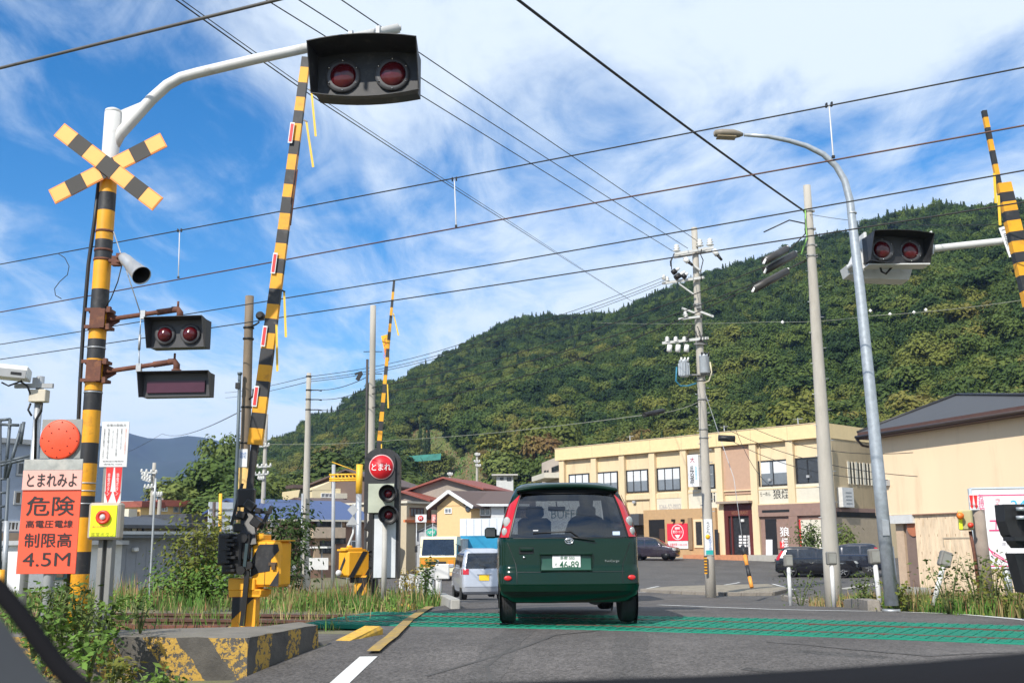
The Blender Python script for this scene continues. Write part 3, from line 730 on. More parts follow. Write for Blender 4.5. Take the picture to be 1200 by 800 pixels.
# individual trees that stand apart: world places found along sight lines at their own distance
rd = random.Random(11)
def td(px, Y): d = ray(px, 600); return d.x / d.y * Y
spots = []
for px, Y, h, w, ci in [(322, 118, 10, 11, 0), (352, 128, 11, 12, 1), (380, 122, 10, 12, 2), (410, 130, 14, 14, 0), (440, 125, 12, 13, 1), (468, 135, 13, 13, 2), (495, 150, 12, 11, 0), (335, 150, 12, 13, 2), (395, 160, 15, 15, 1), (452, 165, 17, 17, 0), (500, 178, 12, 12, 2), (515, 170, 7, 8, 1)]:
    spots.append((px, Y, h, w, CMID[ci], 'leafy green tree'))
for i, (px, Y, h, w, cr, k) in enumerate(spots):
    tree(td(px, Y), Y, h, w, cr, ['leftmost', 'second', 'third', 'fourth', 'fifth', 'sixth', 'seventh', 'small eighth', 'tall ninth', 'tallest tenth', 'eleventh', 'low twelfth'][i] + ' leafy green tree in the belt behind the left houses, under the hill', group='trees in the belt behind the houses', seed=i, z=.3 if Y < 140 else None)
tree(td(590, 172), 172, 15, 15, CMID[1], 'round bright green tree between the terraced fields, left of the dark trees', seed=31)
tree(td(545, 172), 172, 6, 8, CMID[0], 'low broad tree at the left end of the green terraced field', seed=32)
for i, (px, Y, h, w) in enumerate([(615, 165, 15, 11), (640, 168, 16, 12), (668, 160, 14, 11), (655, 176, 17, 13)]):
    tree(td(px, Y), Y, h, w, CROWNS[i % 5], ['leftmost', 'right of the first', 'rightmost', 'hindmost'][i] + ' tall dark tree in the stand above the small grey building', group='dark trees above the grey building', seed=40 + i)
tree(td(922, 150), 150, 13, 12, leaves_mesh('crown', *crown_points(81, 2600, 'round', 13), .085, F_YEL, seed=4), 'orange yellow autumn tree above the shop building roof', name='autumn_tree', seed=50)
tree(td(1040, 118), 118, 6, 9, CVINE, 'pale green flat topped tree just left of the dark hipped roof', seed=51)
tree(td(598, 205), 205, 12, 13, leaves_mesh('crown', *crown_points(82, 2600, 'round', 13), .085, F_YEL, seed=5), 'bright yellow green tree halfway up the hillside', name='autumn_tree', seed=52)
# vine clad mound of trees on the left
for i, (px, Y, h, w) in enumerate([(222, 88, 7.5, 7), (243, 92, 9.5, 8), (262, 88, 8.5, 8), (284, 95, 9.5, 9), (252, 84, 6, 9), (300, 98, 9, 9)]):
    tree(td(px, Y), Y, h, w, CVINE, ['leftmost', 'tall second', 'third', 'fourth', 'low front', 'rightmost'][i] + ' vine covered tree in the green mound behind the yellow house', name='vine_clad_tree', group='vine covered trees behind the yellow house', z=0, seed=60 + i)
tree(td(258, 97), 97, 12, 6, CMID[0], 'small umbrella shaped tree rising above the vine covered mound', seed=70, z=.5)
tree(td(150, 80), 80, 4.4, 4.5, CMID[2], 'small green tree left of the red roofed yellow house', seed=71, z=0)
# ------------- the wood on the hill: one mass, crowns instanced on points
def fieldmask(x, y):
    a = atan2(x, y); r = hypot(x, y); px = az_px(a); R, B, H = hill_par(a); t = (r - B) / (R - B)
    f = 1.0 if 474 < px < 655 and -.35 < t < (.52 - .0022 * (px - 474) + .09 * noise.noise(Vector((x * .05, y * .05, 0)))) else 0.0
    return f
pts = []; at_i = []; at_s = []; at_r = []
rs = random.Random(5)
tries = 0
while len(pts) < 15500 and tries < 120000:
    tries += 1
    a = radians(rs.uniform(-34, 46)); 
    R, B, H = hill_par(a)
    r = sqrt(rs.uniform((B - 16) ** 2, (R + 45) ** 2)); x, y = r * sin(a), r * cos(a); t = (r - B) / (R - B)
    if az_px(a) < 250 or (t < -.03 and az_px(a) < 300): continue
    if fieldmask(x, y) and rs.random() > .05: continue
    if rs.random() < .25 * max(0, t - .4): continue
    z = hillh(x, y); n = noise.noise(Vector((x * .018, y * .018, 9)))
    con = rs.random() < (.02 + .26 * sm((t - .35) / .5) + .3 * n)
    h = rs.uniform(6, 9.5) if con else rs.uniform(5, 9.5)
    w = h * rs.uniform(.24, .34) if con else h * rs.uniform(.33, .52)
    if not con and rs.random() < .12: h *= .6; w *= .8
    elif not con and t < .45 and rs.random() < .4: h *= 1.15; w *= 1.4
    pts.append((x, y, z + h * (.40 if con else .42))); at_i.append(rs.randrange(5, 8) if con else rs.randrange(5))
    at_s.append((w * (1.0 if not con else .75), w * (1.0 if not con else .75), h * .48)); at_r.append(rs.uniform(0, 6.28))
me = bpy.data.meshes.new('forest'); me.from_pydata(pts, [], [])
A = me.attributes.new('idx', 'INT', 'POINT'); A.data.foreach_set('value', at_i)
A = me.attributes.new('scl', 'FLOAT_VECTOR', 'POINT'); A.data.foreach_set('vector', np.array(at_s).ravel())
A = me.attributes.new('rot', 'FLOAT', 'POINT'); A.data.foreach_set('value', at_r)
forest = bpy.data.objects.new('forest', me); COL.objects.link(forest); struct(forest, 'stuff')
src = []
for i, c in enumerate(CROWNS):       # one real tree of each kind on the slope lends its crown to the wood
    px = 700 + i * 55; a = (px - 600) / FPX; R, B, H = hill_par(a); r = B + 12 + (i % 3) * 9; x, y = r * sin(a), r * cos(a)
    nm = 'conifer_tree' if i >= 5 else 'broadleaf_tree'
    t_ = tree(x, y, 9 + i % 3, 8 if i < 5 else 5, c, ('dark conifer' if i >= 5 else 'bushy tree') + ' at the wood edge behind the shop building, number %s from the left' % ['one', 'two', 'three', 'four', 'five', 'six', 'seven', 'eight'][i], name=nm, group='trees at the foot of the wood', seed=80 + i)
    src.append([k_ for k_ in kids(t_) if k_.name.startswith('crown')][0])
ng = bpy.data.node_groups.new('forest', 'GeometryNodeTree')
ng.interface.new_socket('Geometry', in_out='INPUT', socket_type='NodeSocketGeometry'); ng.interface.new_socket('Geometry', in_out='OUTPUT', socket_type='NodeSocketGeometry')
gi = ng.nodes.new('NodeGroupInput'); go = ng.nodes.new('NodeGroupOutput'); iop = ng.nodes.new('GeometryNodeInstanceOnPoints'); jn = ng.nodes.new('GeometryNodeJoinGeometry')
for o in reversed(src):
    oi = ng.nodes.new('GeometryNodeObjectInfo'); oi.inputs['Object'].default_value = o; oi.inputs['As Instance'].default_value = True; oi.transform_space = 'ORIGINAL'
    ng.links.new(oi.outputs['Geometry'], jn.inputs[0])
def attr(nm, ty):
    n = ng.nodes.new('GeometryNodeInputNamedAttribute'); n.data_type = ty; n.inputs['Name'].default_value = nm; return n.outputs['Attribute']
ng.links.new(gi.outputs[0], iop.inputs['Points']); ng.links.new(jn.outputs[0], iop.inputs['Instance']); iop.inputs['Pick Instance'].default_value = True
ng.links.new(attr('idx', 'INT'), iop.inputs['Instance Index']); ng.links.new(attr('scl', 'FLOAT_VECTOR'), iop.inputs['Scale'])
cx = ng.nodes.new('ShaderNodeCombineXYZ'); ng.links.new(attr('rot', 'FLOAT'), cx.inputs[2]); ng.links.new(cx.outputs[0], iop.inputs['Rotation'])
ng.links.new(iop.outputs[0], go.inputs[0])
md = forest.modifiers.new('forest', 'NODES'); md.node_group = ng
# terraced fields: low grass tufts and a teal net
def blades(name, P, hmin, hmax, wid, mats, seed=0, lean=.45, prob=None):
    rs_ = np.random.RandomState(seed); P = np.asarray(P); n = len(P)
    h = rs_.uniform(hmin, hmax, n) * rs_.uniform(.5, 1, n); a = rs_.uniform(0, 2 * pi, n); l = rs_.uniform(.05, lean, n) * h; b = rs_.uniform(0, 2 * pi, n)
    w = wid * rs_.uniform(.6, 1.3, n)
    dx = np.stack([np.cos(a) * w, np.sin(a) * w, np.zeros(n)], 1); ln = np.stack([np.cos(b) * l, np.sin(b) * l, np.zeros(n)], 1); up = np.stack([np.zeros(n), np.zeros(n), h], 1)
    v = np.stack([P - dx, P + dx, P + up * .55 + ln * .35 + dx * .75, P + up * .55 + ln * .35 - dx * .75, P + up + ln], 1).reshape(-1, 3)
    i = np.arange(n)[:, None] * 5
    lp = np.concatenate([i + np.array([[0, 1, 2, 3]]), i + np.array([[3, 2, 4]])], 1).ravel().astype(np.int32)
    st_ = np.stack([np.arange(n) * 7, np.arange(n) * 7 + 4], 1).ravel().astype(np.int32)
    me = bpy.data.meshes.new(name); me.vertices.add(n * 5); me.vertices.foreach_set('co', v.ravel()); me.loops.add(n * 7); me.loops.foreach_set('vertex_index', lp)
    me.polygons.add(n * 2); me.polygons.foreach_set('loop_start', st_)
    for m in mats: me.materials.append(m)
    # colour in patches: neighbours tend to share a kind
    key = (np.sin(P[:, 0] * 1.7 + seed) + np.cos(P[:, 1] * 2.3) + rs_.normal(0, .8, n)); q = np.argsort(np.argsort(key)) / n
    pr = np.cumsum(prob if prob is not None else [1 / len(mats)] * len(mats)); mi = np.searchsorted(pr / pr[-1], q).clip(0, len(mats) - 1)
    me.polygons.foreach_set('material_index', np.repeat(mi, 2).astype(np.int32)); me.update(calc_edges=True)
    o = bpy.data.objects.new(name, me); COL.objects.link(o); o['kind'] = 'stuff'; return o
G1 = M('grass_green', (.075, .175, .02), .7, var=.3, scale=2, world=True); G2 = M('grass_olive', (.13, .16, .035), .75, var=.25, scale=2, world=True)
G3 = M('grass_straw', (.34, .27, .12), .8, var=.25, scale=3, world=True); G4 = M('grass_reddish', (.26, .13, .06), .8, var=.3, scale=3, world=True); G5 = M('weed_dark_green', (.04, .085, .018), .7, var=.3, world=True)
P = []
rs = random.Random(9)
while len(P) < 24000:       # right verge
    x = rs.uniform(4.6, 17); y = rs.uniform(12.2, 26.5)
    d = x - lerp_tab([(12.2, 7.3), (13.5, 6.75), (15.3, 5.75), (18, 6.2), (22, 6.6), (27, 7.3)], y)[0]
    if d < .1 + .2 * noise.noise(Vector((x, y, 0))): continue
    if abs(y - yc(x)) < 1.9 and x < 11: continue
    if x / y > .60: continue
    P.append((x, y, g(x, y) - .04))
blades('verge_grass', P, .16, .46, .010, [G1, G2, G3, G4], 1, prob=[.28, .27, .25, .2])
P = [p for p in P if noise.noise(Vector((p[0] * .9, p[1] * .9, 4))) > -.05][:5000]
blades('verge_seed_stalks', P, .3, .62, .006, [G3, G4, G2], 2, lean=.35)
P = []
while len(P) < 17000:       # beyond the track, left
    x = rs.uniform(-17, -1.35); n_ = rs.uniform(2.0, 7.5); q = tp(x, n_, 0)
    if q.x > lerp_tab([(12.0, -1.7), (16, -1.7), (18, -1.25), (24, -1.6), (30, -2.4)], q.y)[0]: continue
    if q.x < -3.6 and n_ < 3.6 and rs.random() < .6: continue
    P.append((q.x, q.y, g(q.x, q.y) - .05))
blades('trackside_grass', P, .12, .35, .011, [G1, G2, G3, G4], 3, prob=[.58, .27, .1, .05])
blades('trackside_tall_weeds', [p for p in P if noise.noise(Vector((p[0] * .8, p[1] * .6, 2))) > .08][:3000], .3, .66, .008, [G2, G4, G3, G1], 4, lean=.3)
P = []
while len(P) < 9000:        # near verge behind the striped wall and round the signs
    x = rs.uniform(-8.5, -2.45); y = rs.uniform(9.9, 13.2)
    if abs(y - 10.2) < .5 and x > -3.6: continue
    if x > -4.4 and (rs.random() < .9 or y > 11.3): continue
    if y > 11.6: continue
    P.append((x, y, verge(x, y) - .05))
blades('near_verge_grass', P, .12, .36, .008, [G1, G5, G2, G3], 5, prob=[.35, .3, .2, .15])
P = []
while len(P) < 2600:        # sprinkled in the ballast
    x = rs.uniform(-12, -1.8); n_ = rs.uniform(-2.2, 2.0); q = tp(x, n_, .93)
    if noise.noise(Vector((q.x * 1.3, q.y * 1.3, 8))) < .02: continue
    P.append(tuple(q))
blades('ballast_weeds', P, .12, .4, .008, [G2, G1, G3], 6)
P = []
while len(P) < 26000:       # terraces on the hill
    a = radians(rs.uniform(-7.5, 4)); R, B, H = hill_par(a); r = B + (R - B) * rs.uniform(-.06, .52); x, y = r * sin(a), r * cos(a); P.append((x, y, hillh(x, y) - .1))
blades('terrace_grass', P, .4, .9, .16, [G1, G2, M('terrace_dry', (.22, .17, .07), .9, var=.3, world=True), G4], 7, lean=1.4, prob=[.35, .35, .2, .1])
def ground_leaves(name, P, n, size, mat, seed, hmax):
    rr = random.Random(seed); C = []; Q = []
    while len(C) < n:
        p = rr.choice(P)
        if noise.noise(Vector((p[0] * .8 + seed, p[1] * .8, 1))) < -.05: continue
        C.append((p[0] + rr.uniform(-.15, .15), p[1] + rr.uniform(-.15, .15), p[2] + rr.uniform(.03, hmax) * (.5 + .5 * rr.random()))); Q.append((0, -.3, 1))
    o = bpy.data.objects.new(name, leaves_mesh(name, C, Q, size, mat, seed=seed, aspect=.45, jit=.6)); COL.objects.link(o); o['kind'] = 'stuff'
PA = [tuple(tp(random.uniform(-16, -2.2), random.uniform(1.9, 6.5), 0) + Vector((0, 0, .85))) for _ in range(1500)]; PA = [p for p in PA if p[0] < -1.6]
ground_leaves('trackside_leaves', PA, 14000, .035, F_GRN, 1, .38)
PB = [(x, y, g(x, y)) for x, y in [(random.uniform(6, 14), random.uniform(12.6, 24)) for _ in range(2500)] if x > lerp_tab([(12.2, 7.5), (13.5, 6.95), (15.3, 5.95), (18, 6.3), (22, 6.8), (27, 7.5)], y)[0] and x / y < .6 and (abs(y - yc(x)) > 2 or x > 11)]
ground_leaves('verge_leaves', PB, 7000, .028, F_MID, 2, .26); ground_leaves('verge_leaves', PB, 3500, .026, F_YEL, 3, .3)
PC = [(random.uniform(-8, -4.2), random.uniform(8.3, 11.5), 1.0) for _ in range(900)]; PC = [(x, y, verge(x, y)) for x, y, z in PC if abs(y - 10.2) > .5 or x < -6.4]
ground_leaves('near_verge_leaves', PC, 5000, .03, F_GRN, 4, .30)
# leafy plants made of many leaves
def leafy(name, label, base, h, w, n, size, mat, seed=0, stems=5, group=None, shape='round', cat='plant'):
    root = thing(name, label, cat, base, 0, group)
    rs_ = np.random.RandomState(seed); rdm = random.Random(seed)
    mb = MB(); tips = []
    for s_ in range(stems):
        a = rdm.uniform(0, 6.28); l = rdm.uniform(.3, .5) * w; hh = h * rdm.uniform(.7, 1.0); path = [(0, 0, -.1), (cos(a) * l * .35, sin(a) * l * .35, hh * .5), (cos(a) * l * .8, sin(a) * l * .8, hh)]
        mb.tube(path, [.012 * max(1, h), .009 * max(1, h), .003], 5); tips.append([Vector(p) for p in path])
    mb.build('stem', BARK if h > 1.2 else M('green_stem', (.10, .13, .04), .7), root)
    C = []; Q = []
    for i in range(n):
        p = tips[i % stems]; t = rdm.uniform(.12, 1.02); q = (p[0].lerp(p[1], t * 2) if t < .5 else p[1].lerp(p[2], t * 2 - 1))
        sp = w * .22 * (1.1 - .5 * t); o = Vector((rdm.gauss(0, sp), rdm.gauss(0, sp), rdm.gauss(0, sp * .8))); C.append(q + o); Q.append((o.x * 2, o.y * 2, .8))
    me = leaves_mesh('foliage', C, Q, size, mat, seed=seed, aspect=.5); fo = bpy.data.objects.new('foliage', me); COL.objects.link(fo); fo.parent = root
    return root
b = at(232, 706, 19.5); leafy('shrub', 'yellowing green shrub in front of the grey shed, left of the gate machine', (b.x, b.y, .85), 1.75, 1.5, 3400, .045, F_YEL, 1, 14, cat='shrub')
b = at(208, 706, 19); leafy('shrub', 'low green weeds clump at the left foot of the yellowing shrub', (b.x, b.y, .9), .75, 1.3, 1500, .04, F_GRN, 11, 9, cat='shrub')
b = at(258, 705, 19); leafy('shrub', 'bright green leafy clump at the right foot of the yellowing shrub', (b.x, b.y, .9), .8, 1.2, 1600, .04, F_GRN, 12, 9, cat='shrub')
b = at(328, 680, 27); leafy('shrub', 'green leafy bush between the gate machine and the grey concrete pole', (b.x, b.y, .5), 2.6, 1.6, 2600, .07, F_MID, 3, 9, cat='shrub')
b = at(497, 705, 20); leafy('weed_plant', 'tall spindly weed standing beside the white guard rail', (b.x, b.y, .85), 1.0, .45, 420, .04, F_GRN, 4, 4)
b = at(480, 705, 20.5); leafy('weed_plant', 'shorter dry weed left of the tall one by the white guard rail', (b.x, b.y, .85), .75, .5, 380, .035, F_YEL, 5, 5)
k = 0
for (px, Y, z0, h, w, n, sz, mt_) in [(126, 9.3, 1.1, .52, .34, 120, .045, F_GRN), (95, 9.6, 1.1, .42, .36, 110, .04, F_GRN)]:
    b = at(px, 700, Y); leafy('climbing_plant', ['broad leaved plant climbing the post of the yellow button box', 'leafy plant climbing the foot of the striped mast'][k], (b.x, b.y, z0), h, w, n, sz, mt_, 20 + k, 4); k += 1
k = 0
for (px, py, Y, h, w, n, sz, mt_) in [(75, 765, 8.6, .34, .36, 170, .036, F_GRN), (105, 780, 8.2, .30, .36, 150, .038, F_GRN), (60, 740, 9.2, .42, .42, 260, .03, F_MID), (150, 805, 8.4, .20, .3, 90, .034, F_YEL), (178, 812, 8.2, .18, .3, 100, .036, F_GRN), (205, 815, 8.2, .16, .24, 70, .034, F_GRN), (95, 750, 8.8, .34, .36, 200, .03, F_MID), (120, 742, 9.2, .28, .36, 150, .028, F_GRN), (165, 726, 9.9, .22, .3, 120, .024, F_MID), (130, 808, 8.1, .26, .3, 110, .036, F_YEL), (40, 755, 8.4, .45, .44, 240, .034, F_GRN), (90, 722, 9.6, .34, .4, 180, .028, F_MID)]:
    b = at(px, py, Y); leafy('leafy_weed', ['large', 'small', 'tall fine leaved', 'yellowish low', 'flat low', 'tiny rightmost', 'fine leaved middle', 'round', 'sparse', 'yellowing front', 'tallest leftmost', 'fine leaved hind'][k] + ' weed in the thicket round the left end of the striped wall', (b.x, b.y, b.z - .02), h, w, n, sz, mt_, 30 + k, 5, 'leafy weeds at the left end of the wall'); k += 1
k = 0
for (px, Y, h, w) in [(1010, 17.5, .6, .5), (1050, 15.6, .45, .5), (1112, 14.8, .8, .7), (1165, 14.5, .7, .8), (1145, 15.5, .9, .5), (1190, 14.6, .8, .7), (938, 24, .8, 1.0)]:
    b = at(px, 700, Y); leafy('weed_plant', 'ragged olive weed in the right verge grass ' + ['before the right concrete pole', 'at the foot of the street lamp', 'by the tilted reflector post', 'under the billboard', 'by the brown button pole', 'at the right edge of view', 'beside the left reflector post'][k], (b.x, b.y, g(b.x, Y)), h, w, 260, .035, F_YEL if k % 2 else F_MID, 50 + k, 6, 'ragged weeds in the right verge'); k += 1
# ================================================================ level crossing furniture
def obox(mb, p0, p1, w0, t0, w1=None, t1=None, mi=0, face=Vector((0, -1, 0))):
    """tapered bar of rectangular section from p0 to p1; w across (in the picture plane), t in depth"""
    p0 = Vector(p0); p1 = Vector(p1); d = (p1 - p0).normalized(); w1 = w0 if w1 is None else w1; t1 = t0 if t1 is None else t1
    u = d.cross(face).normalized(); n = u.cross(d).normalized()
    vs = [p0 - u * w0 / 2 - n * t0 / 2, p0 + u * w0 / 2 - n * t0 / 2, p0 + u * w0 / 2 + n * t0 / 2, p0 - u * w0 / 2 + n * t0 / 2,
          p1 - u * w1 / 2 - n * t1 / 2, p1 + u * w1 / 2 - n * t1 / 2, p1 + u * w1 / 2 + n * t1 / 2, p1 - u * w1 / 2 + n * t1 / 2]
    return mb.add(vs, [(3, 2, 1, 0), (4, 5, 6, 7), (0, 1, 5, 4), (1, 2, 6, 5), (2, 3, 7, 6), (3, 0, 4, 7)], mi)
def banded(name, base, X, Y, r, bands, mats, parent, n=20):
    """vertical pole in bands: list of (py_bottom, material index), from the bottom up; the last entry is the top"""
    path = []; mis = []
    for (z, mi) in bands: path.append((X, Y, z)); mis.append(mi)
    fine = []; fm = []
    for a, b, m_ in zip(path, path[1:], mis): fine.append(a); fm.append(m_)
    fine.append(path[-1]); fm.append(mis[-2])
    return MB().tube(fine, r, n, mis=fm).build(name, mats, parent, world=True)
def zat(px, py, Y): return at(px, py, Y).z

# ---- near mast with crossbuck
YM = 10.5; XM = at(110, 450, YM).x
mast = thing('crossing_mast', 'tall yellow and black crossing mast with crossbuck, horn and long white signal arm', 'crossing signal', (XM, YM, 1.0))
bl = [(712, 0), (672, 1), (646, 0), (606, 1), (581, 0), (543, 1), (519, 0), (481, 1), (458, 0), (421, 1), (398, 0), (363, 1), (340, 0), (304, 1), (282, 0), (248, 1), (227, 0), (213, 2), (133, 2)]
banded('post', None, XM, YM, .088, [(zat(110, y, YM) if i else .95, m_) for i, (y, m_) in enumerate(bl)], [YEL, BLK, WHT], mast)
mb = MB()
armp = [at(x_, y_, YM) for x_, y_ in ((131, 178), (140, 158), (177, 117), (196, 100), (212, 91), (230, 86), (297, 70), (468, 33))]
mb.tube(armp, [.05, .062, .062, .060, .058, .057, .056, .052], 16)
mb.lathe([(.088, 0), (.085, .03), (.05, .05), (0, .055)], 16, (XM, YM, zat(110, 133, YM)))
mb.prism([(0, 0), (.36, .16), (.30, -.02), (.06, -.28)], at(136, 132, YM) + Vector((0, -.006, 0)), (1, 0, 0), (0, 0, 1), (0, .012, 0))
e = at(468, 33, YM); mb.lathe([(.030, -.01), (.030, .02)], 12, e, 'X')
mb.build('signal_arm', WHT, mast, world=True)
def signal_head(parent, c, w, h, hood, lens_r, lens_dx, rot=None, name='signal_head', curve=.05, mat=BLK, back=.16, lensm=LENS, edge=None, bar=False):
    """twin lamp head facing local -Y with a deep hood round it; c is the centre of the face"""
    R = rot if rot is not None else Matrix.Identity(3); c = Vector(c)
    mb = MB(); n = 9
    def pt(x, y, z): return R @ Vector((x, y, z)) + c
    top = [(-w / 2 + w * i / (n - 1), h / 2 + curve * (1 - (2 * i / (n - 1) - 1) ** 2)) for i in range(n)]
    bot = [(x, -z) for x, z in top]
    # face plate, back
    ring = top + bot[::-1]
    for y, flip in ((0, False), (back, True)):
        f = tuple(range(len(ring))); mb.add([pt(x, y, z) for x, z in ring], [f if flip else f[::-1]])
    m_ = len(ring)
    mb.add([pt(x, 0, z) for x, z in ring] + [pt(x, back, z) for x, z in ring], [(i, (i + 1) % m_, m_ + (i + 1) % m_, m_ + i) for i in range(m_)])
    # hood: walls with thickness, deeper at the top
    fl = 1.06
    def hy(z): return -hood * (.38 + .62 * (z / h + .5))
    outer = [(x * fl, z * fl) for x, z in ring]; th = .014
    inner = [(x * (1 - th / w * 2), z * (1 - th / h * 2)) for x, z in ring]
    vs = [pt(x * 1.0, .002, z) for x, z in ring] + [pt(x * fl, hy(z), z * fl) for x, z in ring] + [pt(x * .985 * fl, hy(z), z * .97 * fl) for x, z in ring] + [pt(x * .985, .001, z * .97) for x, z in ring]
    fs = []
    for i in range(m_):
        j = (i + 1) % m_
        for k in range(3): fs.append((k * m_ + j, k * m_ + i, (k + 1) * m_ + i, (k + 1) * m_ + j))
    mb.add(vs, fs)
    root = mb.build(name, mat, parent, world=True)
    if bar:
        for i in range(1):
            MB().box(c + R @ Vector((0, -.012, -.02)), (w * .86, .02, h * .5), R).build('lens', lensm, root, world=True)
        return root
    for sx in (-1, 1):
        q = c + R @ Vector((sx * lens_dx, 0, -.01))
        MB().lathe([(lens_r, .0), (lens_r * .97, -.025), (lens_r * .8, -.05), (lens_r * .5, -.068), (0, -.075)], 22, q, 'Y', rot=None if rot is None else R).build('lens', lensm, root, world=True)
        r_ = MB(); r_.lathe([(lens_r * 1.0, -.03), (lens_r * 1.26, -.03), (lens_r * 1.28, 0)], 24, q, 'Y')
        r_.build('lens_ring', M('lens_ring_dark', (.06, .06, .065), .4), root, world=True)
        if lens_r > .1:
            bm_ = MB()
            for k in range(6):
                a = pi / 6 + k * pi / 3; bm_.lathe([(.010, 0), (.010, -.014), (0, -.016)], 6, q + Vector((cos(a) * lens_r * 1.13, -.03, sin(a) * lens_r * 1.13)), 'Y')
            bm_.build('bolts', CHRM, root, world=True)
    return root
signal_head(mast, at(431, 88, 10.35), 1.10, .46, .36, .150, .27, Rz(radians(-4)), curve=.045)
mb = MB()
for x_, y_ in ((412, 43), (444, 37)):
    q = at(x_, y_, YM); mb.lathe([(.066, -.02), (.066, .02)], 16, q, 'X'); mb.box(q + Vector((0, -.05, -.06)), (.04, .12, .14))
mb.build('arm_bracket', GAL, mast, world=True)
# crossbuck
XB = M('crossbuck_orange_edge', (.80, .25, .04), .5, var=.06); XY = M('crossbuck_pale_yellow', (.86, .42, .09), .45, var=.06); XK = M('crossbuck_black', (.03, .028, .026), .6, var=.2)
for k, (a, b) in enumerate((((61, 231), (192, 164)), ((69.5, 152), (185, 239.5)))):
    Yc = 10.36 - .022 * k; p0 = at(*a, Yc); p1 = at(*b, Yc); mb = MB(); obox(mb, p0, p1, .176, .014)
    d = p1 - p0
    for i in range(7):
        f0 = i / 7; f1 = (i + 1) / 7
        off = Vector((0, -.009, 0)); ins = .012 / d.length
        q0 = p0 + d * (f0 + (ins if i == 0 else .001)) + off; q1 = p0 + d * (f1 - (ins if i == 6 else .001)) + off
        obox(mb, q0, q1, .176 if i % 2 else .150, .005, mi=2 if i % 2 else 1)
    mb.build('crossbuck_board', [XB, XY, XK], mast, world=True)
# horn, rusty brackets, side heads, wires and conduit
ax = (at(166, 323, 10.15) - at(146, 303, 10.35)); c0 = at(146, 303, 10.35); rot = ax.to_track_quat('Z', 'Y').to_matrix(); L_ = ax.length
mb = MB(); mb.lathe([(.0, -.05), (.05, -.04), (.055, 0), (.062, .03), (.068, L_ * .4), (.096, L_), (.100, L_), (.095, L_ - .01), (.06, L_ * .4), (0, L_ * .35)], 22, c0, rot=rot, mis=[0] * 5 + [0, 1, 1, 1, 1]); mb.build('warning_horn', [GAL, BLKM], mast, world=True)
mb = MB(); mb.tube([Vector((XM, YM, zat(110, 305, YM))), at(140, 307, 10.42), at(146, 304, 10.36)], .022, 8); mb.box(at(137, 306, 10.45), (.09, .07, .10)); mb.box(at(141, 300, 10.42), (.07, .06, .05))
for y_ in (272, 305, 294): mb.lathe([(.094, -.012), (.094, .012)], 20, (XM, YM, zat(110, y_, YM)))
mb.build('horn_bracket', RUST, mast, world=True)
for (ya, yb, ex, ey, hx, hy_) in ((364, 386, 205, 363, 209, 391), (424, 448, 201, 424, 207, 451)):
    mb = MB(); ym = (ya + yb) / 2; z0 = zat(125, yb, YM); z1 = zat(125, ya, YM)
    for zc in (z0 + .01, z1 - .01):
        mb.lathe([(.100, -.016), (.100, .016)], 20, (XM, YM, zc)); mb.box((XM + .105, YM, zc), (.09, .13, .03)); mb.box((XM - .02, YM - .10, zc), (.16, .025, .035)); mb.box((XM + .14, YM - .09, zc), (.035, .05, .06))
    mb.box((XM + .03, YM - .105, (z0 + z1) / 2), (.15, .02, z1 - z0)); mb.prism([(0, -.1), (.14, -.02), (.14, .03), (0, .1)], (XM + .08, YM - .01, (z0 + z1) / 2), (1, 0, 0), (0, 0, 1), (0, .02, 0))
    p0 = Vector((XM + .12, YM - .03, (z0 + z1) / 2)); p1 = at(ex, ey, YM - .03)
    mb.tube([p0, p0.lerp(p1, .72), p0.lerp(p1, .73), p1], [.024, .024, .032, .030], 10); mb.tube([p1 - Vector((.03, 0, 0)), p1 + Vector((.03, 0, .005)), p1 + Vector((.055, 0, -.03)), p1 + Vector((.055, 0, -.09))], .034, 10); mb.lathe([(.05, 0), (.05, .02)], 12, p1 + Vector((.055, 0, -.10)))
    mb.lathe([(.012, 0), (.012, .07)], 8, p1 + Vector((.03, 0, .02)))
    mb.build('rusty_bracket', RUST, mast, world=True)
    c = at(hx, hy_, YM - .10)
    if ya < 400: signal_head(mast, c, .58, .29, .16, .082, .135, Rz(radians(-6)), 'side_signal_head', curve=.0, mat=M('dark_grey_housing', (.045, .045, .05), .45, var=.15), back=.14)
    else: signal_head(mast, c, .70, .24, .13, .1, .1, Rz(radians(-4)), 'train_direction_indicator', curve=0, mat=M('dark_grey_housing', (.045, .045, .05), .45), back=.12, lensm=M('dark_purple_panel', (.06, .012, .03), .3), bar=True)
mb = MB()
mb.tube([Vector((XM + .1, YM - .02, zat(130, 272, YM))), at(165, 368, YM - .05)], .006, 6); mb.tube([at(165, 372, YM - .05), at(164, 392, YM - .05)], .006, 6); mb.tube([at(164, 392, YM - .05), at(163, 410, YM - .05)], .013, 6); mb.tube([at(163, 410, YM - .05), at(163, 428, YM - .05)], .006, 6)
mb.box(at(168, 369, YM - .03), (.05, .05, .09)); mb.box(at(163, 431, YM - .03), (.05, .05, .09))
mb.build('stay_rod', GAL, mast, world=True)
mb = MB(); XL = XM - .105
mb.tube([(XL + .015, YM - .03, zat(110, 214, YM)), (XL, YM - .03, zat(110, 260, YM)), (XL - .03, YM - .03, zat(110, 310, YM)), (XL - .035, YM - .03, zat(105, 380, YM)), (XL - .025, YM - .03, zat(105, 450, YM)), (XL + .01, YM - .04, zat(100, 560, YM)), (XL + .01, YM - .04, 1.0)], .021, 8)
mb.tube([at(143, 310, 10.38), at(138, 330, 10.4), at(130, 350, 10.42), Vector((XM + .08, YM - .05, zat(120, 362, YM)))], .006, 6)
mb.build('conduit', BLKM, mast, world=True)
mb = MB()
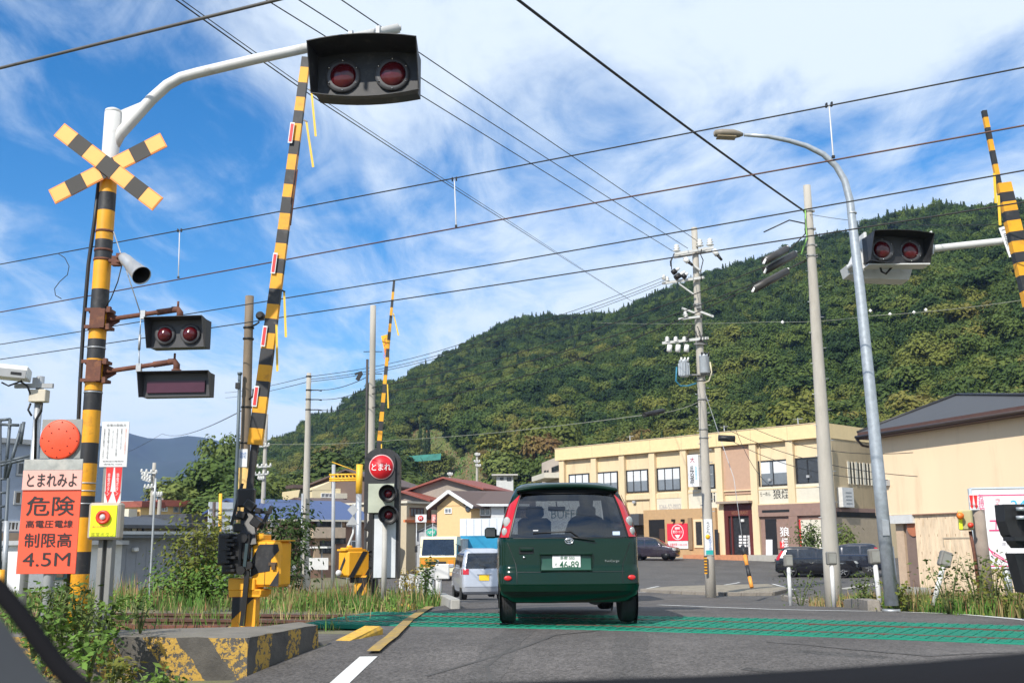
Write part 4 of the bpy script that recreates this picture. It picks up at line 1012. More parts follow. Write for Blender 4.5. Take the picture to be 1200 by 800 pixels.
for y_ in (408, 460, 566, 575, 590): mb.lathe([(.093, -.006), (.093, .006)], 20, (XM, YM, zat(110, y_, YM)))
mb.build('steel_bands', GAL, mast, world=True)

# ---- orange height limit board on its post
YS = 9.75
def q2(px, py, Y=None): return at(px, py, Y or YS)
bx0 = at(30, 538, YS).x; bx1 = at(98, 538, YS).x; xc = (bx0 + bx1) / 2; wd = bx1 - bx0
sg = thing('height_limit_sign', 'orange red board with black Japanese lettering and 4.5M under a round orange disc', 'sign', (xc, YS, 1.0))
def board(parent, x, Y, z0, z1, w, mat, t=.012, name='board', rim=None):
    mb = MB(); mb.box((x, Y, (z0 + z1) / 2), (w, t, z1 - z0), bev=.002)
    return mb.build(name, mat, parent, world=True)
zt = zat(64, 538, YS); z1_ = zat(64, 551, YS); z2_ = zat(60, 574, YS); z3_ = zat(52, 672, YS)
board(sg, xc, YS, z3_, z2_ + .005, wd, ORED, name='red_board')
board(sg, xc, YS - .014, z2_, z1_, wd + .008, M('faded_pink_board', (.78, .42, .36), .6, var=.08), name='pink_board')
board(sg, xc, YS - .012, z1_ + .001, zt, wd + .004, M('bare_metal_strip', (.36, .37, .35), .55, var=.25, scale=10, dirt=(.5, .45, .4), dirt_amt=.4), name='metal_strip')
text_mesh('lettering', 'とまれみよ', .125, LETB, sg, (xc, YS - .022, (z1_ + z2_) / 2), world=True, w=wd * .85, bold=.008)
for s_, y0_, y1_, w_ in (('危険', 581, 604, .82), ('高電圧電線', 609, 618, .80), ('制限高', 624, 641, .80), ('4.5M', 647, 663, .80)):
    a = zat(56, y0_, YS); b = zat(56, y1_, YS); text_mesh('lettering', s_, abs(a - b), LETB, sg, (xc, YS - .008, (a + b) / 2), world=True, w=wd * w_, bold=0 if 'M' in s_ else .008)
mb = MB(); mb.tube([(xc + .01, YS + .06, .9), (xc + .01, YS + .06, zat(70, 495, YS))], .052, 14); mb.build('post', GRYP, sg, world=True)
zp0 = zat(73, 537, YS); zp1 = zat(73, 491, YS); pw = at(97, 500, YS).x - at(50, 500, YS).x
board(sg, xc + .045, YS + .012, zp0, zp1, pw, M('back_plate_grey', (.27, .28, .27), .6, var=.1, dirt=(.4, .36, .3), dirt_amt=.2), name='back_plate')
dc = at(71, 515, YS); mb = MB(); mb.lathe([(.187, 0), (.187, -.012), (.17, -.018), (0, -.02)], 36, (dc.x, YS - .008, dc.z), 'Y'); disc = mb.build('warning_disc', M('orange_disc', (.90, .085, .03), .45, var=.05), sg, world=True)
mb = MB()
for k in range(8):
    for rr in (.165, .10): mb.lathe([(.006, 0), (.006, -.006), (0, -.007)], 6, (dc.x + cos(k * pi / 4 + rr * 9) * rr, YS - .026, dc.z + sin(k * pi / 4 + rr * 9) * rr), 'Y')
struct(mb.build('rivets', M('rivet_brown', (.2, .03, .02), .5), disc, world=True), 'stuff')

# ---- emergency button post with notice and arrow board
YE = 9.9; xe = at(122, 640, YE).x
em = thing('emergency_button_post', 'steel post carrying a yellow emergency button box, a red arrow board and a white notice', 'emergency button', (xe, YE, 1.0))
mb = MB(); mb.box((xe - .035, YE + .05, 1.9), (.045, .10, 2.3), bev=.004); mb.box((xe + .05, YE + .05, 1.9), (.05, .10, 2.3), bev=.004); mb.box((xe + .008, YE + .075, 1.9), (.07, .02, 2.3)); mb.build('post', M('weathered_post_grey', (.22, .22, .21), .6, var=.15, dirt=(.12, .1, .08), dirt_amt=.3), em, world=True)
zb0, zb1 = zat(125, 632, YE), zat(125, 589, YE); xb = at(126, 610, YE).x
bxo = MB().box((xb, YE - .03, (zb0 + zb1) / 2), (.30, .13, zb1 - zb0), bev=.02).build('button_box', M('box_rim_grey', (.42, .37, .30), .55, var=.15), em, world=True)
MB().box((xb, YE - .098, (zb0 + zb1) / 2), (.245, .012, zb1 - zb0 - .055), bev=.003).build('yellow_face', M('fluorescent_yellow', (.78, .88, .015), .45, var=.03), bxo, world=True)
zc_ = zat(124, 606, YE)
MB().lathe([(.066, 0), (.066, -.025), (.045, -.035), (.04, -.02), (.0, -.02)], 24, (xb, YE - .103, zc_), 'Y').build('push_button', M('button_red', (.75, .06, .03), .35), bxo, world=True)
MB().lathe([(.03, 0), (.024, -.012), (0, -.015)], 16, (xb, YE - .123, zc_), 'Y').build('button_centre', M('button_centre_grey', (.5, .45, .45), .4), bxo, world=True)
text_mesh('lettering', '非常ボタン', .045, M('olive_lettering', (.30, .26, .02), .6), bxo, (xb, YE - .106, zat(125, 626, YE)), world=True, w=.215)
text_mesh('lettering', '踏切非常押しボタン', .018, LETR, bxo, (xb, YE - .106, zat(125, 617, YE)), world=True, w=.20)
za, zb_ = zat(133, 590, YE), zat(133, 547, YE); xa = at(133, 568, YE).x
MB().box((xa, YE + .0, (za + zb_) / 2), (.155, .012, zb_ - za)).build('arrow_board', WHTP, em, world=True)
mb = MB()
for sx in (-1, 1):   # two red arrows
    x0_ = xa + sx * .042; mb.prism([(-.034, .17), (.034, .17), (.022 + .006 * sx, -.06), (.034, -.06), (0, -.165), (-.034, -.06), (-.020 + .006 * sx, -.06)], (x0_, YE - .0075, (za + zb_) / 2), (1, 0, 0), (0, 0, 1), (0, -.003, 0))
mb.build('red_arrows', M('arrow_red', (.78, .03, .03), .45, var=.03), em, world=True)
for sx in (-1, 1): text_mesh('lettering', '非常ボタン', .21, LETW, em, (xa + sx * .042, YE - .0125, (za + zb_) / 2 + .01), world=True, w=.026, vertical=True)
zn0, zn1 = zat(134, 547, YE), zat(134, 494, YE); xn = at(134.5, 520, YE).x
nb = MB().box((xn, YE - .005, (zn0 + zn1) / 2), (.262, .012, zn1 - zn0), bev=.002).build('notice_board', WHTP, em, world=True)
text_mesh('lettering', '非常の取扱方', .026, LETB, nb, (xn + .01, YE - .014, zn1 - .035), world=True, w=.19)
for k, (s_, h_, mt_) in enumerate((('踏切内で自動車が', .25, M('soft_red', (.85, .25, .15), .5)), ('故障したときは', .20, LETB), ('非常ボタンを押', .27, LETB), ('してください', .19, LETB), ('列車を停止させる', .29, LETB), ('装置が動作します', .29, LETB))):
    text_mesh('lettering', s_, h_, mt_, nb, (xn + .105 - .041 * k, YE - .014, zn1 - .065 - h_ / 2), world=True, w=.013 + .004 * (k == 4), vertical=True)
text_mesh('lettering', '長野踏切事務所', .013, LETB, nb, (xn, YE - .014, zn0 + .055), world=True, w=.20); text_mesh('lettering', '連絡先 0266', .012, LETB, nb, (xn, YE - .014, zn0 + .027), world=True, w=.18)

# ---- detector on a pole at the far left
YD = 14.0; xd = at(38, 560, YD).x
dt = thing('detector_pole', 'slim grey pole with a white sensor box and small junction box, left edge', 'sensor pole', (xd, YD, .9))
MB().tube([(xd, YD, .7), (xd, YD, zat(44, 441, YD))], .052, 12).build('pole', GAL, dt, world=True)
mb = MB(); mb.box(at(40, 452, YD - .07), (.52, .05, .06)); mb.box(at(44, 448, YD), (.09, .12, .12)); mb.build('cross_arm', GRYP, dt, world=True)
jb = MB().box(at(46, 464, YD - .06), (.23, .14, .17), bev=.008).build('junction_box', M('beige_plastic', (.55, .50, .40), .5), dt, world=True)
sb = MB(); R_s = Rz(radians(18)) @ Ry(radians(4)); sb.box(at(16, 437, YD - .15), (.40, .42, .16), R_s, bev=.01); s_o = sb.build('sensor_box', M('sensor_white', (.78, .78, .76), .4), dt, world=True)
mb = MB(); c = at(16, 438, YD - .15) + R_s @ Vector((0, -.213, -.02)); mb.box(c, (.36, .012, .11), R_s); mb.build('sensor_face', GRYP, s_o, world=True)
MB().box(c + R_s @ Vector((.06, -.008, 0)), (.13, .008, .035), R_s).build('sensor_window', BLKM, s_o, world=True)
mb = MB(); mb.tube([at(26, 446, YD - .2), at(10, 452, YD - .2), at(2, 448, YD - .2)], .012, 6); mb.tube([at(24, 447, YD - .14), at(32, 452, YD - .14), at(36, 462, YD - .12)], .014, 6); mb.tube([at(49, 472, YD - .08), at(48, 482, YD - .08), at(42, 492, YD - .06), at(41, 545, YD - .06)], .018, 6); mb.tube([at(36, 472, YD - .08), at(33, 480, YD - .08), at(37, 487, YD - .08)], .014, 6); mb.build('cables', BLKM, dt, world=True)

# ---- gate machines and barrier arms
def stripes_plate(mb, polys, o, ux, uy, n, mi, t=.004):
    for p in polys: mb.prism(p, o, ux, uy, n * t, mi)
YG = 12.3; pv = at(287, 645, YG)
gm = thing('gate_machine', 'yellow crossing gate machine with black weights and black striped cabinet, beside the striped wall', 'gate machine', (pv.x, YG, 1.0))
R = Rz(radians(-14))
def lg(x, y, z): return Vector((at(318, 660, YG).x, YG, at(318, 660, YG).z)) + R @ Vector((x, y, z))
cab = MB().box(lg(0, .0, .0), (.37, .30, .52), R, bev=.03).build('cabinet', M('machine_orange_yellow', (.82, .38, .02), .45, var=.1, dirt=(.3, .15, .05), dirt_amt=.15, dscale=5), gm, world=True)
YO = MATS['machine_orange_yellow']
mb = MB(); o_ = lg(-.18, -.152, -.25); ux = R @ Vector((1, 0, 0)); uz = Vector((0, 0, 1)); nn = R @ Vector((0, -1, 0))
stripes_plate(mb, [[(.0, .10), (.01, .30), (.10, .47), (.33, .47), (.35, .40), (.25, .30), (.24, .17), (.10, .15)], [(.24, .0), (.355, .0), (.355, .17)]], o_, ux, uz, nn, 0)
mb.build('black_stripes', BLK, cab, world=True)
mb = MB(); mb.box(lg(.10, -.16, .0), (.10, .02, .035), R); mb.box(lg(.115, -.165, -.03), (.045, .03, .07), R); mb.build('latch', M('latch_dark', (.12, .08, .05), .5, metal=.4), cab, world=True)
mb = MB(); mb.box(lg(.0, -.153, 0), (.004, .004, .49), R); mb.build('door_seam', BLKM, cab, world=True)
mb = MB(); mb.box(lg(-.14, 0, .30), (.16, .2, .07), R, bev=.01); mb.box(lg(-.12, -.05, .335), (.06, .06, .04), R, bev=.01); mb.box(lg(.06, 0, .262), (.34, .26, .012), R); mb.build('top_casing', YO, gm, world=True); mb = MB()
mb.box(lg(-.28, -.06, -.23), (.34, .24, .14), R, bev=.012); mb.box(lg(-.24, -.06, -.33), (.40, .22, .09), R, bev=.008); mb.box(lg(-.11, -.04, -.32), (.16, .26, .06), R, bev=.006)
mb.build('lower_casing', YO, gm, world=True)
zb = g(pv.x, YG) - .05; zt_ = lg(0, 0, -.37).z; mb = MB(); xpost = at(288, 715, YG).x
mb.box((xpost, YG, (zb + zt_) / 2), (.27, .2, zt_ - zb)); mb.box((xpost - .03, YG, zb + .03), (.42, .34, .10), bev=.01, mi=0)
mb.build('pedestal', YO, gm, world=True)
mb = MB(); h_ = zt_ - zb; stripes_plate(mb, [[(0, h_), (.13, h_), (.26, h_ + .0), (0, h_ * .40)], ], (xpost - .135, YG - .101, zb), Vector((1, 0, 0)), uz, Vector((0, -1, 0)), 0); mb.build('black_stripes', BLK, gm, world=True)
mb = MB()    # black drive, counterweights and pivot
mb.box(at(277, 650, YG - .05), (.24, .26, .42), R, bev=.02); mb.box(at(268, 643, YG - .08), (.12, .30, .36), R, bev=.015); mb.box(at(286, 640, YG - .14), (.16, .06, .3), R, bev=.01)
for k in range(9): mb.box(at(266 + (k % 3) * 3, 628 + k * 5, YG - .2), (.10 + .02 * (k % 2), .09, .035), R, bev=.005)
mb.lathe([(.06, -.05), (.06, .05)], 12, at(285, 630, YG - .15), 'Y'); mb.lathe([(.045, -.05), (.045, .06)], 12, at(292, 662, YG - .17), 'Y'); mb.lathe([(.05, -.05), (.05, .06)], 12, at(283, 668, YG - .17), 'Y')
mb.build('drive_unit', BLKM, gm, world=True)
MB().box(at(288, 650, YG - .22), (.035, .02, .26), Ry(radians(4))).build('drive_guard', M('dark_teal_metal', (.06, .09, .10), .3, metal=.5), gm, world=True)
mb = MB(); obox(mb, at(290, 668, YG - .17), at(284, 733, YG - .17), .055, .04); mb.box((at(284, 733, YG - .17).x, YG - .17, zb + .02), (.30, .16, .03)); mb.build('strut', BLKM, gm, world=True)
def barrier_arm(label, pts, Y, bands_y, ws, dep, name='barrier_arm', thin_from=None, tip_black=False, start=0):
    """pts: line in the picture at distance Y (bottom, top); bands_y: rows where the colour changes, from the bottom up"""
    (xa_, ya_), (xb2, yb2) = pts
    P = lambda y: at(xa_ + (xb2 - xa_) * (y - ya_) / (yb2 - ya_), y, Y)
    root = thing(name, label, 'barrier arm', P(ya_))
    mb = MB(); n = len(bands_y) - 1
    for i in range(n):
        y0, y1 = bands_y[i], bands_y[i + 1]; f = lambda y: (y - ya_) / (yb2 - ya_)
        w0 = ws[0] + (ws[1] - ws[0]) * f(y0); w1 = ws[0] + (ws[1] - ws[0]) * f(y1)
        obox(mb, P(y0), P(y1), w0, dep[0] + (dep[1] - dep[0]) * f(y0), w1, dep[0] + (dep[1] - dep[0]) * f(y1), mi=(i + start) % 2)
    mb.build('boom', [YEL, BLK], root, world=True)
    return root, P
by = [521, 502, 484, 465, 447, 428, 409, 391, 374, 357, 339, 321, 304, 286, 270, 251, 232, 217, 200, 182, 166, 146, 131, 115, 98, 80, 68]
arm1, P1 = barrier_arm('long raised yellow and black barrier arm leaning right, reaching the white signal arm', ((299, 521), (359, 68)), YG, by, (.165, .105), (.10, .07))
mb = MB(); obox(mb, at(287, 640, YG - .02), P1(560), .10, .08, .075, .05); obox(mb, P1(562), P1(519), .07, .05, .085, .05); 
obox(mb, at(292, 640, YG - .1), P1(600) + Vector((.02, 0, 0)), .2, .14, .14, .1); mb.box(P1(606), (.26, .1, .05)); mb.box(P1(583) + Vector((-.02, 0, 0)), (.2, .12, .22), bev=.02)
obox(mb, P1(620) + Vector((-.15, 0, .05)), P1(566) + Vector((-.09, 0, 0)), .03, .03); obox(mb, P1(625) + Vector((.2, 0, .05)), P1(603) + Vector((.3, 0, .1)), .04, .03); mb.box(P1(600) + Vector((.16, 0, 0)), (.28, .06, .03))
for q, s_ in (((283, 603), .1), ((300, 612), .12), ((280, 618), .12), ((303, 598), .08), ((293, 592), .13)): mb.box(at(q[0], q[1], YG - .08), (s_, .08, s_ * .8), Ry(radians(q[0] % 7 * 6)), bev=.01)
mb.build('arm_root', BLKM, arm1, world=True)
for yy, off in ((158, -.048), (310, -.045), (395, -.05), (465, -.055)):
    mb = MB(); a = P1(yy + 12) + Vector((off, -.066, 0)); b = P1(yy - 12) + Vector((off, -.066, 0)); obox(mb, a, b, .055, .006, mi=0); obox(mb, a.lerp(b, .07) + Vector((0, -.005, 0)), b.lerp(a, .07) + Vector((0, -.005, 0)), .034, .004, mi=1)
    mb.build('reflector', [WHTP, M('reflector_red', (.75, .05, .05), .35)], arm1, world=True)
STR = M('yellow_streamer', (.80, .50, .04), .5, var=.08)
for (a, b) in (((365, 107), (370, 160)), ((359, 143), (367, 196)), ((333, 342), (335, 395)), ((324, 380), (325, 435))):
    mb = MB(); obox(mb, at(*a, YG - .08), at(*b, YG - .08), .025, .002, .028, .002); obox(mb, at(a[0] - 3, a[1] - 2, YG - .07), at(a[0] + 1, a[1], YG - .08), .02, .01, mi=1); mb.build('streamer', [STR, BLKM], arm1, world=True)
mb = MB(); mb.tube([P1(265) + Vector((.085, -.03, 0)), P1(200) + Vector((.08, -.03, 0))], .009, 6); mb.tube([P1(240) + Vector((.06, -.05, 0)), P1(180) + Vector((.06, -.05, 0))], .006, 6); mb.build('arm_conduit', RUST, arm1, world=True)

YG2 = 18.5; pz = at(417, 705, YG2)
gm2 = thing('gate_machine', 'smaller yellow gate machine with diagonal black stripes, on the far side of the track', 'gate machine', (pz.x, YG2, .85))
R = Rz(radians(38)); cc = at(415, 660, YG2)
def l2(x, y, z): return cc + R @ Vector((x, y, z))
cab = MB().box(l2(0, 0, 0), (.46, .34, .46), R, bev=.04).build('cabinet', YO, gm2, world=True)
mb = MB(); ux = R @ Vector((1, 0, 0)); nn = R @ Vector((0, -1, 0)); stripes_plate(mb, [[(.03, .0), (.13, .0), (.40, .44), (.30, .44)]], l2(-.23, -.171, -.23), ux, uz, nn, 0)
ux2 = R @ Vector((0, -1, 0)); nn2 = R @ Vector((-1, 0, 0)); stripes_plate(mb, [[(.0, .05), (.05, .0), (.24, .26), (.20, .32)]], l2(-.231, .13, -.20), ux2, uz, nn2, 0)
stripes_plate(mb, [[(.33, .0), (.43, .0), (.455, .05), (.455, .2)]], l2(-.23, -.171, -.23), ux, uz, nn, 0)
mb.build('black_stripes', BLK, cab, world=True)
mb = MB(); mb.box(l2(-.06, 0, .25), (.3, .26, .05), R, bev=.01); mb.lathe([(.05, 0), (.05, .04), (0, .05)], 12, l2(-.1, 0, .27)); zb = g(pz.x, YG2) - .05; mb.box((at(423, 690, YG2).x, YG2, (cc.z - .2 + zb + .15) / 2), (.22, .18, cc.z - .2 - zb - .15)); mb.box(l2(-.06, 0, .235), (.4, .3, .03), R); mb.build('casing', YO, gm2, world=True)
mb = MB(); mb.box((at(422, 704, YG2).x, YG2, zb + .08), (.24, .22, .22)); mb.box((at(421, 680, YG2).x, YG2, cc.z - .28), (.30, .2, .09)); 
stripes_plate(mb, [[(0, .05), (.08, .0), (.22, .28), (.22, .40)]], (at(423, 690, YG2).x - .11, YG2 - .091, zb + .12), Vector((1, 0, 0)), uz, Vector((0, -1, 0)), 0); mb.build('base_block', BLKM, gm2, world=True)
mb = MB(); c = at(397, 671, YG2 - .2); mb.lathe([(0, -.04), (.05, -.03), (.055, 0), (0, .04)], 12, c, 'Y'); mb.build('white_knob', WHT, gm2, world=True)
mb = MB()
for q, s_ in (((438, 605), .16), ((436, 618), .22), ((440, 626), .24), ((434, 632), .12), ((437, 596), .12), ((437, 649), .13), ((436, 661), .15), ((433, 671), .2)): mb.box(at(q[0], q[1], YG2 + .05), (s_, .12, s_ * .8), Ry(radians(q[1] % 5 * 9)), bev=.012)
mb.box(at(434, 684, YG2 + .1), (.26, .12, .42), bev=.01); obox(mb, at(436, 640, YG2 + .05), at(433, 706, YG2 + .05), .09, .08); obox(mb, at(438, 592, YG2), at(435.5, 645, YG2), .12, .08, .15, .1)
mb.build('drive_unit', BLKM, gm2, world=True)
by = [588 - 12.4 * i * (1 - .006 * i) for i in range(24)]; by = [y for y in by if y > 331] + [328]
arm2, P2 = barrier_arm('thin raised yellow and black barrier arm crossing in front of the round red stop disc', ((438, 590), (462, 328)), YG2, by, (.095, .038), (.06, .03))
mb = MB(); mb.prism([(-.13, .26), (.02, .30), (.03, -.20), (-.02, -.20)], P2(410) + Vector((0, .0, 0)), (1, 0, 0), (0, 0, 1), (0, .01, 0)); mb.build('banner', M('banner_yellow', (.85, .45, .02), .6), arm2, world=True)
text_mesh('lettering', 'くぐるな', .4, LETR, arm2, P2(410) + Vector((-.045, -.003, .03)), world=True, w=.07, vertical=True)
for (a, b) in (((461, 367), (467, 393)), ((454, 450), (455, 478)), ((447, 520), (447, 560))):
    mb = MB(); obox(mb, at(*a, YG2 - .06), at(*b, YG2 - .06), .02, .002, .028, .002); mb.build('streamer', STR, arm2, world=True)

# ---- round topped stop signal with two dark lamps
YT = 17.9; X0 = at(427, 560, YT).x; X1 = at(463, 560, YT).x; xm = (X0 + X1) / 2; W_ = X1 - X0
ss = thing('stop_signal', 'black round topped signal with red stop disc and two dark hooded lamps', 'signal', (at(450, 700, YT).x, YT, .85))
zt = zat(445, 525, YT); zb1 = zat(435, 601, YT); zb2 = zat(435, 678, YT)
pl = [(-W_ / 2, 0), (W_ / 2, 0)] + [(cos(a) * W_ / 2, (zt - zb1 - W_ * .42) + sin(a) * W_ * .42) for a in np.linspace(0, pi, 15)]
mb = MB(); mb.prism(pl, (xm, YT, zb1), (1, 0, 0), (0, 0, 1), (0, .05, 0)); mb.build('black_board', BLK, ss, world=True)
pl = [(-W_ / 2 + .15, zb2 - zb1), (W_ / 2 + .07, zb2 - zb1), (W_ / 2 + .07, 0)] + [(.07 + cos(a) * W_ / 2, (zt - zb1 - W_ * .42) + sin(a) * W_ * .42) for a in np.linspace(0, pi, 15)] + [(-W_ / 2 + .07, 0.0), (-W_ / 2 + .15, 0.0)]
mb = MB(); mb.prism(pl, (xm, YT + .052, zb1), (1, 0, 0), (0, 0, 1), (0, .30, 0)); hs_ = mb.build('housing', BLK, ss, world=True)
MB().box((xm + .10, YT + .048, (zb1 + zb2) / 2), (W_ - .16, .006, zb1 - zb2 - .04)).build('white_panel', M('pale_grey_panel', (.60, .63, .66), .5, var=.05), hs_, world=True)
dc = at(447, 547, YT - .01); mb = MB(); mb.lathe([(.215, 0), (.215, -.012), (0, -.014)], 36, dc, 'Y', mi=0); mb.lathe([(.200, -.013), (.200, -.018), (0, -.019)], 36, dc, 'Y', mi=1)
dsk = mb.build('stop_disc', [M('pale_rim', (.75, .45, .45), .5), M('disc_red', (.66, .015, .025), .4, var=.04)], ss, world=True)
text_mesh('lettering', 'とまれ', .12, LETW, dsk, dc + Vector((.0, -.021, 0)), world=True, w=.33, bold=.007)
mb = MB(); bz = (zat(447, 567, YT) + zat(447, 600, YT)) / 2; mb.box((at(447, 583, YT).x, YT - .03, bz), (.44, .05, .49), bev=.03); mb.build('backing_plate', M('pale_olive_plate', (.42, .45, .36), .5, var=.1), ss, world=True)
for (x_, y_, r_) in ((455, 578, .15), (455.5, 603, .165)):
    c = at(x_, y_, YT - .06); mb = MB(); mb.lathe([(r_, .04), (r_, -.02), (r_ * .98, -.16), (r_ * .92, -.16), (r_ * .9, -.03), (r_ * .55, -.02), (0, -.02)], 28, c, 'Y', rot=Matrix.Identity(3)); lp = mb.build('lamp_hood', BLKM, ss, world=True)
    MB().lathe([(.075, -.02), (.06, -.045), (0, -.055)], 20, c, 'Y').build('lens', LENS, lp, world=True)
MB().tube([(at(450, 700, YT).x, YT - .04, g(-2, YT) - .1), (at(450, 700, YT).x, YT - .04, zat(450, 612, YT))], .045, 12).build('pole', M('pole_warm_grey', (.40, .39, .36), .6, var=.12, dirt=(.3, .2, .12), dirt_amt=.15), ss, world=True)

# ---- right hand crossing signal beyond the track, its mast just outside the picture
YR = 16.5; xmR = at(1235, 450, YR).x
rs_ = thing('crossing_mast', 'right hand crossing mast with a white arm holding a dark twin lamp head', 'crossing signal', (xmR, YR, .9))
bl = [(.8, 0)] + [(1.5 + .42 * i, i % 2) for i in range(1, 14)] + [(7.2, 0)]
banded('post', None, xmR, YR, .088, bl, [YEL, BLK], rs_)
mb = MB(); mb.tube([at(1238, 272, YR), at(1180, 282, YR), at(1088, 292, YR), at(1030, 300, YR + .05)], .058, 14); mb.build('signal_arm', WHT, rs_, world=True)
signal_head(rs_, at(1050, 293, YR - .2), 1.0, .42, .30, .150, .25, Rz(radians(10)), curve=.03)
mb = MB(); q = at(1013, 292, YR - .05); mb.box(q + Vector((-.02, 0, 0)), (.05, .3, .50), bev=.01); mb.box(at(1090, 286, YR - .1), (.03, .2, .4), bev=.01); mb.box(at(1050, 312, YR - .15), (1.0, .3, .02)); mb.build('head_frame', WHT, rs_, world=True)
mb = MB(); q = at(1040, 317, YR + .25); mb.prism([(-.68, .10), (-.45, .20), (.25, .14), (.42, .02), (.35, -.16), (-.42, -.13), (-.52, -.07), (-.64, -.06)], q, (1, 0, 0), (0, 0, 1), (0, .35, 0)); mb.box(at(1007, 306, YR + .1), (.25, .3, .34), Ry(radians(25)), bev=.02); mb.build('rear_head', WHT, rs_, world=True)
mb = MB(); mb.tube([at(1030, 308, YR - .1), at(1033, 318, YR - .1), at(1038, 321, YR), at(1046, 312, YR - .1)], .018, 8); mb.build('cable', BLKM, rs_, world=True)
sp = MB(); c = at(1184, 282, YR - .12); Rn = Ry(radians(-14)) @ Rz(radians(-28)); sp.box(c, (.20, .012, .52), Rn); so2 = sp.build('small_sign', WHTP, rs_, world=True)
for k, (s_, mt_) in enumerate((('踏切注意', LETR), ('一旦停止', LETB))): text_mesh('lettering', s_, .42, mt_, so2, c + Rn @ Vector((.045 - .09 * k, -.009, 0)), Rn, world=True, w=.055, vertical=True)
# right barrier arm
YRA = 13.2; xr = lambda y: 1187.5 + (y - 262) * .232
by = [430, 412, 394, 376, 358, 341, 323, 308, 296, 283, 272, 259, 248, 237, 226, 215]
arm3, P3 = barrier_arm('raised yellow and black barrier arm leaning left at the right edge, with a thinner tip', ((xr(430), 430), (xr(215) - 1, 215)), YRA, by[2:], (.21, .18), (.12, .09), start=0)
mb = MB(); ytip = [232, 206, 193, 177, 164, 150, 138, 130]
for i in range(len(ytip) - 1):
    X_ = lambda y: 1153 + (y - 130) * .205
    obox(mb, at(X_(ytip[i]), ytip[i], YRA + .06), at(X_(ytip[i + 1]), ytip[i + 1], YRA + .06), .062, .05, mi=(i + 1) % 2)
mb.build('tip', [YEL, BLK], arm3, world=True)
for (a, b) in (((1165, 203), (1167, 238)), ((1170, 229), (1172, 264))):
    mb = MB(); obox(mb, at(*a, YRA - .05), at(*b, YRA - .05), .035, .002); mb.build('streamer', STR, arm3, world=True)
b3 = at(1228, 436, YRA); 
gm3 = thing('gate_machine', 'yellow gate machine at the foot of the right barrier arm, just outside the picture', 'gate machine', (8.6, YRA, 1.0))
mb = MB(); obox(mb, P3(394), (8.45, YRA, 1.7), .2, .12, .3, .2); mb.build('arm_root', BLKM, arm3, world=True)
MB().box((8.75, YRA, 1.55), (.4, .35, .55), bev=.03).build('cabinet', YO, gm3, world=True); MB().box((8.7, YRA, 1.1), (.25, .2, .5)).build('pedestal', YO, gm3, world=True)
# back of a track signal at the right edge
YB = 12.6; bs = thing('signal_back', 'black signal housing with steel clamps cut off by the right edge of the view', 'signal', (at(1215, 690, YB).x, YB, 1.0))
q = at(1199, 640, YB); mb = MB(); mb.prism([(-.10, .50), (.35, .50), (.35, -.02), (.05, -.02), (-.06, .14), (-.10, .30)], at(1191, 640, YB), (1, 0, 0), (0, 0, 1), (0, .25, 0)); mb.prism([(-.02, -.10), (.35, -.10), (.35, -.56), (.06, -.56)], at(1190, 638, YB), (1, 0, 0), (0, 0, 1), (0, .25, 0)); mb.box(at(1192, 631, YB), (.2, .3, .05)); mb.build('housing', BLKM, bs, world=True)
mb = MB(); mb.tube([(at(1213, 690, YB).x - .04, YB - .1, .9), (at(1213, 600, YB).x - .1, YB - .1, zat(1200, 590, YB))], .05, 12); mb.lathe([(.06, -.02), (.06, .02)], 12, at(1197, 596, YB - .1)); mb.lathe([(.06, -.02), (.06, .02)], 12, at(1197, 606, YB - .1)); mb.build('pole', GAL, bs, world=True)
# ================================================================ poles, lamp, wires
def pole(name, label, px0, py0, px1, py1, Y, d0, d1, zb=None, mat=CONCP, cat='utility pole', part='post', base_extra=.3):
    """vertical pole: foot seen at (px0,py0), head at (px1,py1), both at distance Y"""
    x = (at(px0, py0, Y).x + at(px1, py1, Y).x) / 2; z0 = zb if zb is not None else g(x, Y); z1 = at(px1, py1, Y).z
    root = thing(name, label, cat, (x, Y, z0)); n = 8
    xa, xb = at(px0, py0, Y).x, at(px1, py1, Y).x
    mb = MB(); mb.tube([(xa + (xb - xa) * i / n, Y, z0 - base_extra + (z1 - z0 + base_extra) * i / n) for i in range(n + 1)], [(d0 + (d1 - d0) * i / n) / 2 for i in range(n + 1)], 18)
    mb.build(part, mat, root, world=True)
    return root, (lambda py: Vector((xa + (xb - xa) * (py - py0) / (py1 - py0), Y, at((px0 + (px1 - px0) * (py - py0) / (py1 - py0)), py, Y).z)))
def ins(mb, p, s=1.0, mi=0, axis='Z'):
    mb.lathe([(.03 * s, -.02 * s), (.075 * s, 0), (.03 * s, .03 * s), (.065 * s, .05 * s), (.03 * s, .08 * s), (.055 * s, .10 * s), (.0, .13 * s)], 10, p, axis, mi=mi)
# transformer pole in the middle right
YP = 40.0
tpo, TP = pole('utility_pole', 'tall concrete utility pole with two grey transformers, insulators and a narrow notice', 833, 692, 813.5, 267, YP, .41, .24)
def arm(mb, a, b, s=.10, Yo=0.0): obox(mb, at(*a, YP - .25 + Yo), at(*b, YP - .25 + Yo), s, .09)
WSTEEL = M('pale_steel', (.55, .55, .53), .5, metal=.2, var=.1)
mb = MB(); arm(mb, (790, 298), (836, 290)); arm(mb, (790, 301.5), (834, 294), Yo=.5); mb.build('cross_arm', WSTEEL, tpo, world=True)
mb = MB(); arm(mb, (776, 332), (825, 325)); mb.build('cross_arm', WSTEEL, tpo, world=True)
mb = MB(); arm(mb, (776, 402), (830, 396)); mb.build('cross_arm', WSTEEL, tpo, world=True)
mb = MB(); arm(mb, (795, 374), (820, 371), .08); arm(mb, (799, 361), (815, 367), .07); arm(mb, (820, 365), (836, 371), .08); mb.build('cross_arm', WSTEEL, tpo, world=True)
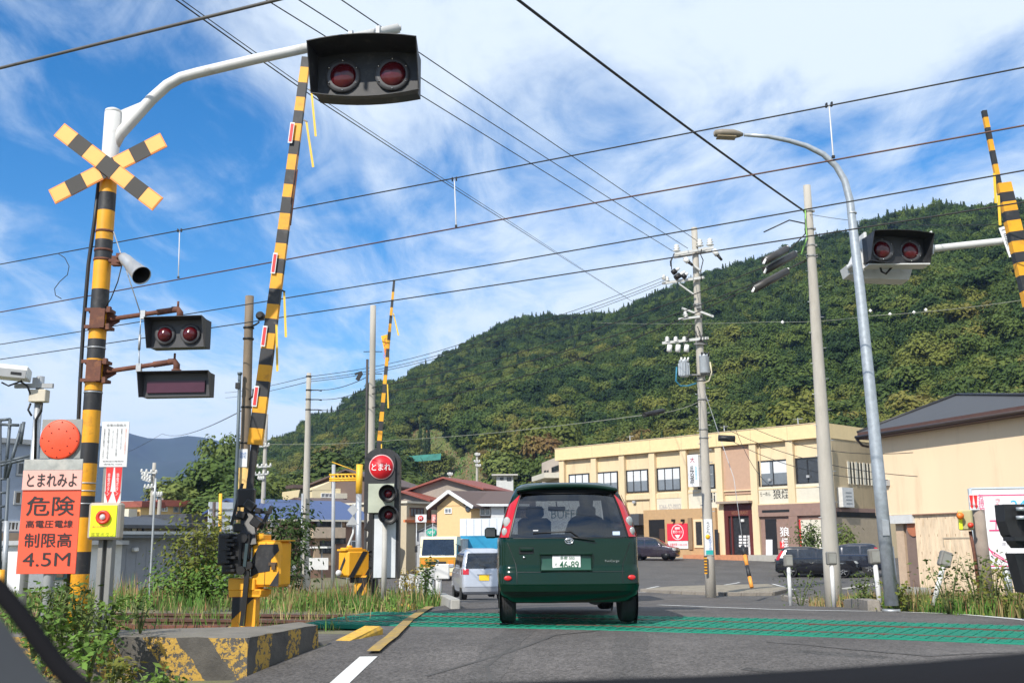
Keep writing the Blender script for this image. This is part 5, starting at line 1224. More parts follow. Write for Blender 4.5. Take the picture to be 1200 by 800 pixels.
mb = MB(); arm(mb, (796, 333), (813, 345), .05); arm(mb, (801, 302), (822, 318), .07); mb.build('arm_brace', WSTEEL, tpo, world=True)
for (x_, y_) in ((793, 294), (820, 288), (832, 287)):
    mb = MB(); ins(mb, at(x_, y_, YP - .2), 2.2); mb.build('insulator', CERA, tpo, world=True)
for (a, b) in (((802, 303), (812, 311)), ((788, 320), (796, 314)), ((791, 326), (803, 318)), ((800, 325), (806, 320)), ((836, 293), (846, 305))):
    mb = MB(); p = at(*a, YP - .35); q = at(*b, YP - .35); r0 = p.lerp(q, .5)
    mb.tube([p, r0], [.11, .11], 8, mi=0); mb.tube([r0, q], [.07, .05], 8, mi=1)
    if a[0] in (788, 791, 800): pass
    else: mb.m = [1 - m_ for m_ in mb.m]
    mb.build('strain_insulator', [BLKM, CERA], tpo, world=True)
for x_ in (784, 794, 804):
    mb = MB(); ins(mb, at(x_ - 2, 400, YP - .25), 1.6); p = at(x_ + 1, 404, YP - .25); q = at(x_, 412, YP - .25); mb.tube([p, q], .10, 8); mb.build('fuse_cutout', CERA, tpo, world=True)
ins2 = MB(); 
for x_, y_ in ((778, 327), (782, 329), (804, 372), (803, 369)): 
    mb = MB(); ins(mb, at(x_, y_, YP - .25), 1.4); mb.build('insulator', CERA, tpo, world=True)
for k, (x_, y_, r_, h_) in enumerate(((801.5, 432, .185, .62), (825.5, 427, .195, .70))):
    c = at(x_, y_, YP - .35); mb = MB(); mb.lathe([(r_ * .9, -h_ / 2), (r_, -h_ / 2 + .03), (r_, h_ / 2 - .04), (r_ * 1.08, h_ / 2 - .02), (r_ * .8, h_ / 2 + .05), (0, h_ / 2 + .07)], 22, c)
    if k == 0:
        for j in range(12): a = j * pi / 6; mb.box(c + Vector((cos(a) * r_ * 1.06, sin(a) * r_ * 1.06, -.02)), (.02, .05, h_ * .75), Rz(a + pi / 2))
    tr_ = mb.build('transformer', M('transformer_grey', (.45, .49, .53), .45, metal=.2, var=.08), tpo, world=True)
    mb = MB(); 
    for s_ in (-.10, .02, .13): mb.tube([c + Vector((s_, -.12, h_ / 2 - .05)), c + Vector((s_ * 1.2, -.2, h_ / 2 + .10))], .035, 8)
    mb.build('bushing', BLKM if k else CERA, tr_, world=True)
mb = MB(); c = at(801, 440, YP - .2); mb.tube([at(793, 430, YP - .4), at(792, 446, YP - .4), at(797, 452, YP - .3), at(806, 452, YP - .2), at(816, 449, YP - .2)], .03, 6, mi=0); mb.tube([at(832, 424, YP - .4), at(834, 436, YP - .4), at(831, 446, YP - .3), at(824, 449, YP - .25)], .03, 6, mi=1)
for i in range(14):
    rr = random.Random(i); a = (800 + rr.uniform(0, 30), 372 + rr.uniform(0, 24)); b = (a[0] + rr.uniform(-9, 9), a[1] + rr.uniform(4, 12)); m_ = ((a[0] + b[0]) / 2 + rr.uniform(-4, 4), (a[1] + b[1]) / 2 + 5)
    mb.tube([at(*a, YP - .3), at(*m_, YP - .3), at(*b, YP - .25)], .018, 5, mi=2)
for (a, b) in (((790, 297), (787, 316)), ((822, 292), (824, 305)), ((824, 305), (822, 330)), ((789, 300), (786, 312))): mb.tube([at(*a, YP - .3), at((a[0] + b[0]) / 2 - 2, (a[1] + b[1]) / 2, YP - .3), at(*b, YP - .3)], .02, 5, mi=2)
mb.build('jumper_cables', [M('blue_cable', (.03, .2, .32), .5), M('cream_cable', (.55, .5, .35), .5), BLKM], tpo, world=True)
mb = MB(); 
for y_ in (357, 371, 440, 446, 468, 503, 513): q = TP(y_); mb.lathe([(.185, -.03), (.185, .03)], 18, q)
mb.box(TP(360) + Vector((0, -.2, 0)), (.2, .1, .22), bev=.02); mb.box(TP(404) + Vector((0, -.2, .0)), (.5, .12, .05)); mb.box(TP(440) + Vector((0, -.2, .0)), (.9, .12, .05)); mb.build('pole_bands', M('band_steel_dark', (.25, .25, .24), .5, metal=.4), tpo, world=True)
mb = MB()
for i in range(22):
    y_ = 455 + i * 7.2; q = TP(y_); s_ = -1 if i % 2 else 1; mb.tube([q + Vector((s_ * .14, -.05, 0)), q + Vector((s_ * .27, -.12, 0))], .014, 5)
mb.build('step_bolts', GAL, tpo, world=True)
q0 = TP(650); q1 = TP(608); nb = MB().box((q0 + q1) / 2 + Vector((-.03, -.2, 0)), (.30, .03, q1.z - q0.z)).build('pole_notice', WHTP, tpo, world=True)
text_mesh('lettering', 'うどん', .42, LETB, nb, q1 + Vector((-.03, -.22, -.32)), world=True, w=.14, vertical=True); text_mesh('lettering', 'この先すぐ左', .60, M('blue_lettering', (.08, .2, .5), .5), nb, (q0 + q1) / 2 + Vector((.02, -.22, -.18)), world=True, w=.11, vertical=True)
MB().lathe([(.09, 0), (.09, -.01), (0, -.01)], 14, q1 + Vector((-.06, -.215, -.66)), 'Y').build('orange_mark', M('orange_mark', (.85, .45, .02), .5), nb, world=True)
MB().box(q0 + Vector((-.02, -.217, .1)), (.27, .006, .16)).build('teal_strip', M('teal_mark', (.02, .35, .33), .5), nb, world=True)
# black and yellow guard tube on its left
mb = MB(); a = at(827.2, 672, YP - .3); b = at(826.6, 651, YP - .3)
for i in range(12):
    obox(mb, a.lerp(b, i / 12), a.lerp(b, (i + 1) / 12), .10, .06, mi=i % 2)
mb.build('guard_strip', [YEL, BLK], tpo, world=True)
# guy wire with its orange and black guard
gw = thing('guy_wire_guard', 'leaning orange and black guard tube on the guy wire right of the transformer pole', 'guy wire', at(881, 688, 37))
mb = MB(); a = at(881, 688, 37); b = at(872, 647, 37.6)
for i, (f0, f1, mi) in enumerate(((0, .30, 0), (.30, .62, 1), (.62, .92, 0), (.92, 1.2, 1))): mb.tube([a.lerp(b, f0), a.lerp(b, f1)], .07, 10, mi=mi)
mb.build('guard_tube', [M('guard_orange', (.80, .32, .05), .5), BLK], gw, world=True)
mb = MB(); mb.tube([b, at(860, 560, 38.8), TP(447)], .012, 5); mb.build('wire', GAL, gw, world=True)

# right concrete pole
YQ = 23.0
rp, RP = pole('utility_pole', 'plain tapered concrete pole right of the transformer pole, between the reflector posts', 977, 700, 945.5, 217.5, YQ, .385, .165)
mb = MB()
for y_ in (248, 269, 288, 300, 301): q = RP(y_); mb.lathe([(.105, -.02), (.105, .02)], 16, q); mb.box(q + Vector((.10, -.03, 0)), (.06, .05, .05)); mb.box(q + Vector((-.10, -.03, 0)), (.05, .05, .05))
mb.build('pole_bands', M('band_steel_dark', (.25, .25, .24), .5, metal=.4), rp, world=True)
mb = MB()
for i in range(20): y_ = 318 + i * 18; q = RP(y_); mb.tube([q, q + Vector(((.17 + i * .004) * (1 if i % 2 else -1), -.05, 0))], .008, 5)
mb.build('step_bolts', GAL, rp, world=True)
mb = MB(); mb.tube([RP(246) + Vector((-.1, -.08, 0)), RP(262) + Vector((-.11, -.08, 0)), RP(280) + Vector((-.1, -.09, 0)), at(939, 298, YQ - .1)], .018, 6); mb.build('ground_cable', M('green_cable', (.25, .5, .12), .5), rp, world=True)
mb = MB(); mb.tube([RP(248) + Vector((-.1, -.08, 0)), RP(275) + Vector((-.13, -.08, 0)), at(928, 290, YQ), at(916, 296, YQ)], .016, 6); mb.tube([RP(262) + Vector((-.1, 0, 0)), at(925, 258, YQ), at(895, 272, YQ)], .016, 6); mb.build('drop_cable', BLKM, rp, world=True)

# street lamp
YL = 15.5
xl = at(1044, 707, YL).x; sl_ = thing('street_lamp', 'tall galvanised street lamp with a long curved neck over the road', 'street lamp', (xl, YL, g(xl, YL)))
mb = MB(); pth = [at(x_, y_, YL) for x_, y_ in ((1045, 709), (1030, 560), (1017, 430), (1008, 340), (1000, 270), (996, 235), (990, 212), (980, 195), (965, 181), (945, 171), (925, 165), (900, 160), (872, 158))]
mb.tube(pth, [.098, .092, .084, .076, .068, .060, .054, .050, .046, .042, .038, .034, .028], 18)
mb.build('post', M('lamp_post_galvanised', (.40, .44, .48), .45, metal=.45, var=.16, scale=14, dirt=(.3, .33, .36), dirt_amt=.3), sl_, world=True)
mb = MB(); c = at(853, 157, YL); Rl = Ry(radians(3)); prof = [(-.23, .0, .02), (-.21, .07, .06), (-.10, .10, .085), (.08, .10, .085), (.18, .06, .06), (.24, .03, .03)]
vs = []; 
for (x_, wy, hz) in prof:
    for k in range(12): a = 2 * pi * k / 12; vs.append(c + Rl @ Vector((x_, wy * 1.1 * cos(a), hz * .8 * sin(a))))
fs = [(i * 12 + k, i * 12 + (k + 1) % 12, (i + 1) * 12 + (k + 1) % 12, (i + 1) * 12 + k) for i in range(5) for k in range(12)] + [tuple(range(12))[::-1], tuple(60 + k for k in range(12))]
mb.add(vs, fs, 0, True); hd = mb.build('lamp_head', M('lamp_head_grey', (.22, .19, .15), .5, var=.1), sl_, world=True)
mb = MB(); mb.box(c + Vector((-.03, 0, -.062)), (.30, .16, .02), Rl, bev=.005); mb.build('lamp_glass', M('lamp_glass_dirty', (.30, .24, .15), .25), hd, world=True)
mb = MB(); q = at(998.5, 250, YL); mb.lathe([(.072, -.012), (.072, .012)], 16, q); mb.box((xl - .03, YL - .1, 2.2), (.10, .02, .22)); mb.lathe([(.125, 0), (.125, .04)], 18, (xl + .0, YL, g(xl, YL))); mb.build('fittings', GAL, sl_, world=True)
# thin second post leaning on the lamp's foot
xq = at(1050, 700, YL + .9); sp_ = MB().tube([at(1051, 706, YL + .9), at(1043, 640, YL + .9)], .05, 10).build('pipe_post', GAL)
tag(pin(sp_, at(1051, 706, YL + .9)), 'short galvanised pipe post touching the foot of the street lamp', 'post')

# poles on the left
ylp, LP = pole('utility_pole', 'brown weathered pole with yellow lower wrap and conduit behind the near barrier arm', 283, 690, 292.5, 347, 21, .235, .175, mat=M('brown_weathered_pole', (.20, .155, .11), .85, var=.2, scale=4, bump=.2, dirt=(.12, .09, .06), dirt_amt=.4, stretch=(1, 1, .3)))
mb = MB(); mb.tube([LP(640), LP(548)], .118, 16); mb.build('yellow_wrap', M('faded_yellow_wrap', (.66, .42, .14), .7, var=.12, dirt=(.4, .25, .12), dirt_amt=.4), ylp, world=True)
q = (LP(527) + LP(547)) / 2; n_ = MB().box(q + Vector((-.01, -.12, 0)), (.17, .012, .36)).build('pole_notice', WHTP, ylp, world=True)
text_mesh('lettering', '踏切', .13, M('blue_lettering', (.08, .2, .5), .5), n_, q + Vector((-.01, -.128, .06)), world=True, w=.12)
mb = MB(); mb.tube([at(281, 438, 20.8), at(278.5, 520, 20.8), at(275, 600, 20.8), at(272, 690, 20.8)], .035, 8); mb.lathe([(.05, 0), (.05, .05)], 8, at(281, 439, 20.8)); mb.build('conduit', M('dark_conduit', (.10, .13, .15), .5, metal=.3), ylp, world=True)
mb = MB()
for y_ in (384, 397, 477, 519, 563, 570): MB().lathe([(.115, -.015), (.115, .015)], 14, LP(y_)).build('pole_band', BLKM, ylp, world=True)
mb.tube([LP(384), at(300, 380, 20.8), at(304, 377, 20.8)], .02, 6); mb.lathe([(.05, -.08), (.09, -.03), (.09, .08), (.0, .09)], 12, at(305, 370, 20.8), 'Y'); mb.build('lamp', BLKM, ylp, world=True); mb = MB(); mb.tube([LP(470), at(299, 462, 20.8)], .02, 6); mb.box(at(300, 460, 20.8), (.13, .1, .13)); mb.build('switch_box', BLKM, ylp, world=True); MB().box(at(279, 452, 20.8), (.09, .1, .12)).build('switch_box', BLKM, ylp, world=True)
gp1, GP1 = pole('utility_pole', 'plain grey concrete pole standing in the weeds between the two gate machines', 357, 686, 362, 437, 35, .30, .155)
mb = MB(); mb.tube([at(352.5, 690, 34.7), at(354.5, 578, 34.7)], .035, 8); mb.build('conduit', GAL, gp1, world=True)
mb = MB()
for y_ in (441, 457, 468, 480): mb.lathe([(.10, -.02), (.10, .02)], 12, GP1(y_))
for y_ in (457, 468, 480): mb.tube([GP1(y_), at(373, y_, 35), at(377, y_ + 1, 35)], .02, 5)
mb.build('cable_brackets', BLKM, gp1, world=True)
gp2, GP2 = pole('utility_pole', 'tall plain concrete pole rising behind the round topped stop signal', 434, 650, 437.3, 358, 30, .22, .17)
mb = MB(); mb.tube([at(426, 412, 30), at(448, 412, 30)], .012, 5); mb.tube([at(430, 438, 30), at(448, 438, 30)], .012, 5); mb.box(at(421, 441, 29.8), (.10, .1, .25), Ry(.5)); mb.box(at(420, 437, 29.8), (.22, .08, .05), Ry(-.3)); mb.build('pole_fittings', BLKM, gp2, world=True)
dp, _ = pole('thin_pole', 'thin black pole close beside the tall concrete pole behind the stop signal', 428.5, 650, 430.5, 421, 29.5, .085, .075, mat=M('black_pole', (.05, .045, .045), .6, var=.2), cat='pole')
pole('thin_pole', 'slender grey signal pole standing in front of the grey shed wall', 174.5, 712, 182.5, 560, 19, .042, .036, mat=GAL, cat='pole')
# small distant poles with cross arms
def far_pole(px, y0, y1, Y, label, arms, d=.3, zb=None):
    r, F = pole('utility_pole', label, px - (px - 560) * 0.0, y0, px + (560 - px) * (y0 - y1) / 6300, y1, Y, d, d * .7, zb=zb if zb is not None else at(px, y0, Y).z)
    mb = MB()
    for (dx0, dx1, y_, dy) in arms:
        obox(mb, at(px + dx0, y_, Y - .2), at(px + dx1, y_ + dy, Y - .2), .10, .1)
        n = 3
        for i in range(n + 1): t = i / n; ins(mb, at(px + dx0 + (dx1 - dx0) * t, y_ + dy * t - .5, Y - .2), 1.4, mi=1)
    mb.build('cross_arm', [WSTEEL, CERA], r, world=True)
    return r
far_pole(175, 640, 542, 62, 'distant pole with several white insulator arms in front of the blue mountain', [(-9, 8, 553, 1), (-8, 1, 556, 4), (-8, 1, 561, 3), (-5, 7, 571, -1)])
far_pole(184, 640, 578, 55, 'short grey pole with two small signs right of the insulator pole on the left', [(-4, 5, 580, 0)], .26)
far_pole(307, 620, 485, 70, 'distant pole with three short cross arms behind the near barrier arm', [(-5, 10, 547, -1), (-8, 7, 556, -1), (-4, 2, 561, 0), (-3, 8, 523, -1)], .32)
far_pole(559, 600, 530, 105, 'distant pole before the terraced fields, above the gabled house', [(-2, 3, 533, 0), (-3, 3, 541, 0), (-1, 4, 546, 0)], .3)
far_pole(527, 600, 553, 100, 'small distant pole left of the gabled house roof', [(-2, 3, 556, 0)], .3)
sb_ = MB()
gdr = thing('road_gantry', 'orange painted pipe frame with a yellow post and lattice beam over the side road', 'gantry', at(421, 700, 48))
Yk = 48; mb = MB(); mb.tube([at(419.5, 690, Yk), at(420.5, 578, Yk)], .13, 10, mi=1); mb.tube([at(420.5, 578, Yk), at(421.5, 544, Yk)], .15, 10, mi=0); mb.build('post', [M('gantry_yellow', (.80, .45, .03), .5), GAL], gdr, world=True)
mb = MB(); mb.tube([at(390, 690, Yk + 3), at(391, 544, Yk + 3)], .09, 8); mb.build('post', GRYP, gdr, world=True)
mb = MB(); 
for y_ in (556, 560.5, 563): mb.tube([at(386, y_, Yk), at(421, y_ - .5, Yk)], .05, 6)
for k in range(8): mb.tube([at(387 + k * 4.3, 556, Yk), at(389 + k * 4.3, 563, Yk)], .03, 5)
mb.tube([at(389, 541, Yk), at(421, 553, Yk)], .02, 5); mb.build('lattice_beam', M('gantry_yellow', (.80, .45, .03), .5), gdr, world=True)
tb = thing('road_signs_back', 'backs of a diamond and a triangular road sign on a bent pale pipe', 'road sign', at(408, 690, 42))
mb = MB(); mb.tube([at(407, 690, 42), at(407.5, 640, 42), at(414, 624, 42), at(415.5, 590, 42)], .045, 8); mb.build('post', M('pale_pipe', (.6, .6, .58), .5), tb, world=True)
mb = MB(); mb.prism([(-.22, 0), (0, -.24), (.22, 0), (0, .24)], at(413.5, 597, 41.8), (1, 0, 0), (0, 0, 1), (0, .03, 0)); mb.build('diamond_sign', GRYP, tb, world=True)
mb = MB(); mb.prism([(-.26, -.13), (.26, -.13), (0, .24)], at(413, 611, 41.8), (1, 0, 0), (0, 0, 1), (0, .03, 0)); mb.build('triangle_sign', GRYP, tb, world=True)

# reflector posts on the right
def refl(px0, py0, px1, py1, Y, label):
    a = at(px0, py0, Y); b = at(px1, py1, Y); a.z = min(a.z, g(a.x, Y) - .05) if abs(px0 - px1) < 8 else a.z
    root = thing('reflector_post', label, 'reflector post', a, 0, 'white reflector posts on the right verge'); d = (b - a).normalized()
    MB().tube([a, b], .036, 10).build('post', WHT, root, world=True)
    rot = d.to_track_quat('Z', 'Y').to_matrix(); rot = rot @ Matrix.Rotation(0, 3, 'Z')
    ang = atan2(d.x, d.z); R = Ry(ang)
    mb = MB(); mb.box(b + R @ Vector((0, 0, .12)), (.17, .12, .23), R, bev=.02); h = mb.build('reflector_head', M('reflector_housing_grey', (.17, .165, .15), .5, var=.15), root, world=True)
    MB().box(b + R @ Vector((.01, -.062, .12)), (.12, .006, .16), R).build('reflector', M('reflector_grey', (.24, .24, .22), .35, var=.2), h, world=True)
refl(926, 698, 924, 664, 20.5, 'white post with grey reflector head left of the right concrete pole'); refl(977, 703.5, 974.5, 662, 18.5, 'white post with grey reflector head in front of the right concrete pole')
refl(1031.5, 707, 1025.5, 661, 16.2, 'white post with grey reflector head just left of the street lamp'); refl(1093.5, 709, 1105, 664, 15.6, 'knocked over white reflector post tilting right in the weeds')
# emergency box pole and billboard on the right
YX = 17.0; ep = thing('emergency_button_post', 'leaning brown pole with a yellow button box and small red arrow sign, right side', 'emergency button', at(1157, 702, YX))
mb = MB(); mb.tube([at(1158, 706, YX), at(1151, 650, YX), at(1146, 597, YX)], [.115, .11, .10], 14, mi=0); mb.build('pole', M('brown_grey_pole', (.26, .215, .18), .8, var=.2, bump=.2, dirt=(.35, .1, .06), dirt_amt=.15), ep, world=True)
mb = MB(); mb.tube([at(1149, 706, YX - .1), at(1142, 650, YX - .1), at(1137, 622, YX - .1)], .028, 8); mb.build('conduit', RUST, ep, world=True)
c = at(1131.5, 609, YX - .12); bx_ = MB().box(c, (.22, .16, .32), Rz(radians(-30)), bev=.02).build('button_box', M('weathered_box', (.42, .38, .20), .6, var=.15), ep, world=True)
MB().box(c + Vector((-.09, -.03, -.01)), (.05, .12, .27), Rz(radians(-30))).build('yellow_face', M('fluorescent_yellow', (.78, .88, .015), .45), bx_, world=True)
MB().lathe([(.06, 0), (.05, -.04), (0, -.05)], 14, at(1125, 604, YX - .25), 'Y').build('push_button', M('button_orange', (.8, .18, .02), .4), bx_, world=True)
MB().lathe([(.045, 0), (.04, -.04), (0, -.05)], 14, at(1137, 615, YX - .25), 'Y').build('red_lamp', M('button_red', (.75, .06, .03), .35), bx_, world=True)
MB().box(at(1141, 588, YX - .1), (.14, .012, .25)).build('arrow_board', WHTP, ep, world=True)
mb = MB()
for sx in (-1, 1): mb.prism([(-.03, .11), (.03, .11), (.012, -.05), (.03, -.05), (0, -.11), (-.03, -.05), (-.012, -.05)], at(1141, 588, YX - .108) + Vector((sx * .035, 0, 0)), (1, 0, 0), (0, 0, 1), (0, -.004, 0))
mb.build('red_arrows', M('arrow_red', (.78, .03, .03), .45), ep, world=True)
YBB = 19.0; bb = thing('billboard', 'white roadside billboard with large red katakana and a blue numeral, right edge', 'billboard', at(1180, 700, YBB)); Rb = Rz(radians(-14))
c = at(1187, 619, YBB); W2 = 1.32
def bbp(x, z, y=0.0): return c + Rb @ Vector((x, y, z))
panel = MB().box(c, (W2, .09, 1.42), Rb, bev=.01).build('panel', M('billboard_white', (.74, .73, .76), .5, var=.05, dirt=(.6, .5, .55), dirt_amt=.1), bb, world=True)
mb = MB(); mb.box(bbp(-W2 / 2 - .01, 0), (.05, .12, 1.46), Rb); mb.box(bbp(0, .73), (W2, .12, .03), Rb); mb.build('frame', M('pale_blue_frame', (.55, .62, .68), .45), bb, world=True)
PINK = M('pink_red_lettering', (.72, .06, .20), .5)
text_mesh('lettering', 'ユキ', .27, PINK, panel, bbp(-.23, .06, -.05), Rb, world=True, w=.36, bold=0)
text_mesh('lettering', '24', .17, M('sky_blue_lettering', (.05, .45, .85), .5), panel, bbp(.12, .42, -.05), Rb, world=True, w=.25)
text_mesh('lettering', 'きもの', .26, M('pale_red_lettering', (.78, .35, .40), .5), panel, bbp(-.22, .42, -.05), Rb, world=True, w=.10, vertical=True); text_mesh('lettering', 'お振袖', .34, PINK, panel, bbp(-.5, .46, -.05), Rb, world=True, w=.10, vertical=True)
text_mesh('lettering', '定休 水曜日', .05, M('grey_lettering', (.3, .3, .32), .5), panel, bbp(-.02, -.27, -.05), Rb, world=True, w=.4)
mb = MB(); p0 = bbp(-.50, -.66, -.05)
for (a, b) in (((0, .0), (.0, .42)), ((0, .42), (.12, .20)), ((.12, .20), (.45, .0)), ((.05, .3), (.3, .12)), ((0, 0), (.45, 0))): 
    A_ = p0 + Rb @ Vector((a[0], 0, a[1])); B_ = p0 + Rb @ Vector((b[0], 0, b[1])); obox(mb, A_, B_, .018, .004)
mb.box(bbp(0, .60, -.048), (1.2, .004, .02), Rb); mb.build('red_line_drawing', PINK, panel, world=True)
mb = MB(); mb.tube([at(1185, 712, YBB + .1), at(1178, 658, YBB + .1)], .07, 10); mb.tube([at(1215, 712, YBB + .1), at(1208, 658, YBB + .1)], .07, 10); mb.build('posts', GAL, bb, world=True)

# ---- wires
def wire(label, pts, r, sag=0.0, n=24, mat=WIRE, ext0=0.0, ext1=0.0, group=None, name='overhead_wire', cat='wire'):
    """pts: two or more world points; sag in metres at the middle of each span"""
    mb = MB(); path = []
    P = [Vector(p) for p in pts]
    if ext0: P[0] = P[0] + (P[0] - P[1]) * ext0
    if ext1: P[-1] = P[-1] + (P[-1] - P[-2]) * ext1
    for a, b in zip(P, P[1:]):
        for i in range(n): t = i / n; q = a.lerp(b, t); q.z -= sag * 4 * t * (1 - t); path.append(q)
    path.append(P[-1]); mb.tube(path, r, 6)
    o = mb.build(name, mat); return tag(pin(o, P[0]), label, cat, group)
COPR = M('contact_wire_brown', (.10, .05, .04), .5, metal=.3)
def cat_line(label, y0, y6, y12, zabs, r, mat):
    """line along the track at constant height: its distance follows from its height"""
    pts = []
    for px, py in ((-60, None), (0, y0), (600, y6), (1200, y12), (1260, None)):
        if py is None: continue
        d = ray(px, py); t = (zabs - CAMZ) / d.z; pts.append(Vector((d.x * t, d.y * t, zabs)))
    return wire(label, pts, r, 0.02, mat=mat, ext0=1.2, ext1=1.0)
cat_line('upper catenary wire crossing the whole sky, carrying the thin hangers', 308.5, 196, 77, 7.0, .009, WIRE)
cat_line('reddish contact wire below the catenary wire, crossing the whole sky', 364.5, 255, 145, 6.15, .0095, COPR)
cat_line('third wire down across the sky, touching the tip of the thin barrier arm', 402.5, 306, 198, 6.6, .010, WIRE)
cat_line('fourth wire down across the sky, over the top of the tall concrete pole', 420, 331, 235, 6.2, .010, WIRE)
hw = thing('catenary_hangers', 'thin white hanger rod between the two upper track wires', 'wire hanger', at(533, 210, 12)); bpy.data.objects.remove(hw)
for k, (a, b) in enumerate((((210.5, 270), (209, 325)), ((532.5, 210), (534.5, 265)), ((971.5, 123), (976.5, 184)))):
    d0 = ray(*a); p = Vector((0, 0, CAMZ)) + d0 * (5.0 / d0.z); d1 = ray(*b); q = Vector((0, 0, CAMZ)) + d1 * (4.15 / d1.z)
    root = thing('wire_hanger', ['thin white hanger rod between the upper wires, left of the horn', 'thin white hanger rod between the upper wires, near the centre of the sky', 'thin white hanger rod between the upper wires, above the street lamp neck'][k], 'wire hanger', p)
    MB().tube([p, q], .008, 6).build('rod', WHT, root, world=True); mb = MB(); dx = tdir(p.x) * .03; mb.box(p + dx, (.018, .04, .05)); mb.box(p - dx, (.018, .04, .05)); mb.box(q, (.03, .03, .03)); mb.build('clamp', BLKM, root, world=True)
mb = MB(); pp = []
for (x_, y_, z_) in ((68, 297, 6.95), (76, 302, 6.9), (81, 312, 6.8), (79, 322, 6.65), (70, 330, 6.5), (64, 338, 6.35), (65, 346, 6.25), (72, 350, 6.18)): d = ray(x_, y_); pp.append(Vector((0, 0, CAMZ)) + d * (13.6 / d.y * 1.25))
mb.tube(pp, .007, 5); tag(pin(mb.build('jumper_wire', WIRE), pp[0]), 'thin curled jumper wire linking the two upper wires at the far left', 'wire')
def sight(px, py, z): d = ray(px, py); return Vector((0, 0, CAMZ)) + d * ((z - CAMZ) / d.z)
wire('thick dark cable across the top left corner, above the crossbuck', [sight(0, 80, 7.2), sight(325, 0, 7.2)], .017, 0, mat=M('cable_grey', (.09, .085, .08), .5), ext0=1, ext1=1)
wire('thick black cable sloping down to the right concrete pole', [sight(618, 0, 9.3), RP(248) + Vector((-.08, 0, 0))], .022, .12, ext0=.5)
mb = MB(); a = sight(618, 0, 9.3); b = RP(248)
for i in range(44): t = (i + .3 * (i % 3)) / 44; q = a.lerp(b, t); q.z -= .12 * 4 * t * (1 - t); mb.box(q + Vector((0, 0, .01)), (.03, .03, .02), Ry(.6))
mb = None
E1 = at(835, 290, YP - .3); E2 = at(806, 291, YP - .3); E3 = at(788, 294, YP - .3)
for k, (n_, f_) in enumerate((((400, 0), at(818, 283, YP)), ((350, 0), E2), ((312, 0), E3))):
    wire(['high voltage wire ending at the right insulator of the transformer pole', 'high voltage wire ending at the middle insulator of the transformer pole', 'high voltage wire ending at the left insulator of the transformer pole'][k], [sight(n_[0], n_[1], 11.6), f_], .0115, .0, ext0=.6)
for k, o_ in enumerate((0, 7)):
    wire(['lower of two close black wires running diagonally down to the hill', 'upper of two close black wires running diagonally down to the hill'][k], [sight(208 + o_, 0, 10.0), at(372 + o_ * .7, 117 - k, 19.5), at(597 + o_ * .4, 262 - k, 38), at(747, 357, 95)], .0115 if k == 0 else .008, .02, ext0=.6)
for k, (y0, y1, y2) in enumerate(((441, 404, 324), (444.5, 409, 328), (447, 412, 331))):
    wire(['uppermost', 'middle', 'lowest'][k] + ' of three slack wires from the transformer pole arm to the grey pole', [GP1(y0), at(537, y1, 37), at(780, y2, YP - .3)], .011, .15, group='three wires between the transformer pole and the grey pole')
for k, (y0, y1) in enumerate(((457, 441), (468, 455), (480, 472))):
    wire('short service wire between the grey pole and the thin black pole, ' + ['uppermost', 'middle', 'lowest'][k] + ' of three', [GP1(y0) + Vector((.4, 0, 0)), at(431, y1, 29.6)], .011, .1)
for k, (y0, y1, y2) in enumerate(((455, 430, 290), (462, 441, 303), (478, 458, 303))):
    p_far = at(431, y0, 30); q = RP(y2 if k < 2 else 301)
    wire(['upper', 'middle', 'lower'][k] + ' sagging black cable from the right concrete pole across the hill to the left', [p_far, q], .012, [.35, .45, .6][k])
for k, (a, b, Y0) in enumerate((((871, 319), (918, 292), 21.5), ((869, 336), (931, 316), 21.8), ((887, 343), (927, 318), 22))):
    if k == 1: a, b = (897, 317), (931, 298)
    if k == 2: a, b = (883, 339), (922, 318)
    if k == 0: a, b = (896, 306), (921, 292)
    p = at(*a, Y0); q = at(*b, Y0 + .6); root = thing('cable_closure', ['black splice tube, topmost of three left of the right concrete pole', 'black splice tube, middle one of three left of the right concrete pole', 'black splice tube, lowest of three left of the right concrete pole'][k], 'cable closure', p)
    MB().tube([p, q], .085, 12).build('tube', M('closure_black', (.045, .042, .04), .45, var=.2), root, world=True); mb = MB()
    for e_ in (p, q): mb.box(e_ + Vector((0, -.02, 0)), (.05, .06, .16), Ry(.5), bev=.01)
    mb.build('end_clamps', CERA, root, world=True)
mb = MB(); mb.tube([at(755, 486, 36), at(777, 481, 37)], .09, 10); tag(pin(mb.build('cable_closure', BLKM), at(755, 486, 36)), 'black splice tube on the low line left of the transformer pole', 'cable closure')
mb = MB(); mb.tube([at(842, 513, 38), at(861, 514, 38)], .12, 10); tag(pin(mb.build('cable_closure', BLKM), at(842, 513, 38)), 'black splice tube hanging in front of the shop building parapet', 'cable closure')
wire('low pale line from the transformer pole leftward over the terraced fields', [at(300, 520, 60), at(470, 515, 60), at(755, 486, 36), TP(469)], .013, .12, mat=M('pale_wire', (.25, .26, .2), .6))
for k, (a, b, s_) in enumerate((((-.1, 370), (1240, 346), .3), ((950, 251), (1175, 263), .1))):
    if k == 0: wire('thin pale wire with white tags over the wooded hill, right of the concrete pole', [at(700, 378, 45), at(905, 377, 30), at(1020, 370, 24), at(1240, 345, 20)], .007, .06, mat=M('pale_wire', (.25, .26, .2), .6))
    else: wire('thin slack wire from the right concrete pole head to the right barrier arm', [RP(251), at(1176, 263, 14)], .006, .1)
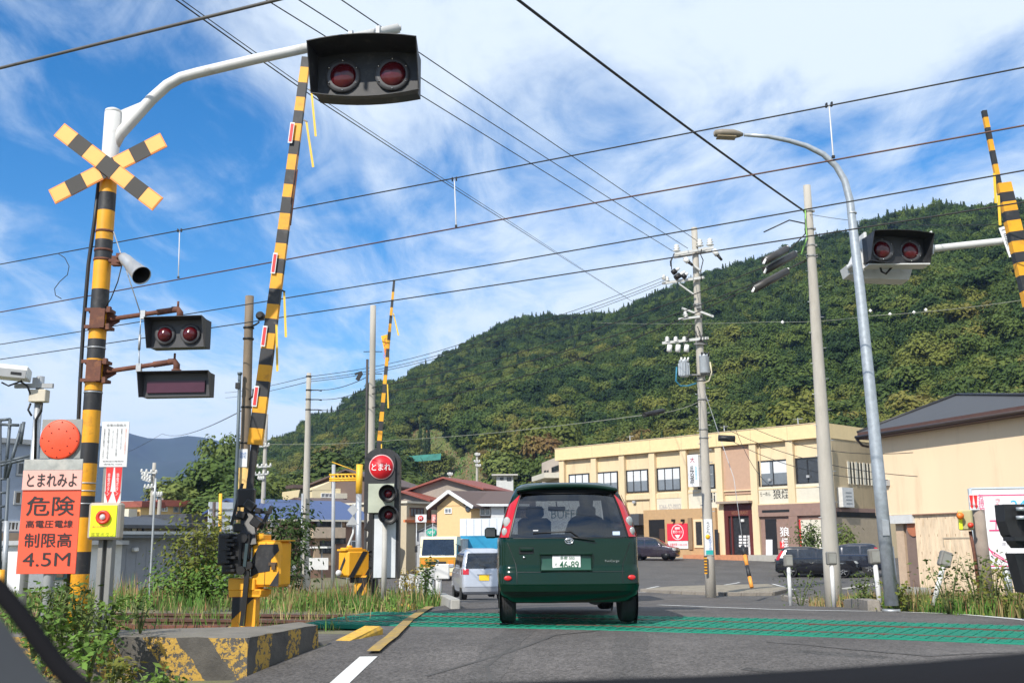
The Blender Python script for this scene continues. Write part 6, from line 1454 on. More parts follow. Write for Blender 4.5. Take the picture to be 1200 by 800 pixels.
for k, (x_, y_) in enumerate(((917, 377.5), (1020, 364), (1043, 368), (1071, 366), (1085, 363))):
    mb = MB(); mb.lathe([(0, -.05), (.05, 0), (0, .05)], 8, at(x_, y_, 26)); tag(pin(mb.build('wire_tag', CERA), at(x_, y_, 26)), 'small white marker on the thin wire over the hill, ' + ['left of the right concrete pole', 'just right of the street lamp', 'middle of the close three', 'fourth from the left', 'rightmost'][k], 'wire marker', 'white markers on the thin wire')
for k, (a, b) in enumerate((((843, 498, 38), (1075, 558, 26)), ((850, 512, 38), (1040, 562, 27)), ((880, 500, 38), (1070, 530, 26)), ((862, 503, 38), (905, 570, 34)))):
    wire(['longest', 'lower', 'short upper right', 'steep short'][k] + ' black service drop hanging in front of the shop building', [at(*a), at(*b)], .010, .35, group='service drops in front of the shop building')
wire('thin wires from the brown pole to the left hand distance', [LP(478), at(190, 508, 60), at(100, 545, 80)], .01, .3)
for k, (y0, y1) in enumerate(((441, 452), (447, 458))): wire(['upper', 'lower'][k] + ' black wire continuing left from the grey concrete pole head', [GP1(y0), at(305, y1, 50)], .012, .1, ext1=1.5)
# ================================================================ vehicles
def vehicle(label, cat, loc, rz, L, H, prof, paint, name='parked_car', rear=None, wheel_r=.30, wheel_y=(.65, None), track=None, glass=DGLS, open_glass=False, bulge=.06, crn=.16, group=None, front_bulge=.12, wide=None, side_glass=None, zbot=.22, nose=None, windscreen=None, tail=None, head=None, plate=None, rim=None):
    """body lofted over height levels. prof rows: z, half width, y of the tail, y of the nose. Local +Y is forwards, origin on the ground under the tail."""
    root = thing(name, label, cat, loc, rz, group)
    def P(z): return lerp_tab(prof, z)
    def ry(x, z, d=0.0):        # tail surface
        w, y0, y1 = P(z); a = abs(x); b = bulge * (1 - (a / w) ** 2); c = 0.0
        r = min(crn, w * .5)
        if a > w - r: c = r - sqrt(max(0, r * r - (a - w + r) ** 2))
        return y0 - b + c - d + bulge
    def fy(x, z, d=0.0):
        w, y0, y1 = P(z); a = abs(x); b = front_bulge * (1 - (a / w) ** 2); r = min(crn * 1.3, w * .5); c = 0.0
        if a > w - r: c = r - sqrt(max(0, r * r - (a - w + r) ** 2))
        return y1 + b - c + d - front_bulge
    xsn = [-1, -.985, -.95, -.90, -.83, -.72, -.5, -.25, 0, .25, .5, .72, .83, .90, .95, .985, 1]
    zs = sorted(set([p[0] for p in prof] + [prof[0][0] + (prof[-1][0] - prof[0][0]) * i / 26 for i in range(27)] + ([rear[0], rear[1]] if rear else []) + ([windscreen[0], windscreen[1]] if windscreen else [])))
    mb = MB(); rings = []
    for z in zs:
        w = P(z)[0]; r_ = [Vector((x * w, ry(x * w, z), z)) for x in xsn]; f_ = [Vector((x * w, fy(x * w, z), z)) for x in xsn[::-1]]
        sR = [Vector((w, r_[-1].y + (f_[0].y - r_[-1].y) * t, z)) for t in (.25, .5, .75)]; sL = [Vector((-w, f_[-1].y + (r_[0].y - f_[-1].y) * t, z)) for t in (.25, .5, .75)]
        rings.append(r_ + sR + f_ + sL)
    n = len(rings[0]); vs = [p for r_ in rings for p in r_]; fs = []
    for i in range(len(rings) - 1):
        zc = (zs[i] + zs[i + 1]) / 2
        for j in range(n):
            q = (rings[i][j] + rings[i][(j + 1) % n]) / 2
            if open_glass and rear and rear[0] < zc < rear[1] and j < 16 and abs(q.x) < P(zc)[0] * rear[2]: continue
            if open_glass and windscreen and windscreen[0] < zc < windscreen[1] and 20 <= j < 36 and abs(q.x) < P(zc)[0] * .88: continue
            fs.append((i * n + j, i * n + (j + 1) % n, (i + 1) * n + (j + 1) % n, (i + 1) * n + j))
    fs.append(tuple(range((len(rings) - 1) * n, len(rings) * n))); fs.append(tuple(range(n))[::-1])
    mb.add(vs, fs, 0, True)
    mb.sm[-1] = mb.sm[-2] = False
    mb.build('body', paint, root)
    def patch(nm, mat, z0, z1, xf, d=.006, side='rear', nz=8, nx_=12, par=None, x0=None, x1=None, xfun=None):
        m2 = MB(); vs = []; fs = []
        for i in range(nz + 1):
            z = z0 + (z1 - z0) * i / nz; w = P(z)[0]
            a, b = xfun(z) if xfun else ((-xf * w, xf * w) if x0 is None else (x0, x1))
            for j in range(nx_ + 1):
                x = a + (b - a) * j / nx_; vs.append((x, (ry(x, z, d) if side == 'rear' else fy(x, z, d)), z))
        for i in range(nz):
            for j in range(nx_):
                q = (i * (nx_ + 1) + j, i * (nx_ + 1) + j + 1, (i + 1) * (nx_ + 1) + j + 1, (i + 1) * (nx_ + 1) + j); fs.append(q if side == 'rear' else q[::-1])
        m2.add(vs, fs, 0, True); return m2.build(nm, mat, par or root)
    def side_patch(nm, mat, z0, z1, ya, yb, sx, d=.006, par=None, slant=(0, 0)):
        m2 = MB(); vs = []; fs = []; nz = 5
        for i in range(nz + 1):
            t = i / nz; z = z0 + (z1 - z0) * t; w = P(z)[0] + d
            vs += [(sx * w, ya + slant[0] * t, z), (sx * w, yb + slant[1] * t, z)]
        for i in range(nz): q = (2 * i, 2 * i + 1, 2 * i + 3, 2 * i + 2); fs.append(q if sx > 0 else q[::-1])
        m2.add(vs, fs, 0, True); return m2.build(nm, mat, par or root)
    tr = track or P(.35)[0] - .10; wf = wheel_y[1] if wheel_y[1] is not None else L - .75
    for sx in (-1, 1):
        for wy in (wheel_y[0], wf):
            m2 = MB(); R_ = wheel_r
            m2.lathe([(R_ * .62, -.085), (R_ * .9, -.095), (R_ * .99, -.07), (R_, -.03), (R_, .03), (R_ * .99, .07), (R_ * .9, .095), (R_ * .62, .085)], 26, (sx * tr, wy, R_), 'X')
            for k_ in (-.045, -.015, .015, .045): m2.lathe([(R_ + .001, k_ - .003), (R_ + .006, k_), (R_ + .001, k_ + .003)], 20, (sx * tr, wy, R_), 'X')
            wh = m2.build('wheel', RUBB, root)
            m3 = MB(); e = .09 * sx
            m3.lathe([(R_ * .62, e - .01 * sx), (R_ * .55, e - .025 * sx), (R_ * .2, e - .01 * sx), (0, e)], 20, (sx * tr, wy, R_), 'X')
            for k_ in range(6):
                a = k_ * pi / 3; m3.box((sx * tr + e * .98, wy + cos(a) * R_ * .36, R_ + sin(a) * R_ * .36), (.012, R_ * .48, R_ * .12), Matrix.Rotation(a, 3, 'X'))
            m3.build('rim', rim or CHRM, wh)
            m4 = MB(); m4.lathe([(R_ * 1.16, P(.4)[0] * sx + .003 * sx), (R_ * 1.16, (P(.4)[0] - .06) * sx)], 24, (0, wy, R_ * 1.02), 'X'); 
            side_d = MB(); side_d.lathe([(R_ * 1.14, 0), (0, .0005)], 26, (sx * (P(.4)[0] + .002), wy, R_ * 1.02), 'X'); side_d.build('wheel_arch', BLKM, root)
    return root, P, ry, fy, patch, side_patch
PG = M('dark_green_car_paint', (.001, .019, .010), .16, metal=0, var=.06, scale=3, coat=.3, spec=.25)
PBK = M('black_car_paint', (.008, .009, .013), .15, metal=.2, var=.05, coat=1.0)
PSV = M('silver_blue_car_paint', (.48, .51, .57), .28, metal=.35, var=.04, coat=.8)
PWH = M('white_car_paint', (.78, .79, .78), .3, var=.03, coat=.6)
PDP = M('dark_purple_car_paint', (.035, .026, .040), .2, metal=.3, var=.05, coat=1.0)
RLENS = M('tail_lamp_red', (.46, .010, .016), .12, var=.15, coat=.8); CLENS = M('clear_lamp', (.34, .35, .34), .12, var=.3, coat=.6); OLENS = M('amber_lamp', (.85, .25, .03), .2)
def wheels_front(): pass
# ---- the dark green compact van ahead
VY = 12.25; vx = at(668.5, 700, VY).x; vz = g(vx, VY + .5) + .03
prof = [(.26, .74, .10, 3.70), (.34, .80, .03, 3.80), (.46, .825, .0, 3.82), (.60, .83, .02, 3.82), (.66, .825, .06, 3.80), (.95, .825, .07, 3.72), (1.0, .818, .08, 3.55), (1.06, .80, .09, 2.95), (1.20, .76, .13, 2.72), (1.35, .715, .19, 2.45), (1.50, .655, .26, 2.15), (1.585, .61, .31, 1.98), (1.63, .56, .38, 1.9), (1.66, .46, .55, 1.7)]
van, P, ry, fy, patch, sp = vehicle('dark green compact van seen from behind, driving over the green crossing boards', 'van', (vx, VY, vz), radians(1.2), 3.86, 1.68, prof, PG, 'compact_van', rear=(1.00, 1.52, .86), windscreen=(1.06, 1.5), open_glass=True, wheel_r=.295, wheel_y=(.55, 3.05), track=.715, bulge=.05, crn=.13, plate=None)
TINT = glass_mat('tinted_rear_glass', (.17, .18, .19), .07)
patch('rear_window', TINT, .995, 1.525, .875, .008)
patch('windscreen', glass_mat('clear_glass', (.86, .88, .87), .02), 1.06, 1.50, .88, .008, 'front')
for sx in (-1, 1):
    sp('side_window', DGLS, 1.08, 1.46, .55, 1.35, sx, slant=(.0, -.02)); sp('side_window', DGLS, 1.06, 1.46, 1.42, 2.62, sx, slant=(.0, -.35))
# black surround of the glass
def edge(z): w = P(z)[0]; return (-w * .905, -w * .84)
patch('glass_surround', BLKM, 1.0, 1.53, 0, .010, xfun=lambda z: (-P(z)[0] * .88, -P(z)[0] * .84)); patch('glass_surround', BLKM, 1.0, 1.53, 0, .010, xfun=lambda z: (P(z)[0] * .84, P(z)[0] * .88)); patch('glass_surround', BLKM, 1.515, 1.56, .9, .011)
# spoiler over the glass
mb = MB(); N_ = 14; rows = []
for (dy, dz_) in ((.16, .0), (-.10, -.035), (-.115, -.055), (-.10, -.075), (.02, -.085)):
    rows.append([Vector((x, .30 + dy + .05 * (x / .6) ** 2, 1.655 + dz_ - .05 * abs(x / .6) ** 2.6)) for x in np.linspace(-.60, .60, N_)])
vs = [p for r_ in rows for p in r_]; fs = [(i * N_ + j, i * N_ + j + 1, (i + 1) * N_ + j + 1, (i + 1) * N_ + j) for i in range(len(rows) - 1) for j in range(N_ - 1)]
mb.add(vs, fs, 0, True); mb.build('roof_spoiler', PG, van)
MB().box((0, .21, 1.588), (.16, .012, .016)).build('high_brake_lamp', RLENS, van)
# tail lamps: tall red wedges with round clear lamps at the foot
for sx in (-1, 1):
    def xf(z, sx=sx):
        w = P(z)[0]; t = (z - 1.0) / .50; inner = w * .865; outer = w * (.999)
        if t > .6: outer = outer * (1 - .0 * t); 
        wid = (outer - inner) * (1 if t < .75 else (1 - t) / .25 + .02)
        a, b = inner, inner + wid
        return (a, b) if sx > 0 else (-b, -a)
    tl = patch('tail_lamp', RLENS, 1.0, 1.50, 0, .020, nz=14, nx_=8, xfun=xf)
    # the lamp wraps onto the flank
    m2 = MB(); vs = []; fs = []; nz = 12
    for i in range(nz + 1):
        t = i / nz; z = 1.0 + .5 * t; w = P(z)[0] + .010; y0 = ry(P(z)[0] * .985, z) - .01; dep = .17 * (1 - t * .75)
        vs += [(sx * w, y0, z), (sx * w, y0 + dep, z)]
    for i in range(nz): q = (2 * i, 2 * i + 1, 2 * i + 3, 2 * i + 2); fs.append(q if sx > 0 else q[::-1])
    m2.add(vs, fs, 0, True); m2.build('tail_lamp_side', RLENS, tl)
    for (z, r_) in ((1.175, .062), (1.065, .047)):
        x = sx * P(z)[0] * .945; c = Vector((x, ry(x, z, .024), z)); m2 = MB(); m2.lathe([(r_, 0), (r_ * .96, -.012), (r_ * .6, -.02), (0, -.022)], 20, c, 'Y', rot=None)
        for i, p in enumerate(m2.v): m2.v[i] = (c.x + (p[0] - c.x) * .72, p[1] + abs(p[0] - c.x) * .35 * (1 if (p[0] - c.x) * sx > 0 else -.25), c.z + (p[2] - c.z) * 1.05)
        m2.build('clear_lamp', CLENS, tl)
# hatch seams, recess, plate, handle, bumper
def line_patch(z0, z1, x0, x1, nm='panel_gap', mat=BLKM, d=.004): return patch(nm, mat, z0, z1, 0, d, x0=x0, x1=x1, nz=2, nx_=10 if x1 - x0 > .1 else 2)
line_patch(.985, .994, -.735, .735); line_patch(.60, .606, -.62, .64)
for sx in (-1, 1): patch('panel_gap', BLKM, .38, 1.0, 0, .003, nz=6, nx_=2, xfun=lambda z, sx=sx: (sx * .615 - .003, sx * .615 + .003) if z < .66 else ((sx * (.615 + (z - .66) * .38)) - .003, (sx * (.615 + (z - .66) * .38)) + .003))
yb = lambda x, z, d=0: ry(x, z, d)
rec = patch('plate_recess', M('plate_recess_green', (.012, .07, .045), .35, var=.1), .625, .79, 0, .002, x0=-.33, x1=.25, nz=2, nx_=8)
mb = MB(); mb.box((-.04, yb(-.04, .80) - .02, .805), (.62, .05, .028), bev=.008); mb.box((-.34, yb(-.3, .71) - .008, .71), (.012, .03, .17)); mb.box((.262, yb(.3, .71) - .008, .71), (.012, .03, .17)); mb.box((-.04, yb(0, .62) - .008, .618), (.60, .03, .012)); mb.build('plate_garnish', PG, van)
pc = Vector((-.035, yb(-.035, .705) - .012, .705)); pl_ = MB().box(pc, (.33, .01, .165), bev=.004).build('licence_plate', M('plate_white', (.80, .80, .78), .45, var=.02), van)
DGT = M('plate_green', (.02, .12, .06), .5)
text_mesh('lettering', '46-89', .085, DGT, pl_, pc + Vector((.03, -.007, -.022)), w=.225, bold=.007); text_mesh('lettering', '多摩 502', .038, DGT, pl_, pc + Vector((.01, -.007, .055)), w=.17, bold=.007); text_mesh('lettering', 'そ', .032, DGT, pl_, pc + Vector((-.125, -.007, -.02)))
text_mesh('badge_lettering', 'FunCargo', .032, CHRM, van, (.50, yb(.5, .71) - .008, .72), w=.165)
m2 = MB(); hz = .845; hx = -.50; m2.box((hx, yb(hx, hz) - .004, hz), (.17, .012, .075), bev=.005); hn = m2.build('handle_recess', BLKM, van)
MB().box((hx, yb(hx, hz) - .024, hz + .012), (.155, .028, .035), bev=.010).build('handle', PG, hn); MB().lathe([(.016, 0), (.014, -.008), (0, -.01)], 12, (hx - .03, yb(hx, .77) - .004, .77), 'Y').build('lock', CHRM, van)
# oval emblem of three rings
m2 = MB()
def ring(cx, cz, rx, rz, t=.006):
    n = 28; pts = [Vector((cx + cos(2 * pi * i / n) * rx, yb(0, .955) - .012, cz + sin(2 * pi * i / n) * rz)) for i in range(n + 1)]; m2.tube(pts, t, 6, cap=False)
ring(0, .955, .048, .033); ring(0, .963, .030, .014, .0045); ring(0, .952, .013, .030, .0045); m2.build('emblem', CHRM, van)
bm = patch('bumper', PG, .385, .455, .985, .045, nz=5, nx_=20); 
m2 = MB(); m2.box((0, .30, .31), (1.30, .12, .06)); m2.build('bumper_underside', BLKM, van)
for sx in (-1, 1): 
    x = sx * .72; z = .535; c = Vector((x, yb(x, z) - .012, z)); m2 = MB(); m2.lathe([(.044, 0), (.042, -.010), (.026, -.014), (0, -.015)], 20, c, 'Y')
    for i, p in enumerate(m2.v): m2.v[i] = (c.x + (p[0] - c.x) * 1.05, p[1], c.z + (p[2] - c.z) * .66)
    m2.build('rear_reflector', M('reflector_bright_red', (.55, .02, .02), .3, coat=.3), van)
    sp('side_panel_gap', BLKM, .5, 1.06, 1.38, 1.386, sx)
    m2 = MB(); m2.box((sx * .92, 2.55, 1.08), (.17, .10, .15), bev=.03); m2.box((sx * .81, 2.58, 1.03), (.12, .05, .04)); mr_ = m2.build('wing_mirror', PG if sx < 0 else PG, van)
    MB().box((sx * .925, 2.497, 1.085), (.135, .004, .115)).build('mirror_glass', M('mirror_glass', (.05, .055, .06), .15), mr_)
m2 = MB(); m2.tube([(.02, yb(0, 1.0) - .02, 1.0), (.12, yb(.1, .995) - .028, .985), (.30, yb(.3, .97) - .03, .955)], .010, 6); m2.tube([(-.42, yb(.4, 1.04) - .02, 1.045), (.02, yb(0, 1.07) - .022, 1.065), (.12, yb(.1, 1.0) - .03, .99)], .008, 6); m2.build('wiper', BLKM, van)
m2 = MB(); m2.box((.56, yb(.56, 1.04) - .013, 1.04), (.085, .003, .042), bev=.0); m2.build('oval_sticker', M('sticker_pale_blue', (.55, .68, .9), .4), van)
m2 = MB(); m2.box((-.39, yb(-.39, 1.075) - .013, 1.077), (.06, .003, .012)); m2.build('sticker', WHTP, van)
m2 = MB(); m2.lathe([(.028, 0), (.028, .2)], 10, (.30, .12, .30), 'Y'); m2.lathe([(.12, 0), (.12, .7)], 14, (.32, .32, .33), 'Y'); m2.box((0, 1.9, .26), (1.3, 3.2, .04)); m2.box((0, .75, .30), (1.3, .08, .08)); m2.build('underbody', BLKM, van)
# interior
SEAT = M('seat_fabric', (.05, .05, .055), .9, var=.2)
for sx in (-1, 1):
    m2 = MB(); m2.box((sx * .34, 1.85, .72), (.46, .5, .16), bev=.04); m2.box((sx * .34, 1.60, .98), (.44, .14, .56), Rx(radians(-12)), bev=.05); m2.build('front_seat', SEAT, van); MB().box((sx * .34, 1.50, 1.33), (.24, .09, .16), bev=.035).build('headrest', SEAT, van)
m2 = MB(); m2.box((0, .85, .78), (1.15, .14, .40), Rx(radians(-12)), bev=.04); m2.box((-.28, .80, 1.03), (.22, .09, .12), bev=.03); m2.box((.28, .80, 1.03), (.22, .09, .12), bev=.03); m2.build('rear_seat', SEAT, van)
m2 = MB(); m2.box((0, 2.75, .92), (1.35, .4, .22), bev=.05); m2.build('dashboard', BLKM, van); m2 = MB(); m2.box((0, 2.28, 1.40), (.24, .03, .065), bev=.012); m2.tube([(0, 2.3, 1.42), (0, 2.36, 1.50)], .01, 6); m2.build('inner_mirror', BLKM, van)
m2 = MB(); pts = [Vector((.34 + cos(a) * .18, 2.42 + sin(a) * .06, .98 + sin(a) * .17)) for a in np.linspace(0, 2 * pi, 21)]; m2.tube(pts, .014, 6, cap=False); m2.build('steering_wheel', BLKM, van)
def person_seated(loc, rz, label):
    me = bpy.data.meshes.new('person')
    V = [(0, 0, .10), (0, .01, .32), (0, .0, .52), (0, .02, .62), (0, .03, .70), (0, .04, .79), (-.19, .01, .50), (-.25, .20, .32), (-.16, .44, .38), (.19, .01, .50), (.25, .20, .32), (.16, .44, .38), (-.10, .22, .12), (-.12, .46, .10), (-.12, .52, -.25), (.10, .22, .12), (.12, .46, .10), (.12, .52, -.25)]
    E = [(0, 1), (1, 2), (2, 3), (3, 4), (4, 5), (2, 6), (6, 7), (7, 8), (2, 9), (9, 10), (10, 11), (0, 12), (12, 13), (13, 14), (0, 15), (15, 16), (16, 17)]
    Rr = [.15, .14, .13, .055, .085, .07, .065, .05, .035, .065, .05, .035, .09, .07, .05, .09, .07, .05]
    me.from_pydata(V, E, []); o = bpy.data.objects.new('person', me); COL.objects.link(o); o.location = loc; o.rotation_euler = (0, 0, rz)
    md = o.modifiers.new('skin', 'SKIN'); 
    for v, r_ in zip(me.skin_vertices[0].data, Rr): v.radius = (r_, r_ * .85)
    me.skin_vertices[0].data[0].use_root = True
    sb = o.modifiers.new('sub', 'SUBSURF'); sb.levels = 2; sb.render_levels = 2; md.use_smooth_shade = True
    me.materials.append(M('dark_jacket', (.03, .03, .04), .9, var=.2))
    h = MB(); h.lathe([(0, .115), (.06, .105), (.088, .06), (.094, 0), (.085, -.06), (.06, -.10), (0, -.11)], 18, (0, .025, .755)); hh = h.build('hair', M('black_hair', (.012, .011, .01), .7), o)
    f = MB(); f.lathe([(0, .10), (.05, .085), (.075, .03), (.074, -.03), (.05, -.09), (0, -.11)], 16, (0, .055, .735)); f.lathe([(0, -.0), (.012, .01), (.0, .03)], 6, (0, .135, .72)); f.build('face', M('skin', (.55, .36, .26), .55), o)
    return tag(o, label, 'person')
dr = person_seated((0, 0, 0), 0, 'driver with dark hair seated on the right side inside the green van')
dr.location = Vector((vx + .33, VY + 1.78, vz + .72)); dr.rotation_euler = (0, 0, radians(1))

# ---- silver kei wagon further on, turned slightly left
def car_wagon(label, px, Y, rz, paint, prof, L, rear, tail, name, z=None, plate_mat=None, view='rear', wheel_r=.28, side_w=None, windscreen=None, track=None, hl=None, rim=None, door_y=None, anchor=None, cat='car', wy=None):
    x = at(px, 650, Y).x; zz = g(x, Y) if z is None else z
    root, P, ry, fy, patch, sp = vehicle(label, cat, (x, Y, zz), rz, L, prof[-1][0], prof, paint, name, rear=rear, wheel_r=wheel_r, wheel_y=wy or (.55, L - .75), windscreen=windscreen, track=track, bulge=.05, crn=.12, rim=rim)
    patch('rear_window', DGLS, rear[0], rear[1], rear[2], .016, nz=12); patch('windscreen', DGLS, windscreen[0], windscreen[1], .86, .02, 'front', nz=12)
    for sx in (-1, 1):
        for (a, b, c, d) in side_w: sp('side_window', DGLS, windscreen[0] + .02, windscreen[1] - .03, a, b, sx, slant=(c, d))
        for y in (door_y or ()): sp('door_gap', BLKM, .32, windscreen[0], y, y + .008, sx, d=.003)
        for y in (door_y or ())[:2]:
            m2 = MB(); m2.box((sx * (P(.85)[0] + .015), y + .16, .88), (.03, .16, .03), bev=.008); m2.build('door_handle', paint, root)
        (z0, z1, xi, dep) = tail
        tl = patch('tail_lamp', RLENS, z0, z1, 0, .014, nz=6, nx_=5, xfun=lambda z, sx=sx: ((P(z)[0] * xi, P(z)[0]) if sx > 0 else (-P(z)[0], -P(z)[0] * xi)))
        m2 = MB(); y0 = ry(P(z0)[0] * .985, z0) - .01; w = P((z0 + z1) / 2)[0] + .009
        vs = []; fs = []
        for i in range(5): zq = z0 + (z1 - z0) * i / 4; wq = P(zq)[0] + .009; yq = ry(P(zq)[0] * .985, zq) - .012; vs += [(sx * wq, yq, zq), (sx * wq, yq + dep, zq)]
        for i in range(4): q = (2 * i, 2 * i + 1, 2 * i + 3, 2 * i + 2); fs.append(q if sx > 0 else q[::-1])
        m2.add(vs, fs, 0, True); m2.build('tail_lamp_side', RLENS, tl)
        h0, h1 = hl or (.62, .80); patch('headlight', CLENS, h0, h1, 0, .012, 'front', nz=4, nx_=5, xfun=lambda z, sx=sx: ((P(z)[0] * .58, P(z)[0] * .985) if sx > 0 else (-P(z)[0] * .985, -P(z)[0] * .58)))
        m2 = MB(); m2.box((sx * (P(1.0)[0] + .09), windscreen_y(P, windscreen) - .25, windscreen[0] + .04), (.18, .09, .14), bev=.03); m2.build('wing_mirror', paint, root)
    patch('front_grille', BLKM, .48, .62, .5, .008, 'front', nz=2); patch('number_plate', plate_mat or WHTP, .36, .50, 0, .03, 'front', x0=-.16, x1=.16, nz=2, nx_=2)
    if view == 'rear':
        pm = patch('licence_plate', plate_mat or WHTP, tail[0] - .20, tail[0] - .02, 0, .02, x0=-.17, x1=.17, nz=2, nx_=3); patch('bumper', paint, .30, .44, .98, .03, nz=3, nx_=16); patch('bumper_gap', BLKM, .45, .456, .97, .006, nz=1, nx_=16)
        m2 = MB(); m2.box((0, ry(0, tail[0] + .0) - .03, tail[0] + .01), (.5, .04, .03), bev=.008); m2.build('plate_garnish', paint, root)
        m2 = MB(); m2.tube([(0, ry(0, rear[0]) - .02, rear[0] - .02), (.12, ry(.1, rear[0]) - .03, rear[0] + .02), (-.20, ry(.3, rear[0] + .1) - .02, rear[0] + .12)], .009, 5); m2.build('wiper', BLKM, root)
    m2 = MB(); m2.box((0, L / 2, .24), (1.2, L * .8, .06)); m2.build('underbody', BLKM, root)
    return root, P, ry, fy, patch, sp
def windscreen_y(P, ws): return P(ws[0])[2]
YPL = M('plate_yellow', (.80, .52, .02), .5, var=.03)
kp = [(.20, .66, .08, 3.3), (.30, .72, .02, 3.36), (.45, .735, .0, 3.38), (.70, .737, .03, 3.36), (.85, .735, .05, 3.28), (.98, .73, .07, 3.02), (1.04, .72, .09, 2.75), (1.25, .69, .13, 2.50), (1.45, .65, .19, 2.25), (1.60, .60, .26, 2.05), (1.68, .53, .36, 1.9), (1.72, .40, .6, 1.6)]
kei, P, ry, fy, patch, sp = car_wagon('small silver kei wagon with a yellow plate driving away beyond the crossing', 567.5, 35.5, radians(10), PSV, kp, 3.39, (1.06, 1.56, .86), (.86, 1.04, .70, .12), 'kei_wagon', plate_mat=YPL, side_w=((.42, 1.22, 0, 0), (1.30, 2.45, 0, -.28)), windscreen=(1.06, 1.58), track=.63, door_y=(1.25, 2.3))
# ---- cream and gold truck coming towards us, and the blue box truck and others behind
def truck(label, px, Y, rz, cabm, lowm, boxm, box_dims, name='truck', cab_w=2.1, cab_h=2.3, box_open=False, z=0.02, detail=True, cab=True):
    x = at(px, 650, Y).x; root = thing(name, label, 'truck', (x, Y, z), rz)
    w = cab_w / 2
    if cab:
        mb = MB(); pr = [(0, .55), (-.03, .75), (-.02, 1.25), (.06, 1.45), (.22, cab_h - .12), (.34, cab_h), (1.55, cab_h), (1.6, .55)]
        mb.prism(pr, (-w, 0, 0), (0, 1, 0), (0, 0, 1), (cab_w, 0, 0)); cb = mb.build('cab', cabm, root)
        mb = MB(); mb.box((0, -.045, 1.0), (cab_w - .02, .05, .60), bev=.02); mb.box((-w + .0, .6, .96), (.02, 1.1, .5)); mb.box((w - .0, .6, .96), (.02, 1.1, .5)); mb.build('lower_cab', lowm, root)
        mb = MB(); mb.add([(-w + .10, .022, 1.38), (w - .10, .022, 1.38), (w - .16, .19, cab_h - .16), (-w + .16, .19, cab_h - .16)], [(0, 1, 2, 3)]); mb.build('windscreen', DGLS, cb)
        for sx in (-1, 1):
            mb = MB(); mb.box((sx * (w + .003), .75, 1.65), (.012, .75, .6)); mb.build('side_window', DGLS, cb)
            mb = MB(); mb.box((sx * (w - .28), -.075, 1.0), (.30, .03, .22), bev=.01); mb.build('indicator', OLENS, cb)
            mb = MB(); mb.box((sx * (w - .25), -.10, .58), (.34, .04, .16), bev=.01); mb.build('headlight', CLENS, cb)
            mb = MB(); mb.box((sx * (w + .20), -.05, 1.75), (.16, .06, .36), bev=.02); mb.tube([(sx * (w - .03), 0, 2.0), (sx * (w + .2), -.05, 1.95)], .018, 6); mb.build('wing_mirror', BLKM, cb)
        mb = MB(); mb.box((0, -.08, .96), (1.0, .03, .18), bev=.01); mb.build('grille', BLKM, cb)
        mb = MB(); mb.box((0, -.06, .58), (cab_w, .14, .28), bev=.03); mb.build('bumper', cabm, cb); mb = MB(); mb.box((0, -.135, .56), (.9, .02, .10)); mb.build('bumper_vent', BLKM, cb); mb = MB(); mb.box((.0, -.145, .60), (.33, .015, .16)); mb.build('number_plate', DGT if False else M('plate_pale_green', (.25, .42, .30), .5), cb)
        mb = MB(); mb.tube([(-.6, .03, 1.42), (-.1, .02, 1.38)], .012, 5); mb.tube([(.0, .03, 1.42), (.5, .02, 1.38)], .012, 5); mb.lathe([(.09, 0), (.09, -.02), (0, -.02)], 14, (0, -.09, 1.06), 'Y'); mb.build('trim', CHRM, cb)
    bl, bw, bh, bz = box_dims; mb = MB(); mb.box((0, 1.75 + bl / 2, bz + bh / 2), (bw, bl, bh), bev=.02); bo = mb.build('cargo_box', boxm, root)
    mb = MB(); 
    for k in range(8): mb.box((-bw / 2 - .01, 1.9 + bl * k / 8, bz + bh / 2), (.02, .05, bh * .96)); mb.box((bw / 2 + .01, 1.9 + bl * k / 8, bz + bh / 2), (.02, .05, bh * .96))
    mb.box((0, 1.75 + bl / 2, bz + bh + .0), (bw + .05, bl + .04, .05)); mb.build('box_ribs', boxm, bo)
    mb = MB(); mb.box((0, 1.0 + bl / 2, .62), (.9, bl + 1.6, .2)); mb.build('chassis', BLKM, root)
    for sx in (-1, 1):
        for wy in (.85, 1.2 + bl * .72): 
            mb = MB(); mb.lathe([(.26, -.12), (.42, -.12), (.44, -.05), (.44, .05), (.42, .12), (.26, .12)], 20, (sx * (w - .14), wy, .44), 'X'); wh = mb.build('wheel', RUBB, root); mb = MB(); mb.lathe([(.26, sx * .11), (.12, sx * .06), (0, sx * .1)], 16, (sx * (w - .14), wy, .44), 'X'); mb.build('rim', GAL, wh)
    return root
CREAM = M('cream_truck_paint', (.72, .68, .46), .35, var=.04, coat=.5); GOLD = M('gold_brown_truck_paint', (.50, .26, .03), .35, var=.06, coat=.5)
truck('cream and gold fronted truck coming towards the crossing, left of the silver wagon', 513, 60, radians(-7), CREAM, GOLD, M('truck_box_grey', (.50, .52, .53), .5, var=.06), (6.0, 2.2, 1.3, 1.0), cab_h=2.45)
BLU = M('bright_blue_truck_box', (.02, .26, .46), .45, var=.08)
truck('flat roofed bright blue box truck behind the silver wagon', 573, 62, radians(2), CREAM, GOLD, BLU, (3.2, 3.4, 1.55, .95), cab=False, name='box_truck', z=.0)
truck('large pale grey wing sided truck body parked left of the gold fronted truck', 474, 84, radians(-6), CREAM, GOLD, M('truck_box_pale', (.42, .46, .50), .45, var=.06), (6, 2.4, 2.6, 1.3), cab=False, name='box_truck')
wt = truck('white box truck seen through the rear window of the green van', 683, 33, radians(3), PWH, PWH, PWH, (3.0, 2.2, 2.75, .75), cab=False, name='box_truck', z=.1)
